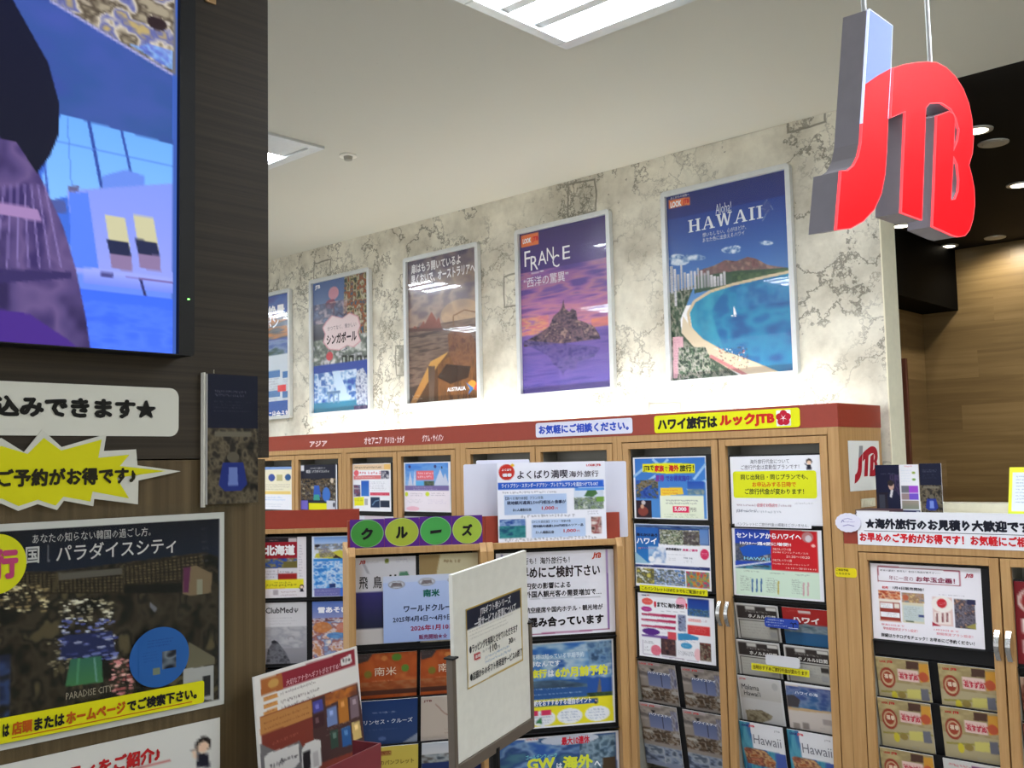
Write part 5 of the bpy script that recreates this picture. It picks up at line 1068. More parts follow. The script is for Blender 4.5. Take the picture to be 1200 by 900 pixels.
# ================================================================ signs on the fascia and counter
def sign(name, lab, q, Y, col, parts, r=.012, t=.003, extra=None, cat='sign'):
    xc, z0, wd, h = corners(q, fy(Y)); pm = PM(); pm.slab([rrect(-wd / 2, 0, wd / 2, h, r)], -t, 0, col)
    for s, x0, y0, x1, y1, tc, b in parts:
        f = hom(q); (u0, v0), (u1, v1) = f(x0, y0), f(x1, y1); pm.text(s, (u0 - .5) * wd, (1 - v1) * h, (u1 - .5) * wd, (1 - v0) * h, -t - .0006, tc, b)
    if extra: extra(pm, wd, h, -t - .0006)
    return tag(pm.build(name, M['ink'], None, (xc, Y, z0)), lab, cat)
sign('paper_sign', 'white sign with blue lettering on the red board, left of the yellow one', [(628, 496), (741, 489.5), (741.5, 507), (628.5, 513.5)], FY - .0005, (222, 224, 240), [('お気軽にご相談ください。', 632, 498.8, 738, 503.8, (50, 80, 190), .05)])
def hib(pm, wd, h, y):
    cx, cz = wd / 2 - .075, h * .5; pm.poly(rrect(cx - .034, cz - .034, cx + .034, cz + .034, .004), y, (236, 236, 232))
    for k in range(5):
        a = k * 2 * math.pi / 5 + .3; pm.poly([(cx + .019 * math.cos(a) + .0175 * math.cos(b * math.pi / 6), cz + .019 * math.sin(a) + .0155 * math.sin(b * math.pi / 6)) for b in range(12)], y - .0004 - k * .0001, (190, 26, 50))
    for k in range(5):
        a = k * 2 * math.pi / 5 + .9; pm.poly([(cx + .002 * math.cos(a + 1.5), cz + .002 * math.sin(a + 1.5)), (cx + .018 * math.cos(a), cz + .018 * math.sin(a)), (cx - .002 * math.cos(a + 1.5), cz - .002 * math.sin(a + 1.5))], y - .0016 - k * .00005, (240, 226, 226))
sign('paper_sign', 'yellow sign with black and red lettering and a red flower on the red board', [(767, 487.5), (937, 477.5), (938, 500), (767.5, 508)], FY - .0005, (232, 232, 20), [('ハワイ旅行は', 771, 490.5, 842, 501.5, BLK, .06), ('ルックJTB', 844, 486, 909, 498.5, (206, 40, 30), .07)], extra=hib)
a0, a1 = onY(1004, 600, FY - .002), onY(1004, 638, FY - .002)
bx0, bx1 = a0[0], -.75; bz1, bz0 = a0[2] + .003, a1[2]
pm = PM(); pm.slab([[(bx0, bz0), (bx1, bz0), (bx1, bz1), (bx0, bz1)]], FY - .003, FY - .001, (232, 232, 238))
def bt(s, x0, x1, yl, yh, tc, b):                    # along the banner, heights read at x0
    A, B = onY(x0, yl, FY), onY(x1, yl, FY); pm.text(s, A[0], onY(x0, yh, FY)[2], B[0], onY(x0, yl, FY)[2], FY - .0036, tc, b)
bt('★海外旅行のお見積り大歓迎です', 1014, 1208, 607, 619.5, (24, 26, 40), .06)
bt('お早めのご予約がお得です！お気軽にご相談ください', 1007.5, 1262, 623.5, 634.5, (206, 30, 40), .05)
A, B = onY(1013, 621.5, FY), onY(1200, 628, FY); pm.slab([[(A[0], A[2] - .002), (bx1 - .1, A[2] - .002), (bx1 - .1, A[2]), (A[0], A[2])]], FY - .0034, FY - .003, (40, 40, 60))
tag(pm.build('paper_banner', M['ink']), 'long white banner with black and red lettering along the front of the counter', 'banner')
# oval badge
P = onY(994, 612.5, FY - .006); pm = PM(); ov = [(.054 * math.cos(k * math.pi / 16) * (1 + .03 * (k % 2)), .038 * math.sin(k * math.pi / 16) * (1 + .05 * (k % 2))) for k in range(32)]
pm.slab([ov], -.002, 0, (226, 224, 240)); c = Cv(40, 26, (226, 224, 240)); c.ln(.3, .35, .9, .5, 1, (110, 90, 170), 2, .7, 0); c.l([(.12, .5), (.2, .25), (.28, .45)], .05, (120, 120, 170)); c.l([(.2, .8), (.5, .68), (.85, .8)], .05, (110, 100, 170)); c.l([(.25, .2), (.5, .12), (.75, .22)], .04, (130, 120, 180))
pm.pic(-.036, -.022, .036, .022, -.0026, c); tag(pm.build('oval_badge', M['ink'], None, tuple(P)), 'white oval badge with purple print overlapping the left end of the banner', 'badge')
# mark on the cabinet's end face
EX = -1.8795
e0, e1 = onX(993, 516, EX), onX(1029, 516, EX); z1_, z0_ = onX(994, 516.5, EX)[2], onX(997, 576, EX)[2]
wd, h = e1[1] - e0[1], z1_ - z0_
pm = PM(); pm.box(-wd / 2, wd / 2, -.0012, 0, 0, h, (226, 226, 220)); logo(pm, -wd * .36, h * .15, wd * .44, h * .9, -.0018, (170, 28, 44), (150, 150, 152))
tag(pm.build('paper_sign', M['ink'], None, (EX + .0012, (e0[1] + e1[1]) / 2, z0_), math.radians(90)), 'white sheet with a red three-letter mark on the end of the oak cabinet', 'sign')

# ================================================================ small things on the counter
def lean(pm, name, lab, cat, x, Y, z, rz=0.0, rx=0.0, group=None, mat='ink'): return tag(pm.build(name, M[mat], None, (x, Y, z), rz, rx), lab, cat, group)
CZT = 1.2625; LY = 4.17
def lx(px): return float(onY(px, 570, LY)[0])
c = Cv(40, 76, (22, 24, 50)); c.r(0, .55, 1, 1, (30, 26, 40), (50, 44, 50)); c.n(.6, .2, 1, .75, [(24, 26, 52), (70, 56, 90), (40, 36, 60)], 3, 3, 4); c.ln(.22, .17, .85, .2, 1, (130, 130, 150), 2, .8, 0); c.r(.12, .6, .36, .95, (60, 64, 76))
c.p([(.5, .98), (.46, .62), (.62, .5), (.82, .52), (1, .66), (1, .98)], (26, 30, 56)); c.p([(.56, .64), (.62, .5), (.72, .5), (.64, .66)], (206, 206, 210)); c.e(.64, .42, .115, .085, (196, 160, 140)); c.e(.62, .37, .12, .06, (44, 36, 36))
lean(sheet(lx(1055) - lx(1027), .205, c, t=.004), 'leaflet', 'navy leaflet with a figure in a dark suit standing on the counter', 'leaflet', (lx(1055) + lx(1027)) / 2, LY, CZT)
c = Cv(30, 76, (226, 226, 230)); c.ln(.3, .03, .65, .06, 1, (206, 60, 70), 2, .8, 0); c.ln(.1, .1, .6, .36, 5, (190, 200, 220), 3); c.e(.74, .17, .09, .024, (140, 160, 70)); c.e(.74, .3, .09, .024, (120, 160, 80)); c.r(.08, .42, .46, .56, (110, 110, 120)); c.r(.46, .42, .94, .56, (150, 70, 190)); c.r(.08, .575, .46, .7, (150, 130, 130)); c.r(.46, .575, .94, .7, (110, 80, 190)); c.r(.08, .71, .94, .88, (150, 136, 124), (120, 126, 110)); c.r(0, .9, 1, 1, (34, 40, 80)); c.r(.78, .92, .94, .98, (190, 190, 200))
lean(sheet(lx(1078) - lx(1055.5), .205, c, t=.004), 'leaflet', 'white leaflet with purple blocks standing between the two navy leaflets', 'leaflet', (lx(1078) + lx(1055.5)) / 2, LY - .004, CZT)
def chapel(c):                                       # dark leaflet: navy top, dim ornate hall with a glowing blue vase shape
    c.r(0, 0, 1, .42, (20, 24, 46)); c.ln(.15, .12, .8, .18, 2, (120, 124, 140), 2, .6); c.ln(.12, .2, .85, .3, 4, (80, 84, 100), 3, .3); c.n(0, .42, 1, 1, [(30, 28, 26), (70, 62, 50), (110, 100, 80), (44, 40, 36)], 5, 7, 9); c.r(.14, .44, .86, .48, (110, 104, 90))
    c.p([(.3, .68), (.7, .68), (.78, .85), (.66, .9), (.34, .9), (.22, .85)], (34, 50, 130)); c.p([(.42, .72), (.58, .72), (.6, .86), (.4, .86)], (110, 130, 200)); c.e(.5, .64, .12, .04, (96, 90, 76)); return c
lean(sheet(lx(1104) - lx(1078.5), .208, chapel(Cv(34, 76)), t=.004), 'leaflet', 'dark leaflet with a glowing blue hall picture, rightmost of the leaflets on the counter', 'leaflet', (lx(1104) + lx(1078.5)) / 2, LY + .002, CZT)
t = thing('leaflet_holder', 'clear acrylic holder behind the upright leaflets on the counter', 'holder', (lx(1080), LY + .012, CZT))
wl = lx(1106) - lx(1054)
MB().box(-wl / 2, wl / 2, 0, .003, 0, .212).build('back_plate', M['acrylic'], t); MB().box(-wl / 2, wl / 2, .003, .07, 0, .003).build('foot', M['acrylic'], t)
a, b = onY(1004, 598, 4.08), onY(1051, 596, 4.08)
for k, (col, lab) in enumerate((((28, 26, 40), 'dark booklet lying at the bottom of the pile on the counter'), ((84, 60, 66), 'plum booklet lying on top of the pile on the counter'))):
    pm = PM(); pm.box(0, b[0] - a[0] - .012 - k * .01, 0, .145, 0, .012, col); pm.box(.004, b[0] - a[0] - .017 - k * .01, -.0006, .1, .003, .0095, (206, 204, 200))
    tag(pm.build('booklet', M['ink'], None, (a[0] + .014, 4.03 + k * .006, CZT + .0005 + k * .0125)), lab, 'booklet', 'booklets lying on the counter')
a, b = onX(1008.5, 589, EX), onX(1024, 589, EX); z1_, z0_ = onX(1016, 584, EX)[2], onX(1016, 594, EX)[2]
t = thing('switch_plate', 'small cream switch plate low on the end of the oak cabinet, above the booklets', 'switch', (EX + .0003, (a[1] + b[1]) / 2, z0_), math.radians(90))
MB().box(-(b[1] - a[1]) / 2, (b[1] - a[1]) / 2, -.008, 0, 0, z1_ - z0_).build('plate', M['cream'], t, bevel=.002)
for k in range(4): MB().box(-.045 + k * .024, -.027 + k * .024, -.011, -.008, .008, z1_ - z0_ - .008).build('rocker', M['cream'], t, bevel=.001)
PW, PH = .21, .195; P = onY(1180, 603, 4.05)
c = Cv(80, 72, (232, 232, 60)); c.r(.06, .11, .94, .86, (222, 228, 232)); c.ln(.12, .16, .9, .72, 9, (84, 110, 140), 4, .42, .2); c.e(.55, .82, .07, .07, (30, 34, 30)); c.r(0, .88, .3, .96, (206, 226, 60)); c.ln(.2, .03, .9, .08, 1, (120, 120, 20), 4)
lean(sheet(PW, PH, c), 'counter_card', 'yellow-bordered price card leaning on the counter at the right edge of the picture', 'card', P[0] + PW / 2, 4.06, CZT + .001, 0, -math.radians(16))
t = thing('card_stand', 'clear acrylic stand under the yellow-bordered card', 'card stand', (P[0] + PW / 2, 4.06, CZT))
s_, c_ = math.sin(math.radians(16)), math.cos(math.radians(16))
MB().hexa([(-.06, .004, 0), (.06, .004, 0), (-.06, .007, 0), (.06, .007, 0), (-.06, .004 + .15 * s_, .15 * c_), (.06, .004 + .15 * s_, .15 * c_), (-.06, .007 + .15 * s_, .15 * c_), (.06, .007 + .15 * s_, .15 * c_)]).build('back_plate', M['acrylic'], t)
MB().box(-.06, .06, .008, .1, 0, .003).build('foot', M['acrylic'], t)

# ================================================================ free-standing racks: headers, posters, brochures
for s, x0, x1, yt0, yt1, col, lab in (('ク', 410, 450, 609.5, 607.5, (66, 140, 60), 'dark green disc, first'), ('ル', 450.4, 491, 607.5, 605.8, (160, 176, 60), 'yellow-green disc, second'), ('ー', 491.4, 529, 605.8, 604.4, (70, 156, 76), 'dark green disc, third'), ('ズ', 529.4, 565, 604.4, 603.4, (156, 182, 66), 'yellow-green disc, last')):
    A, B = ISL(x0, yt0, .017), ISL(x1, yt1, .017); xc = (A[0] + B[0]) / 2; wd = B[0] - A[0]; h = (A[1] + B[1]) / 2 - ZI - .001
    pm = PM(); pm.box(-wd / 2, wd / 2, -.0012, 0, 0, h, (86, 40, 130))
    pm.poly([(wd * .485 * math.cos(k * math.pi / 20), h * .5 + h * .49 * math.sin(k * math.pi / 20)) for k in range(40)], -.0018, tuple(int(v * .6 + 90) for v in col))
    pm.poly([(wd * .465 * math.cos(k * math.pi / 20), h * .5 + h * .47 * math.sin(k * math.pi / 20)) for k in range(40)], -.0022, col)
    if s == 'ー': pm.slab([[(-wd * .17, h * .4), (wd * .17, h * .44), (wd * .19, h * .54), (-wd * .17, h * .51)]], -.003, -.0029, BLK)
    else: pm.text(s, -wd * .18, h * .28, wd * .17, h * .7, -.003, BLK, .06)
    P = ISL.at(xc, .0185); tag(pm.build('header_card', M['ink'], None, (P[0], P[1], ZI + .0007), ISL.a), 'purple card with a %s of four on the rack header' % lab, 'card', 'purple header cards')
def iput(name, lab, cat, q, cv, texts=(), off=.0255, logos=()):
    xc, z0, wd, h = corners(q, lambda x, y: ISL(x, y, off))
    if cat == 'brochure': xc = xl + .024 + .107 if xc < (xl + xm) / 2 else xm - .0005 - .024 - .107; wd = .21
    P = ISL.at(xc, off); return tag(sheet(wd, h, cv, texts, logos=logos).build(name, M['ink'], None, (P[0], P[1], z0), ISL.a), lab, cat)
Q = [(128, 155), (582, 135), (582, 780), (132, 812)]       # crop 400,630-540,770 x6.43
c = Cv(60, 84, (206, 204, 210), hom(Q)); c.p([(180, 200), (200, 190), (240, 280), (215, 270)], (170, 168, 176)); c.r(128, 420, 590, 690, (56, 50, 110), (30, 34, 50)); c.r(128, 690, 590, 820, (190, 184, 182)); c.e(365, 178, 17, 19, (120, 130, 60)); c.p([(450, 300), (460, 262), (515, 255), (532, 295), (490, 308)], (84, 130, 104)); c.ln(215, 180, 310, 195, 1, (150, 140, 150), 3); c.ln(435, 160, 560, 185, 2, (120, 110, 150), 4)
iput('brochure', 'white brochure with large black characters, half behind the pale blue notice', 'brochure', cr(400, 630, .15556)(*Q), c, [('飛', 156, 300, 222, 388, (30, 26, 30), .01), ('鳥', 260, 292, 326, 382, (30, 26, 30), .01), ('Ⅱ', 384, 280, 436, 342, (30, 26, 30), .01)], logos=[(157, 172, 205, 203, (170, 60, 50))])
Q = [(616, 135), (1045, 105), (1050, 760), (622, 790)]
c = Cv(50, 70, (186, 172, 128), hom(Q)); c.p([(616, 140), (800, 130), (740, 300), (616, 320)], (150, 126, 84)); c.p([(770, 130), (1045, 110), (1045, 300), (740, 290)], (196, 186, 152)); c.ln(790, 165, 900, 195, 1, (110, 80, 50), 3, .8, 0); c.n(616, 300, 1050, 800, [(170, 160, 130), (200, 190, 160), (150, 140, 120)], 3, 4, 4)
iput('brochure', 'beige brochure at the top of the rack, mostly behind the slanting white board', 'brochure', cr(400, 630, .15556)(*Q), c)
Q = [(310, 305), (932, 255), (938, 752), (322, 803)]
c = Cv(90, 76, (186, 196, 226), hom(Q)); c.r(300, 250, 950, 360, (206, 208, 222), (186, 200, 230)); c.r(300, 360, 950, 820, (176, 192, 230), (150, 170, 216))
for x, y in ((415, 365), (640, 335), (860, 312)): c.e(x, y, 62, 30, (150, 146, 150)); c.e(x, y, 54, 24, (196, 200, 214)); c.p([(x - 45, y + 20), (x - 30, y - 12), (x + 34, y - 16), (x + 44, y + 10)], (110, 100, 104)); c.ln(x - 30, y - 4, x + 34, y + 12, 2, (190, 180, 180), 3)
T = [('南米', 612, 392, 738, 440, (30, 100, 90), .04), ('ワールドクルーズ', 468, 513, 872, 540, (50, 60, 90), .03), ('2025年4月4日～4月9日', 388, 600, 800, 616, (54, 60, 90), .02), ('2026年1月10日', 520, 668, 840, 680, (160, 60, 90), .03), ('販売開始★☆', 582, 735, 796, 750, (130, 70, 110), .03)]
T[2] = ('2025年4月4日～4月9日', 388, 606, 825, 612, (54, 60, 90), .02)
T = [('南米', 612, 392, 738, 440, (30, 100, 90), .04), ('ワールドクルーズ', 468, 516, 880, 536, (50, 60, 90), .03), ('2025年4月4日～4月9日', 388, 605, 825, 614, (54, 60, 90), .02), ('2026年1月10日', 520, 666, 850, 682, (160, 60, 90), .03), ('販売開始★☆', 582, 732, 796, 752, (130, 70, 110), .03)]
xc, z0, wd, h = corners(cr(400, 630, .15556)(*Q), lambda x, y: ISL(x, y, .02)); P = ISL.at(xc, .0205)
tag(sheet(wd, h, c, T).build('notice_card', M['ink'], None, (P[0], P[1], z0), ISL.a), 'pale blue cruise notice across the two top brochures of the left rack', 'notice')
# brochures in the pockets
c = Cv(50, 70, (176, 88, 44)); c.n(0, 0, 1, 1, [(186, 92, 44), (170, 78, 38), (196, 110, 60)], 2, 4, 5); c.p([(0, 0), (.28, 0), (.2, .09), (.02, .12)], (70, 60, 60)); c.ln(.02, .015, .2, .06, 2, (130, 120, 120), 3); c.e(.66, .065, .08, .045, (90, 130, 50)); c.e(.8, .2, .06, .045, (96, 136, 56)); c.e(.2, .25, .06, .045, (130, 120, 50)); c.e(.46, .07, .05, .03, (206, 130, 70)); c.n(0, .34, 1, .46, [(140, 72, 42), (160, 84, 44), (170, 110, 74)], 4, 6, 3); c.r(0, .44, 1, .5, (84, 50, 40)); c.ln(.2, .32, .7, .345, 1, (226, 180, 150), 4)
a4('orange', c, [('南米', .3, .17, .66, .27, (240, 226, 206))])
c = Cv(50, 70, (44, 64, 110)); c.r(0, 0, 1, .6, (36, 60, 110), (56, 76, 120)); c.ln(.25, .14, .62, .165, 1, (200, 206, 226), 3, .8, 0); c.ln(.15, .34, .8, .365, 1, (120, 136, 170), 4); c.e(.42, .46, .06, .025, (90, 110, 160)); c.p([(.7, .55), (1, .42), (1, .6), (.75, .6)], (150, 160, 180)); c.r(0, .6, 1, 1, (60, 80, 120))
a4('princess', c, [('プリンセス・クルーズ', .02, .225, .92, .28, (226, 230, 240), .01)])
c = Cv(50, 70, (196, 182, 170)); c.l([(.25, .1), (.4, .22), (.6, .28), (.9, .26)], .012, (150, 110, 100)); c.r(0, .5, 1, 1, (206, 194, 184)); c.ln(.4, .38, .8, .48, 2, (160, 130, 120), 4)
a4('beige', c, [('JTB', .04, .035, .18, .065, (120, 60, 60), .04)])
c = Cv(50, 70, (206, 184, 84)); c.r(.22, .06, .55, .11, (130, 70, 40)); c.ln(.25, .07, .53, .1, 1, (230, 200, 120), 2, .8, 0); c.n(0, .3, 1, 1, [(206, 186, 90), (190, 166, 76), (216, 200, 120)], 3, 4, 5)
a4('yellow', c, [('クルーズのパンフレット', .04, .16, .93, .22, (120, 100, 50), .02)])
c = Cv(50, 70, (50, 60, 100)); c.r(0, 0, 1, .14, (190, 196, 206), (206, 206, 210)); c.n(0, .14, 1, .24, [(60, 70, 80), (170, 176, 180), (90, 84, 80)], 3, 6, 2); c.r(0, .24, 1, 1, (44, 56, 104))
a4('navy', c, [('小笠原', .15, .36, .9, .5, (190, 196, 216), .01)])
def ib(kind, lab, px, py, zt, grp=None):
    l = xl + .024 + .107 if px < 495 else xm - .0005 - .024 - .107; P = ISL.at(l, .0262); return brochure(kind, lab, grp, P[0], P[1], zt, ISL.a)
z1r = [I1[k][1] for k in (1, 2, 3)]
ib('orange', 'orange brochure with two pale characters, left of two alike in the rack', 456.5, 764, z1r[0], 'orange brochures')
ib('orange', 'orange brochure half hidden by the slanting white board', 532, 760, z1r[0], 'orange brochures')
ib('princess', 'deep blue brochure with white lettering below the orange one', 457, 819.5, z1r[1])
ib('beige', 'beige brochure with a thin curve, half hidden by the slanting white board', 532, 815, z1r[1])
ib('yellow', 'yellow brochure beside the dark red leaflet box', 458, 873, z1r[2])
ib('navy', 'navy brochure with a pale top, lowest one left of the white board', 533, 869, z1r[2])
# wide posters of the right rack
Q = [(277, 35), (755, 7), (768, 350), (290, 372)]            # crop 500,640-740,900 x3.4625
c = Cv(110, 80, (226, 224, 232), hom(Q)); c.l([(303, 40), (316, 360)], 6, (90, 80, 150)); c.l([(724, 12), (738, 336)], 6, (110, 60, 150)); c.l([(310, 362), (740, 336)], 5, (150, 60, 110)); c.l([(415, 215), (700, 205)], 2, (150, 150, 160))
T = [('国内旅行も！海外旅行も！', 318, 55, 573, 68, (50, 46, 50), .01), ('早めにご検討下さい', 372, 88, 700, 118, (40, 30, 34), .03), ('円安の影響による', 396, 152, 578, 168, (44, 40, 46), .02), ('外国人観光客の需要増加で…', 396, 185, 706, 196, (44, 40, 46), .02), ('航空座席や国内ホテル・観光地が', 396, 252, 713, 256, (44, 40, 46), .02), ('混み合っています', 408, 290, 718, 316, (30, 24, 28), .05)]
T[4] = ('航空座席や国内ホテル・観光地が', 396, 250, 713, 258, (44, 40, 46), .02)
iput('poster_sheet', 'white notice in bold black lettering, top of the rack right of the slanting board', 'poster', cr(500, 640, .28881)(*Q), c, T, logos=[(664, 24, 704, 50, (190, 70, 40))])
Q = [(-112, 102), (662, 42), (686, 602), (-90, 655)]          # crop 600,740-740,900 x5.63
c = Cv(110, 80, (226, 226, 232), hom(Q)); c.p([(-96, 112), (650, 55), (660, 420), (-92, 470)], (60, 110, 170), (50, 90, 150)); c.n(-96, 60, 655, 330, [(50, 100, 170), (110, 150, 190), (170, 190, 206), (44, 84, 150)], 3, 5, 5, mk=c.inpoly([(-96, 112), (650, 55), (655, 310), (-92, 350)])); c.n(480, 60, 655, 215, [(40, 60, 84), (120, 150, 176), (60, 90, 130)], 4, 4, 4, al=.8, mk=c.inpoly([(480, 75), (650, 60), (650, 205), (500, 215)]))
c.p([(-92, 345), (490, 310), (490, 440), (-92, 475)], (44, 84, 140)); c.n(-92, 320, 490, 380, [(50, 60, 70), (90, 110, 120)], 5, 9, 3, al=.8, mk=c.inpoly([(-92, 340), (300, 320), (490, 345), (490, 365), (-92, 385)])); c.p([(490, 310), (655, 300), (660, 420), (490, 435)], (40, 80, 150)); c.p([(568, 310), (574, 310), (590, 425), (552, 428)], (110, 100, 90)); c.n(490, 405, 660, 432, [(40, 56, 40), (70, 90, 60)], 5, 8, 2)
c.p([(-92, 470), (660, 420), (672, 590), (-85, 640)], (226, 214, 40)); c.p([(-92, 480), (560, 440), (562, 470), (-90, 512)], (40, 80, 150)); fig(c, 548, 452, 18)
for x, y in ((377, 555), (560, 540), (200, 570), (20, 585)): c.e(x, y, 84, 50, (226, 228, 232)); c.ln(x - 60, y - 32, x + 60, y + 34, 4, (80, 100, 150), x, .45)
c.r(130, 520, 170, 552, (200, 50, 90)); c.r(188, 518, 252, 548, (200, 50, 90)); c.p([(150, 600), (190, 560), (195, 605)], (60, 120, 70))
T = [('早めのお客様は知っている早期予約', -60, 175, 466, 172, (206, 220, 230), .02), ('お得なんです', 60, 206, 308, 226, (226, 230, 236), .03), ('旅行', 108, 256, 222, 305, (222, 220, 60), .05), ('は', 228, 256, 268, 298, (226, 230, 236), .05), ('6か月前予約', 274, 238, 628, 282, (222, 220, 60), .05), ('この予約をおすすめする理由ポイント', 60, 462, 520, 470, (230, 232, 240), .03)]
T[0] = ('早めのお客様は知っている早期予約', 0, 165, 466, 165, (206, 220, 230), .02)
c.ln(-60, 385, 478, 445, 3, (190, 206, 226), 9, .3)
iput('poster_sheet', 'blue and yellow early-booking poster, middle of the rack right of the slanting board', 'poster', cr(600, 740, .17766)(*Q), c, T)
Q = [(-112, 716), (697, 655), (722, 1215), (-88, 1270)]
c = Cv(110, 80, (226, 226, 232), hom(Q)); c.p([(-95, 730), (675, 672), (705, 1200), (-75, 1255)], (60, 90, 150)); c.n(-95, 690, 690, 1250, [(50, 90, 160), (120, 150, 186), (44, 70, 120), (70, 110, 130)], 3, 5, 8, mk=c.inpoly([(-95, 730), (675, 672), (705, 1200), (-75, 1255)])); c.n(430, 700, 680, 900, [(70, 90, 100), (150, 170, 180), (50, 70, 80)], 4, 5, 5, al=.8); c.p([(590, 840), (675, 830), (690, 960), (590, 960)], (70, 56, 40))
c.e(370, 715, 190, 34, (190, 196, 210)); c.r(75, 700, 165, 728, (206, 206, 214)); c.ln(80, 704, 160, 726, 1, (190, 70, 60), 3)
T = [('最大10連休', 312, 698, 502, 738, (206, 40, 60), .04), ('GW', 88, 840, 276, 900, (214, 220, 60), .05), ('は', 282, 868, 322, 905, (226, 230, 236), .04), ('海外', 322, 825, 528, 900, (214, 220, 60), .05), ('へ', 535, 858, 580, 895, (226, 230, 236), .04), ('ゴールデンウィーク', 80, 815, 285, 830, (120, 200, 200), .02)]
iput('poster_sheet', 'blue holiday poster with large yellow lettering, lowest in the rack right of the slanting board', 'poster', cr(600, 740, .17766)(*Q), c, T)
# boards standing on the rack's top
iz0 = ZI + .001
def stand(name, lab, off, x0, y0, x1, y1, col, r=.006):
    A, B = ISL(x0, y0, off), ISL(x1, y1, off); xc = (A[0] + B[0]) / 2; wd = B[0] - A[0]; h = (A[1] + B[1]) / 2 - iz0
    pm = PM(); pm.slab([rrect(-wd / 2, 0, wd / 2, h, r)], -.005, 0, col); P = ISL.at(xc, off); return tag(pm.build(name, M['ink'], None, (P[0], P[1], iz0), ISL.a), lab, 'board')
stand('display_board', 'wide plain white board standing behind the front sign on the rack', .062, 543, 544.5, 733, 540, (214, 214, 228))
stand('display_board', 'narrow plain white board, hindmost on top of the rack', .09, 558, 539.5, 620, 538.3, (226, 226, 240))
Q = [(92, 102), (1030, 75), (1062, 760), (105, 798)]          # crop 570,530-730,650 x7.5
c = Cv(130, 96, (234, 234, 244), hom(Q)); c.e(178, 182, 68, 68, (196, 50, 40)); c.e(228, 122, 16, 12, (220, 170, 40)); c.p([(102, 272), (1020, 242), (1025, 302), (105, 334)], (44, 96, 200))
c.r(155, 378, 702, 535, (176, 196, 230)); c.r(392, 592, 872, 735, (186, 206, 238)); c.r(762, 312, 1028, 492, (206, 216, 232)); c.n(762, 400, 1028, 495, [(70, 80, 76), (150, 160, 160), (100, 120, 80), (206, 206, 206)], 3, 12, 5); c.p([(850, 385), (880, 335), (950, 325), (970, 360), (930, 390)], (70, 110, 66)); c.r(960, 390, 1028, 430, (110, 150, 60)); c.r(770, 312, 1028, 330, (90, 150, 220))
c.p([(115, 595), (343, 590), (347, 742), (118, 750)], (36, 70, 130)); c.n(115, 592, 345, 650, [(50, 80, 150), (150, 176, 210), (90, 120, 180)], 4, 5, 3); c.n(115, 650, 347, 748, [(40, 110, 120), (60, 140, 140), (30, 80, 110)], 5, 4, 4); c.n(915, 565, 1012, 712, [(90, 60, 60), (190, 160, 150), (140, 70, 70), (220, 210, 206)], 6, 2, 3, octv=2)
c.ln(140, 345, 600, 362, 1, (120, 120, 134), 3, .7, 0); c.ln(300, 545, 750, 570, 1, (130, 130, 144), 4, .7, 0); c.ln(885, 510, 1000, 545, 2, (110, 110, 124), 5); c.ln(160, 740, 960, 775, 1, (150, 150, 160), 6, .5, 0)
T = [('よくばり満喫', 265, 168, 708, 222, (50, 44, 60), .02), ('海外旅行', 718, 165, 978, 212, (60, 50, 66), .01), ('ライトプラン・スタンダードプラン・プレミアムプランを追加つけてもOK！', 130, 284, 975, 288, (226, 234, 246), .02), ('【選べる海外体験】プラン対象', 165, 395, 495, 412, (60, 64, 90)), ('現地観光通貨2,500円相当の食事が', 176, 432, 695, 448, (50, 56, 90), .02), ('お1人様割引後', 228, 496, 392, 516, (60, 60, 80), .01), ('1,000', 482, 476, 592, 506, (206, 50, 50), .02), ('円', 600, 484, 624, 502, (206, 50, 50)), ('【ひとり旅応援】プラン・体験対象', 398, 602, 740, 612, (60, 64, 90)), ('現地観光通貨1,500円相当のツアー品', 404, 640, 850, 648, (50, 56, 90), .02), ('お1人様割引後', 428, 692, 592, 712, (60, 60, 80), .01), ('1,000', 676, 676, 786, 704, (206, 50, 50), .02), ('円', 794, 682, 818, 700, (206, 50, 50)), ('福春', 136, 190, 220, 218, WHT, .05), ('よくばり', 132, 150, 215, 168, WHT, .03), ('LOOK JTB', 868, 104, 996, 124, (206, 40, 50), .04)]
T[2] = T[2][:1] + (130, 280, 975, 292) + T[2][5:]; T[0] = T[0][:1] + (265, 165, 708, 226) + T[0][5:]
xc, z0, wd, h = corners(cr(570, 530, .13333)(*Q), lambda x, y: ISL(x, y, .012)); P = ISL.at(xc, .0125)
tag(sheet(wd, h, c, T, t=.004).build('counter_sign', M['ink'], None, (P[0], P[1], ZI + .001), ISL.a), 'white tour-plan sign with a red seal and blue band, standing on the rack top', 'sign')
# rack beside the pillar (crop 305,600-425,780 x5)
def lput(name, lab, q, cv, texts=()):
    l = xr2 - .024 - .107 if q[0][0] > 340 else xr2 - .5 + .024 + .107; zt = L1[0 if q[0][1] < 660 else 1][1]; P = LEFT.at(l, .0255)
    return tag(sheet(.21, .297, cv, texts).build(name, M['ink'], None, (P[0], P[1], zt - .297), LEFT.a), lab, 'brochure')
Q = [(27, 148), (266, 135), (267, 495), (32, 512)]
c = Cv(60, 84, (222, 216, 220), hom(Q)); c.r(30, 150, 215, 178, (40, 32, 36)); c.ln(60, 158, 110, 172, 1, (190, 160, 150), 3); c.r(168, 150, 212, 168, (190, 180, 180)); c.r(28, 178, 216, 278, (150, 26, 40)); c.n(28, 278, 216, 336, [(40, 60, 130), (60, 90, 160), (120, 110, 60), (150, 150, 170)], 4, 6, 4); c.r(140, 290, 216, 336, (110, 100, 50)); c.r(28, 336, 216, 400, (210, 206, 212)); c.r(114, 362, 215, 396, (150, 36, 36)); c.ln(35, 345, 105, 390, 3, (120, 100, 110), 4); c.ln(118, 340, 210, 362, 1, (110, 90, 100), 5); c.l([(112, 338), (112, 400)], 3, (120, 60, 70))
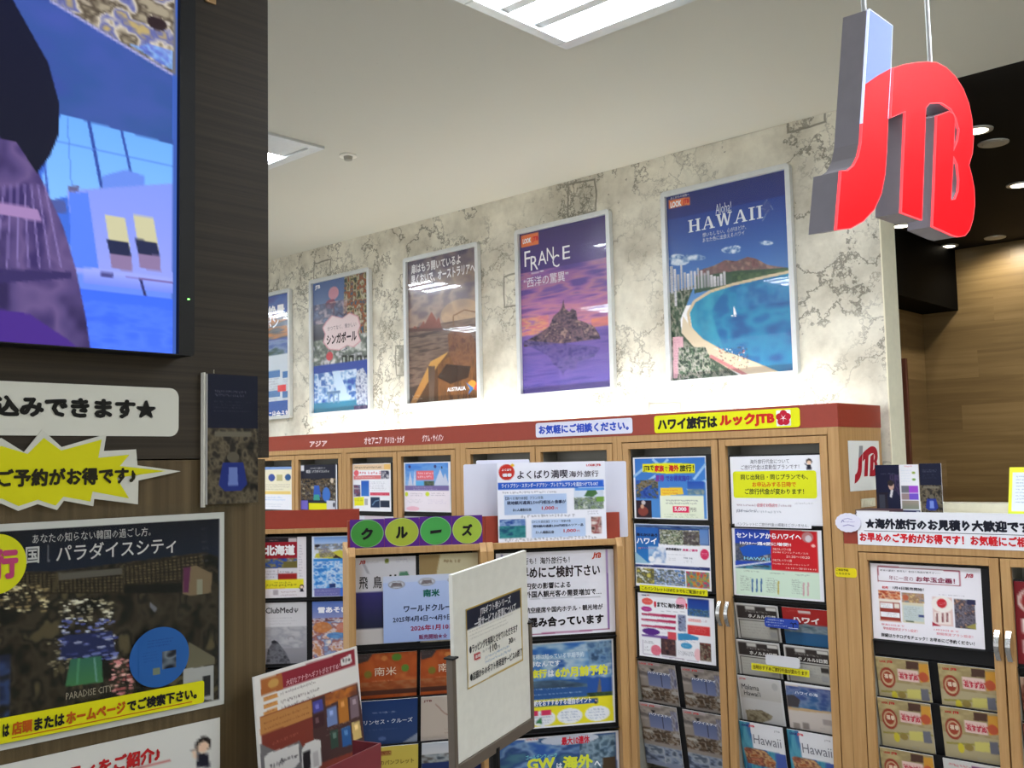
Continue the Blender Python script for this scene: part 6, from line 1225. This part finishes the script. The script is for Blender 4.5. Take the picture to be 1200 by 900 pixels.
c.r(28, 402, 250, 442, (226, 214, 40)); c.ln(90, 408, 180, 420, 1, (110, 100, 20), 3); c.ln(45, 420, 235, 438, 1, (110, 100, 20), 5); c.ln(225, 185, 240, 380, 12, (120, 110, 130), 6, .5, 0); c.r(85, 460, 112, 488, (170, 160, 166)); c.ln(125, 462, 225, 490, 2, (150, 120, 120), 7); fig(c, 240, 432, 22); c.ln(35, 445, 160, 455, 1, (206, 120, 60), 8)
lput('brochure', 'brochure with white characters on a red band and a yellow strip, beside the dark pillar', cr(305, 600, .2)(*Q), c, [('北海道', 32, 194, 204, 248, (240, 236, 236), .05)])
Q = [(285, 132), (520, 122), (520, 488), (285, 498)]
c = Cv(60, 84, (214, 222, 236), hom(Q)); c.r(298, 138, 496, 190, (110, 150, 210), (190, 206, 230)); c.r(298, 185, 496, 225, (206, 210, 220)); c.n(300, 180, 496, 205, [(190, 200, 216), (110, 120, 140), (160, 150, 130)], 3, 9, 3); c.p([(300, 262), (310, 235), (400, 225), (440, 210), (496, 240), (496, 268)], (196, 190, 70)); c.n(320, 205, 430, 265, [(150, 140, 150), (84, 76, 90), (190, 180, 120)], 4, 7, 6, al=.7, mk=c.inpoly([(320, 205), (350, 200), (390, 215), (430, 255), (330, 260)])); c.e(316, 190, 14, 8, (40, 36, 50)); c.p([(400, 262), (415, 240), (450, 262)], (60, 40, 30))
c.r(496, 140, 518, 268, (70, 110, 190)); c.r(295, 268, 518, 445, (50, 130, 206), (70, 140, 210)); c.n(295, 285, 518, 440, [(50, 120, 200), (110, 170, 226), (206, 220, 236), (70, 130, 206)], 5, 9, 8); c.r(380, 415, 414, 438, (36, 56, 110)); c.r(298, 445, 440, 488, (110, 110, 170)); c.r(440, 440, 518, 486, (60, 110, 206)); c.ln(305, 452, 430, 484, 2, (170, 170, 206), 6)
lput('brochure', 'bright blue brochure with a yellow meadow picture on top', cr(305, 600, .2)(*Q), c)
Q = [(27, 544), (264, 530), (266, 892), (32, 908)]
c = Cv(60, 84, (206, 204, 206), hom(Q)); c.r(28, 690, 266, 910, (170, 168, 172), (120, 118, 124)); c.n(28, 690, 266, 800, [(176, 174, 178), (150, 150, 156), (190, 188, 190)], 3, 4, 4, al=.7); c.p([(45, 910), (55, 820), (80, 775), (105, 770), (150, 830), (185, 905)], (70, 70, 76)); c.e(88, 774, 14, 9, (40, 40, 46)); c.n(28, 790, 180, 905, [(60, 60, 66), (110, 110, 116), (84, 84, 90)], 4, 6, 6, mk=c.inpoly([(45, 910), (55, 820), (80, 775), (105, 770), (150, 830), (185, 905)])); c.e(180, 748, 20, 14, (150, 146, 150)); c.e(180, 754, 13, 12, (176, 174, 178)); c.ln(60, 628, 215, 668, 3, (150, 146, 150), 5, .3)
lput('brochure', 'grey and white brochure with black lettering and a misty rock scene, beside the dark pillar', cr(305, 600, .2)(*Q), c, [('ClubMed', 38, 572, 188, 598, (40, 38, 44), .02), ('Ψ', 194, 570, 218, 596, (40, 38, 44), .02)])
Q = [(283, 528), (520, 518), (520, 882), (285, 892)]
c = Cv(60, 84, (84, 110, 170), hom(Q)); c.r(280, 525, 520, 650, (80, 110, 180), (150, 150, 190)); c.n(283, 630, 520, 665, [(130, 60, 50), (206, 206, 216), (110, 70, 70)], 3, 9, 3); c.r(280, 660, 520, 900, (206, 196, 196)); c.n(283, 650, 520, 890, [(190, 130, 90), (206, 200, 206), (150, 90, 80), (120, 140, 180), (226, 210, 196)], 4, 6, 8); c.e(340, 682, 52, 32, (196, 120, 60), .8); c.e(465, 682, 50, 34, (186, 110, 90), .8); c.e(415, 728, 52, 18, (70, 130, 190), .8)
lput('brochure', 'winter brochure in orange and blue with white brush lettering, behind the rack post', cr(305, 600, .2)(*Q), c, [('雪あそび', 314, 560, 484, 590, (236, 236, 240), .05)])
l0, _ = LEFT(313, 755, -.01); l1, _ = LEFT(408, 751, -.01); za = float(LEFT(360, 753, -.01)[1]); Pa, Pb = LEFT.at(l0, -.0001), LEFT.at(l1, -.0001)
# ================================================================ white board's notice, front display
Q = [(160, 245), (385, 175), (386, 470), (160, 580)]           # crop 500,640-740,900 x3.4625
nz = .0015; bw = BWD; 
Rm = Matrix.Translation(BP) @ Matrix.Rotation(BYAW, 4, 'Z') @ Matrix.Rotation(-BT, 4, 'X') @ Matrix.Rotation(-BR, 4, 'Y'); Ri = Rm.inverted()
def onboard(px, py):
    o = Ri @ Vector(EYE); d = Ri.to_3x3() @ Vector(ray(px, py)); k = -o.y / d.y; p = o + d * k; return p.x, p.z
qq = [onboard(*p) for p in cr(500, 640, .28881)(*Q)]
x0, x1 = (qq[0][0] + qq[3][0]) / 2, (qq[1][0] + qq[2][0]) / 2; z1_, z0_ = (qq[0][1] + qq[1][1]) / 2, (qq[2][1] + qq[3][1]) / 2
c = Cv(110, 84, (190, 160, 80), hom(Q)); c.p([(165, 251), (380, 186), (381, 463), (164, 570)], (236, 234, 226)); c.p([(165, 251), (380, 186), (380, 255), (165, 332)], (30, 36, 56)); c.ln(172, 335, 350, 312, 3, (150, 150, 150), 3, .4); c.p([(190, 432), (216, 424), (217, 450), (191, 459)], (180, 50, 50)); c.ln(225, 412, 300, 403, 1, (120, 120, 120), 4); c.ln(235, 440, 355, 425, 2, (120, 150, 190), 5, .6); c.ln(200, 545, 300, 524, 1, (150, 150, 150), 6)
T = [('JTBギフト券シリーズ', 218, 246, 342, 232, (226, 226, 232), .02), ('一部サービスの変更について', 194, 296, 362, 268, (226, 226, 232), .02), ('●ラッピングを有料とさせていただきます', 170, 408, 366, 355, (40, 40, 44), .02), ('110', 254, 400, 282, 418, (40, 40, 44), .02), ('円', 284, 404, 294, 414, (40, 40, 44)), ('30', 330, 378, 346, 394, (40, 40, 44), .02), ('円', 348, 380, 356, 390, (40, 40, 44)), ('新規', 194, 438, 214, 444, (240, 220, 216), .03), ('●店頭からのギフト券発送サービスの終了', 170, 520, 382, 446, (40, 40, 44), .02)]
T[0] = T[0][:1] + (218, 242, 342, 238) + T[0][5:]; T[1] = T[1][:1] + (194, 288, 362, 270) + T[1][5:]; T[2] = T[2][:1] + (170, 397, 366, 352) + T[2][5:]; T[8] = T[8][:1] + (170, 513, 382, 448) + T[8][5:]
o = sheet(x1 - x0, z1_ - z0_, c, T).build('notice_sheet', M['ink']); o.matrix_world = Rm @ Matrix.Translation(((x0 + x1) / 2, -.0004, z0_))
tag(o, 'gold-edged gift voucher notice stuck on the slanting white board', 'notice')
Rd = Matrix.Rotation(DYAW, 4, 'Z')
t = thing('display_stand', 'dark red leaflet box on a low stand in front of the orange brochures', 'display stand', (DP[0], DP[1], 0), DYAW)
sb = .77
MB().box(-.16, .17, -.115, .03, sb - .02, sb - .001).build('shelf', M['bronze'], t, bevel=.002)
MB().box(-.02, .02, -.06, -.02, .02, sb - .02).build('post', M['bronze'], t, bevel=.002); MB().lathe([(.17, 0), (.17, .015), (.03, .025)], (0, -.04, 0), 32).build('base', M['bronze'], t)
n_ = np.array([math.sin(DYAW), -math.cos(DYAW), 0]); e_ = np.array([math.cos(DYAW), math.sin(DYAW), 0])
d = ray(446.5, 870.7); pp = EYE + d * ((DP + n_ * .085 - EYE) @ n_) / (d @ n_); rx_ = float((pp - DP) @ e_); zt = float(pp[2])
mb = MB(); x0 = rx_ - .30
mb.box(x0, rx_, -.085, -.082, sb, zt).box(x0, x0 + .003, -.082, -.03, sb, zt + .0).box(rx_ - .003, rx_, -.082, -.03, sb, zt).box(x0, rx_, -.033, -.03, sb, zt - .03).box(x0, rx_, -.082, -.033, sb, sb + .003)
mb.build('leaflet_box', M['maroon'], t)
pm = PM(); pm.text('ギフト', rx_ - .075, zt - .09, rx_ - .02, zt - .07, -.0862, (170, 90, 100)); pm.build('lettering', M['ink'], t)
hm = hom([(28, 302), (708, 97), (826, 1628), (146, 2091)])
c = Cv(130, 180, (226, 222, 218), hm)
c.p([(75, 322), (690, 118), (696, 226), (80, 428)], (140, 36, 52)); c.p([(75, 322), (215, 276), (225, 384), (80, 428)], (170, 100, 50)); c.e(160, 345, 36, 30, (196, 150, 80)); c.p([(598, 190), (668, 150), (674, 208), (604, 232)], (226, 222, 222)); c.ln(606, 170, 668, 222, 1, (60, 50, 54), 3, .6, 0)
for k in range(3): y = 442 + k * 48; c.p([(95, y - 4), (185, y - 36), (190, y - 6), (98, y + 26)], (206, 146, 80)); c.ln(110, y - 14, 178, y - 12, 1, (150, 80, 40), k); c.ln(205, y - 46, 430 + 30 * (k == 1), y - 84, 1, (90, 76, 80), k + 5, .5, 0)
c.p([(72, 562), (710, 340), (790, 900), (110, 1160)], (124, 52, 40)); c.p([(72, 570), (410, 452), (415, 560), (75, 690)], (186, 128, 70)); c.ln(95, 590, 390, 555, 2, (110, 56, 30), 8, .35, 0)
c.p([(410, 452), (710, 345), (775, 760), (430, 880)], (70, 44, 44)); c.n(490, 340, 715, 520, [(190, 110, 40), (150, 84, 40), (110, 60, 40)], 3, 5, 5, mk=c.inpoly([(485, 425), (708, 350), (716, 410), (490, 500)]))
for pts, col in (([(415, 470), (480, 448), (488, 520), (420, 545)], (70, 70, 150)), ([(415, 560), (490, 535), (495, 620), (420, 645)], (60, 30, 36)), ([(508, 512), (572, 490), (580, 610), (514, 632)], (110, 130, 180)), ([(582, 455), (645, 434), (655, 590), (590, 612)], (176, 110, 40)), ([(658, 440), (712, 420), (722, 560), (668, 580)], (120, 100, 110)), ([(530, 660), (580, 642), (588, 760), (538, 778)], (44, 70, 60)), ([(604, 640), (662, 620), (672, 745), (612, 765)], (40, 90, 150)), ([(672, 605), (724, 588), (740, 700), (682, 722)], (206, 176, 110))): c.p(pts, col); x, y = pts[0]; c.p([(x + 18, y + 14), (x + 40, y + 6), (x + 44, y + 40), (x + 22, y + 48)], tuple(min(255, v + 50) for v in col))
c.ln(500, 640, 730, 612, 2, (160, 140, 140), 9, .25)
c.p([(72, 740), (180, 790), (330, 720), (420, 900), (430, 1300), (100, 1300)], (110, 108, 110)); c.p([(100, 830), (130, 800), (325, 740), (330, 860), (300, 900), (110, 960)], (216, 214, 210)); c.p([(345, 780), (370, 740), (430, 712), (468, 716), (476, 880), (350, 1000)], (220, 218, 214)); c.p([(352, 800), (400, 778), (404, 900), (356, 920)], (40, 36, 40)); c.r(418, 800, 460, 880, (190, 186, 184)); c.l([(205, 870), (215, 835), (228, 862)], 6, (50, 46, 50)); c.ln(130, 872, 320, 848, 1, (70, 66, 70), 11, .7, 0); c.ln(150, 722, 330, 690, 1, (206, 120, 110), 12, .4)
T = [('大切なアナタへギフトがおすすめ！', 238, 318, 595, 244, (226, 170, 180), .01)]
o = sheet(DW, DH, c, T, t=.003).build('display_poster', M['ink']); o.matrix_world = Matrix.Translation(tuple(DP)) @ Rd @ Matrix.Rotation(-DT, 4, 'X')
tag(o, 'gift catalogue poster with a maroon header, leaning above the dark red leaflet box', 'poster')

# ================================================================ the dark pillar: screen, signs, posters
def pil(px, py): P = onX(px, py, PX); return float(P[1]), float(P[2])
R90 = math.radians(90)
yr, zb = pil(210, 420.5); ysr, zsb = pil(191.8, 418)
TW, TH = .715, 1.25
t = thing('television', 'upright black television screen on the dark pillar showing a blue picture', 'television', (PX + .0005, yr - TW / 2, zb), R90)
sr = ysr - (yr - TW / 2); sl = -TW / 2 + .012; sbz = zsb - zb
MB().prism([rrect(-TW / 2, 0, TW / 2, TH, .004), [(sl, sbz), (sr, sbz), (sr, TH - .012), (sl, TH - .012)]], -.045, -.0).build('bezel', M['black'], t, bevel=.0015)
MB().box(sl, sr, -.03, -.001, sbz, TH - .012).build('back', M['black'], t)
ty0 = yr - TW / 2
def tvm(x, y):                                               # crop 0,0-240,440 x2.0458, read on the screen's plane
    P = onX(x * .4888, y * .4888, PX + .037); return (float(P[1]) - ty0 - sl) / (sr - sl), (zb + TH - .012 - float(P[2])) / (TH - .012 - sbz)
c = Cv(300, 420, (60, 90, 170), tvm)
c.r(-900, -1200, 410, 900, (50, 70, 150), (60, 110, 220)); c.r(-900, 430, 410, 870, (110, 140, 220), (70, 110, 240))
c.p([(-200, -300), (200, -60), (120, 0), (412, 175), (412, 345), (130, 272), (-100, 220)], (62, 72, 160), (40, 76, 130)); c.n(-100, -60, 412, 345, [(60, 70, 160), (50, 80, 150), (70, 84, 170)], 2, 3, 3, al=.5, mk=c.inpoly([(-200, -300), (120, 0), (412, 175), (412, 345), (130, 272), (-100, 220)]))
c.p([(120, 0), (420, 180), (420, -400), (-200, -400)], (100, 100, 110)); c.n(110, -200, 420, 185, [(150, 140, 120), (70, 60, 50), (200, 190, 170), (84, 90, 150), (170, 150, 100)], 3, 7, 9, mk=c.inpoly([(125, 0), (412, 172), (420, -200), (110, -200)])); c.l([(118, 0), (412, 178)], 5, (150, 150, 200)); c.e(375, 55, 24, 16, (40, 26, 30)); c.n(310, 90, 412, 165, [(90, 110, 200), (120, 170, 230), (70, 90, 190)], 9, 4, 3, al=.8, mk=c.inpoly([(330, 110), (412, 90), (412, 168), (300, 100)]))
c.p([(145, 272), (412, 345), (412, 452), (250, 450), (110, 480), (100, 420)], (100, 160, 240), (120, 176, 250)); c.l([(212, 290), (243, 450)], 8, (44, 70, 150)); c.l([(290, 312), (312, 410)], 6, (44, 70, 150)); c.l([(110, 330), (412, 395)], 2, (70, 110, 200)); c.l([(160, 280), (172, 470)], 2, (70, 110, 200)); c.l([(105, 380), (115, 470)], 5, (50, 80, 170)); c.p([(245, 420), (300, 405), (345, 420), (345, 450), (245, 450)], (96, 130, 220))
c.p([(160, 455), (412, 438), (412, 700), (180, 650)], (120, 140, 226), (140, 150, 230)); c.p([(165, 460), (210, 460), (235, 640), (170, 640)], (80, 120, 240)); c.p([(115, 475), (155, 478), (160, 510), (120, 508)], (70, 84, 150)); c.p([(160, 445), (190, 443), (185, 458), (165, 458)], (90, 90, 130))
for x in (250, 318): c.p([(x, 512), (x + 48, 520), (x + 62, 600), (x + 12, 590)], (190, 186, 150)); c.p([(x + 4, 570), (x + 56, 580), (x + 64, 612), (x + 12, 606)], (30, 36, 70)); c.p([(x + 12, 606), (x + 64, 612), (x + 66, 650), (x + 16, 640)], (130, 110, 150))
c.r(200, 640, 412, 700, (150, 160, 236), (110, 130, 236)); c.l([(335, 665), (350, 718)], 6, (40, 40, 90)); c.l([(300, 660), (412, 676)], 4, (110, 90, 150)); c.l([(240, 655), (270, 660)], 12, (70, 70, 130)); c.p([(190, 690), (412, 715), (412, 870), (200, 870)], (56, 100, 240), (70, 110, 250)); c.n(190, 715, 412, 850, [(60, 100, 236), (90, 130, 250), (50, 90, 226)], 6, 4, 8, al=.4)
c.p([(-300, 250), (0, 260), (60, 340), (95, 420), (150, 540), (180, 640), (205, 760), (218, 850), (218, 900), (-300, 900)], (70, 56, 110), (60, 50, 100)); vb = c.inpoly([(-300, 250), (0, 260), (60, 340), (95, 420), (150, 540), (180, 640), (205, 760), (218, 850), (218, 900), (-300, 900)])
c.n(-60, 260, 220, 880, [(42, 32, 76), (76, 62, 112), (96, 78, 126), (52, 40, 92)], 7, 3, 5, mk=vb); 
for k in range(7): c.l([(10 + k * 16, 440), (k * 26 - 10, 640)], 4, (120, 104, 160))
c.p([(-60, 470), (90, 500), (100, 530), (-60, 500)], (150, 120, 170)); c.p([(-60, 640), (170, 650), (170, 665), (-60, 680)], (50, 40, 90)); c.p([(-60, 730), (70, 750), (160, 810), (218, 860), (-60, 900)], (66, 38, 126))
c.p([(-300, -500), (20, -20), (70, 70), (115, 150), (142, 250), (140, 320), (120, 370), (88, 415), (40, 340), (-300, 250)], (14, 18, 50), (12, 14, 34))
pm = PM(); pm.pic(sl, sbz, sr, TH - .012, -.0365, c); pm.build('screen', M['screen'], t)
ly, lz_ = pil(203, 355); MB().box(ly - ty0 - .0015, ly - ty0 + .0015, -.0465, -.045, lz_ - zb - .001, lz_ - zb + .001).build('power_led', M['led'], t)
def ppost(name, lab, cat, y0, y1, z0, z1, cv, texts=(), logos=(), off=.0006, extra=None):
    return tag(sheet(y1 - y0, z1 - z0, cv, texts, logos=logos, extra=extra).build(name, M['ink'], None, (PX + off, (y0 + y1) / 2, z0), R90), lab, cat)
def pbox(o, x0, y0, x1, y1):                                 # text box from picture pixels on the pillar: tl, br
    A, B = pil(x0, y0), pil(x1, y1); return A[0], B[1], B[0], A[1]
# white rounded sign
y1, z1 = pil(208.5, 455.5); _, z0 = pil(207, 511.5); y0 = y1 - .66; pm = PM(); pm.slab([rrect(0, 0, y1 - y0, z1 - z0, .014)], -.002, 0, (226, 226, 216))
ya, za = pil(23, 463); yb, _ = pil(182, 480); per = (yb - ya) / 6.0; zt_, zl_ = pil(60, 461)[1], pil(140, 496)[1]
pm.text('お申込みできます★', yb - per * 9.05 - y0, zl_ - z0 + .006, yb - y0, zt_ - z0 - .004, -.0027, (24, 24, 22), .06)
tag(pm.build('paper_sign', M['ink'], None, (PX + .0005, y0, z0), R90), 'white rounded sign with heavy black lettering and a star under the television', 'sign')
# yellow starburst
def c2(pts): return [pil(x * .26667, 400 + y * .26667) for x, y in pts]
ow = c2([(100, 487), (180, 388), (265, 465), (462, 408), (450, 482), (592, 475), (598, 545), (788, 571), (602, 612), (600, 716), (408, 692), (404, 724), (275, 700), (245, 741), (160, 715), (75, 745), (0, 712), (-110, 750), (-260, 700), (-420, 716), (-400, 600), (-560, 560), (-400, 500), (-420, 430), (-250, 470), (-140, 400), (-60, 465), (0, 425)])
iw = c2([(115, 495), (186, 425), (262, 480), (440, 432), (425, 512), (562, 498), (520, 548), (722, 570), (505, 600), (560, 690), (400, 660), (390, 704), (272, 682), (238, 722), (160, 696), (75, 724), (0, 690), (-100, 728), (-250, 680), (-390, 690), (-370, 600), (-480, 560), (-370, 510), (-390, 450), (-240, 490), (-140, 425), (-60, 490), (0, 460)])
yo, zo = min(p[0] for p in ow), min(p[1] for p in ow); pm = PM()
pm.slab([[(a - yo, b - zo) for a, b in ow]], -.0015, 0, (220, 220, 210)); pm.slab([[(a - yo, b - zo) for a, b in iw]], -.0021, -.002, (224, 220, 20))
a, b, c_, d_ = pbox(0, 10, 545, 156, 572)
A, B = c2([(38, 548)])[0], c2([(588, 640)])[0]; per = (B[0] - A[0]) / 8.0; zA, zB = c2([(300, 556)])[0][1], c2([(300, 634)])[0][1]
pm.text('早めのご予約がお得です♪', B[0] - per * 12 - yo, zB - zo, B[0] - yo, zA - zo, -.0029, (40, 36, 20), .045)
tag(pm.build('starburst_sign', M['ink'], None, (PX + .003, yo, zo), R90), 'yellow starburst sign with a white edge overlapping the white sign on the pillar', 'sign')
# dark leaflet in a clear wall pocket
(y0, z1), (y1, _), (_, z0) = pil(238.5, 438.5), pil(297, 438), pil(266, 590)
tag(sheet(y1 - y0, z1 - z0, chapel(Cv(60, 110)), t=.006).build('leaflet', M['ink'], None, (PX + .006, (y0 + y1) / 2, z0), R90), 'dark narrow leaflet with a blue glowing hall in a clear pocket on the pillar', 'leaflet')
t = thing('leaflet_pocket', 'clear plastic wall pocket holding the dark leaflet on the pillar', 'holder', (PX + .0005, (y0 + y1) / 2, z0), R90); hw = (y1 - y0) / 2
MB().box(-hw - .005, -hw - .002, -.009, 0, -.004, z1 - z0 + .002).build('side_strip', M['white_plastic'], t); MB().box(hw + .001, hw + .003, -.02, 0, -.004, z1 - z0 - .05).build('side_wall', M['acrylic'], t); MB().box(-hw - .002, hw + .001, -.02, 0, -.005, -.0015).build('bottom', M['acrylic'], t)
MB().tube((-hw + .012, -.01, z1 - z0 + .001), (-hw + .012, -.01, z1 - z0 + .007), .0012, 8).build('hook', M['chrome'], t)
# night resort poster
y1, z1 = pil(262, 600); _, z0 = pil(258, 825.5); y0 = y1 - (z1 - z0) * 1.414
def pm_(x, y): P = onX(x * .27778, 600 + y * .27778, PX); return (float(P[1]) - y0) / (y1 - y0), (z1 - float(P[2])) / (z1 - z0)
c = Cv(240, 170, (216, 216, 212), pm_); A = pm_(920, 30); B = pm_(905, 790); u1, v0, v1 = A[0], A[1], B[1]
c.m = ID; c.r(1 - u1, v0, u1, v1, (14, 18, 30)); mk = (c.U > 1 - u1) & (c.U < u1) & (c.V > v0) & (c.V < v1); c.r(1 - u1, v0, u1, .36, (12, 16, 30), (26, 40, 66)); c.m = pm_
c.n(-600, 200, 915, 820, [(16, 14, 12), (40, 34, 26), (64, 56, 42), (24, 22, 20), (90, 80, 56)], 3, 20, 10, mk=mk & c.inpoly([(-700, 260), (240, 250), (860, 170), (915, 190), (915, 830), (-700, 1000)]))
for pts in ([(515, 228), (850, 172), (855, 290), (520, 310)], [(240, 255), (515, 235), (515, 345), (245, 345)], [(-300, 262), (238, 256), (240, 345), (-300, 350)]):
    c.p(pts, (50, 42, 30)); (xa, ya), (xb, yb), (xc_, yc), (xd, yd) = pts
    for k in range(1, 8): f = k / 8; c.l([(xa + (xd - xa) * f, ya + (yd - ya) * f), (xb + (xc_ - xb) * f, yb + (yc - yb) * f)], 4, (110, 96, 66))
    for k in range(int((xb - xa) / 18)): f = (k + .5) / ((xb - xa) / 18); c.l([(xa + (xb - xa) * f, ya + (yb - ya) * f), (xd + (xc_ - xd) * f, yd + (yc - yd) * f)], 6, (26, 22, 18))
c.p([(242, 258), (512, 238), (512, 262), (245, 290)], (96, 92, 84)); c.p([(520, 310), (780, 300), (780, 340), (520, 345)], (14, 12, 12)); c.p([(770, 240), (820, 225), (890, 260), (885, 340), (800, 355), (765, 345)], (130, 110, 84)); c.p([(770, 235), (800, 232), (790, 340), (768, 340)], (96, 40, 80)); c.r(825, 285, 850, 345, (150, 150, 130))
for x0_, x1_, ya_, yb_, k, pal in ((0, 200, 310, 420, 60, [(236, 222, 176), (150, 130, 90)]), (250, 470, 370, 460, 60, [(240, 236, 214), (170, 160, 130)]), (250, 480, 450, 620, 90, [(130, 140, 210), (206, 210, 236), (80, 90, 170)]), (200, 300, 520, 680, 24, [(120, 110, 90), (150, 140, 110)]), (465, 555, 620, 770, 60, [(230, 150, 150), (246, 190, 180), (170, 90, 90)]), (-500, 0, 330, 600, 80, [(150, 136, 100), (110, 96, 70)])): c.dots(x0_, ya_, x1_, yb_, k, pal, 4.5, k, 2.6)
c.p([(265, 520), (470, 500), (485, 600), (250, 620)], (36, 44, 90)); c.dots(250, 505, 490, 620, 40, [(120, 130, 200), (170, 176, 210), (60, 70, 140)], 5, 77, 3.5); c.p([(295, 620), (425, 605), (432, 715), (272, 735)], (50, 110, 90), (70, 130, 80)); c.l([(330, 615), (322, 725)], 10, (84, 150, 110)); c.l([(395, 612), (405, 715)], 8, (110, 160, 150)); c.p([(790, 545), (900, 610), (900, 640), (780, 660)], (110, 104, 84)); c.p([(630, 380), (660, 405), (650, 425), (628, 400)], (120, 120, 130)); c.p([(770, 660), (895, 645), (895, 790), (770, 790)], (180, 180, 178)); c.r(850, 690, 882, 770, (40, 40, 44)); c.n(-600, 690, 40, 860, [(30, 36, 60), (50, 70, 120), (30, 26, 24)], 8, 6, 3, mk=mk)
c.l([(203, 140), (203, 212)], 3, (196, 196, 196)); c.ln(845, 60, 870, 220, 6, (96, 100, 110), 4, .4, 0)
T = [('あなたの知らない韓国の過ごし方。', 133, 95, 632, 100, (200, 200, 200)), ('国', 105, 148, 162, 214, (206, 206, 206), .02), ('パラダイスシティ', 234, 140, 738, 170, (214, 214, 214), .01), ('PARADISE CITY', 270, 770, 470, 752, (170, 160, 140))]
T[0] = T[0][:1] + (133, 94, 632, 100) + T[0][5:]; T[3] = ('PARADISE CITY', 275, 762, 470, 756, (170, 160, 140))
ppost('poster_sheet', 'night resort poster with white lettering in a clear sleeve on the dark pillar', 'poster', y0, y1, z0, z1, c, T)
o = MB().box(y0 - .004, y1 + .016, -.0042, -.0034, z0 - .012, z1 + .016).build('poster_sleeve', M['acrylic'], None, (PX, 0, 0)); 
o.matrix_world = Matrix.Translation((PX, 0, 0)) @ Matrix.Rotation(R90, 4, 'Z'); tag(o, 'clear plastic sleeve over the night resort poster', 'sleeve')
# things stuck on the sleeve
def disc(name, lab, cx, cy, rx, ry, col, fn=None, off=.0048, s=.27778, oy=600):
    P = pil(cx * s, oy + cy * s); a = pil((cx + rx) * s, oy + cy * s)[0] - P[0]; b = P[1] - pil(cx * s, oy + (cy + ry) * s)[1]; pm = PM()
    pm.slab([[(a * math.cos(k * math.pi / 24), b * math.sin(k * math.pi / 24)) for k in range(48)]], -.0006, 0, col)
    if fn: fn(pm, a, b)
    return tag(pm.build(name, M['ink'], None, (PX + off, P[0], P[1]), R90), lab, 'sticker')
def blue(pm, a, b):
    c = Cv(60, 60, (40, 96, 170)); c.ln(.2, .06, .8, .26, 3, (30, 50, 110), 3, .45); c.ln(.1, .32, .5, .6, 4, (30, 56, 120), 4, .3); c.n(.55, .38, .88, .8, [(20, 24, 34), (60, 70, 84), (120, 130, 140), (34, 36, 44)], 5, 1, 2, octv=2); c.r(.33, .74, .5, .9, (120, 130, 110)); pm.pic(-a * .7, -b * .7, a * .7, b * .7, -.0012, c)
disc('round_sticker', 'round blue sticker on the right half of the night resort poster', 667, 610, 123, 126, (40, 96, 170), blue)
disc('round_sticker', 'round yellow sticker with magenta characters at the left edge of the night resort poster', -25, 220, 130, 128, (220, 222, 30), lambda pm, a, b: pm.text('旅行', -a * .92, -b * .52, a * .72, b * .5, -.0014, (196, 70, 120), .06))
y1s, z1s = pil(236.5, 796.5); _, z0s = pil(236.5, 822.5); y0s = y1s - .36; pm = PM(); pm.slab([rrect(0, 0, y1s - y0s, z1s - z0s, .004)], -.0008, 0, (226, 222, 20))
def p3(x, y): return pil(x * .35556, 580 + y * .35556)
for s, xa, xb, col in (('詳しく', -110, -8, BLK), ('は', 2, 24, BLK), ('店頭', 32, 100, (190, 90, 20)), ('または', 105, 205, BLK), ('ホームページ', 210, 405, (190, 90, 20)), ('でご検索下さい。', 410, 640, BLK)):
    hh = z1s - z0s; A, B = p3(xa, 740)[0], p3(xb, 740)[0]; pm.text(s, A - y0s, hh * .25, B - y0s, hh * .76, -.0016, col, .05)
A, B = p3(32, 740)[0], p3(625, 740)[0]; pm.slab([[(A - y0s, .0045), (B - y0s, .0045), (B - y0s, .0058), (A - y0s, .0058)]], -.0013, -.0012, (190, 90, 20))
tag(pm.build('notice_strip', M['ink'], None, (PX + .0062, y0s, z0s), R90), 'yellow strip with black and orange lettering along the foot of the night resort poster', 'notice')
# white sheet below
y1, z1 = pil(257, 840.5); z0 = z1 - .297; y0 = y1 - .42
def pw(x, y): P = onX(x * .35556, 580 + y * .35556, PX); return (float(P[1]) - y0) / .42, (z1 - float(P[2])) / .297
c = Cv(120, 90, (222, 222, 218), pw); fig(c, 664, 826, 52); c.l([(632, 842), (640, 870)], 12, (236, 206, 180)); c.m = ID; c.ln(.1, .35, .9, .9, 8, (110, 110, 116), 4, .4); c.r(.02, (z1 - pil(184, 893.5)[1]) / .297, .8, (z1 - pil(184, 895)[1]) / .297, (190, 40, 40)); c.m = pw
a, b = pw(160, 870)[0], pw(525, 850)[0]
pm = sheet(.42, .297, c); pm.text('パラダイスシティをご紹介♪', (b - .5) * .42 - (b - a) * .42 * 1.63, pil(184, 892)[1] - z0, (b - .5) * .42, pil(184, 873.5)[1] - z0, -.0024, (190, 36, 40), .05)
tag(pm.build('poster_sheet', M['ink'], None, (PX + .0006, (y0 + y1) / 2, z0), R90), 'white sheet with red lettering and a small suited figure at the bottom left corner', 'poster')
a, b = pil(240, 0), pil(252, 0); o = MB().box(a[0], b[0], -.003, 0, pil(246, 4)[1], pil(246, 4)[1] + .03).build('tape_tab', M['oak']); o.matrix_world = Matrix.Translation((PX + .0003, 0, 0)) @ Matrix.Rotation(R90, 4, 'Z'); tag(o, 'small tan tape tab high on the dark pillar beside the television', 'tape')
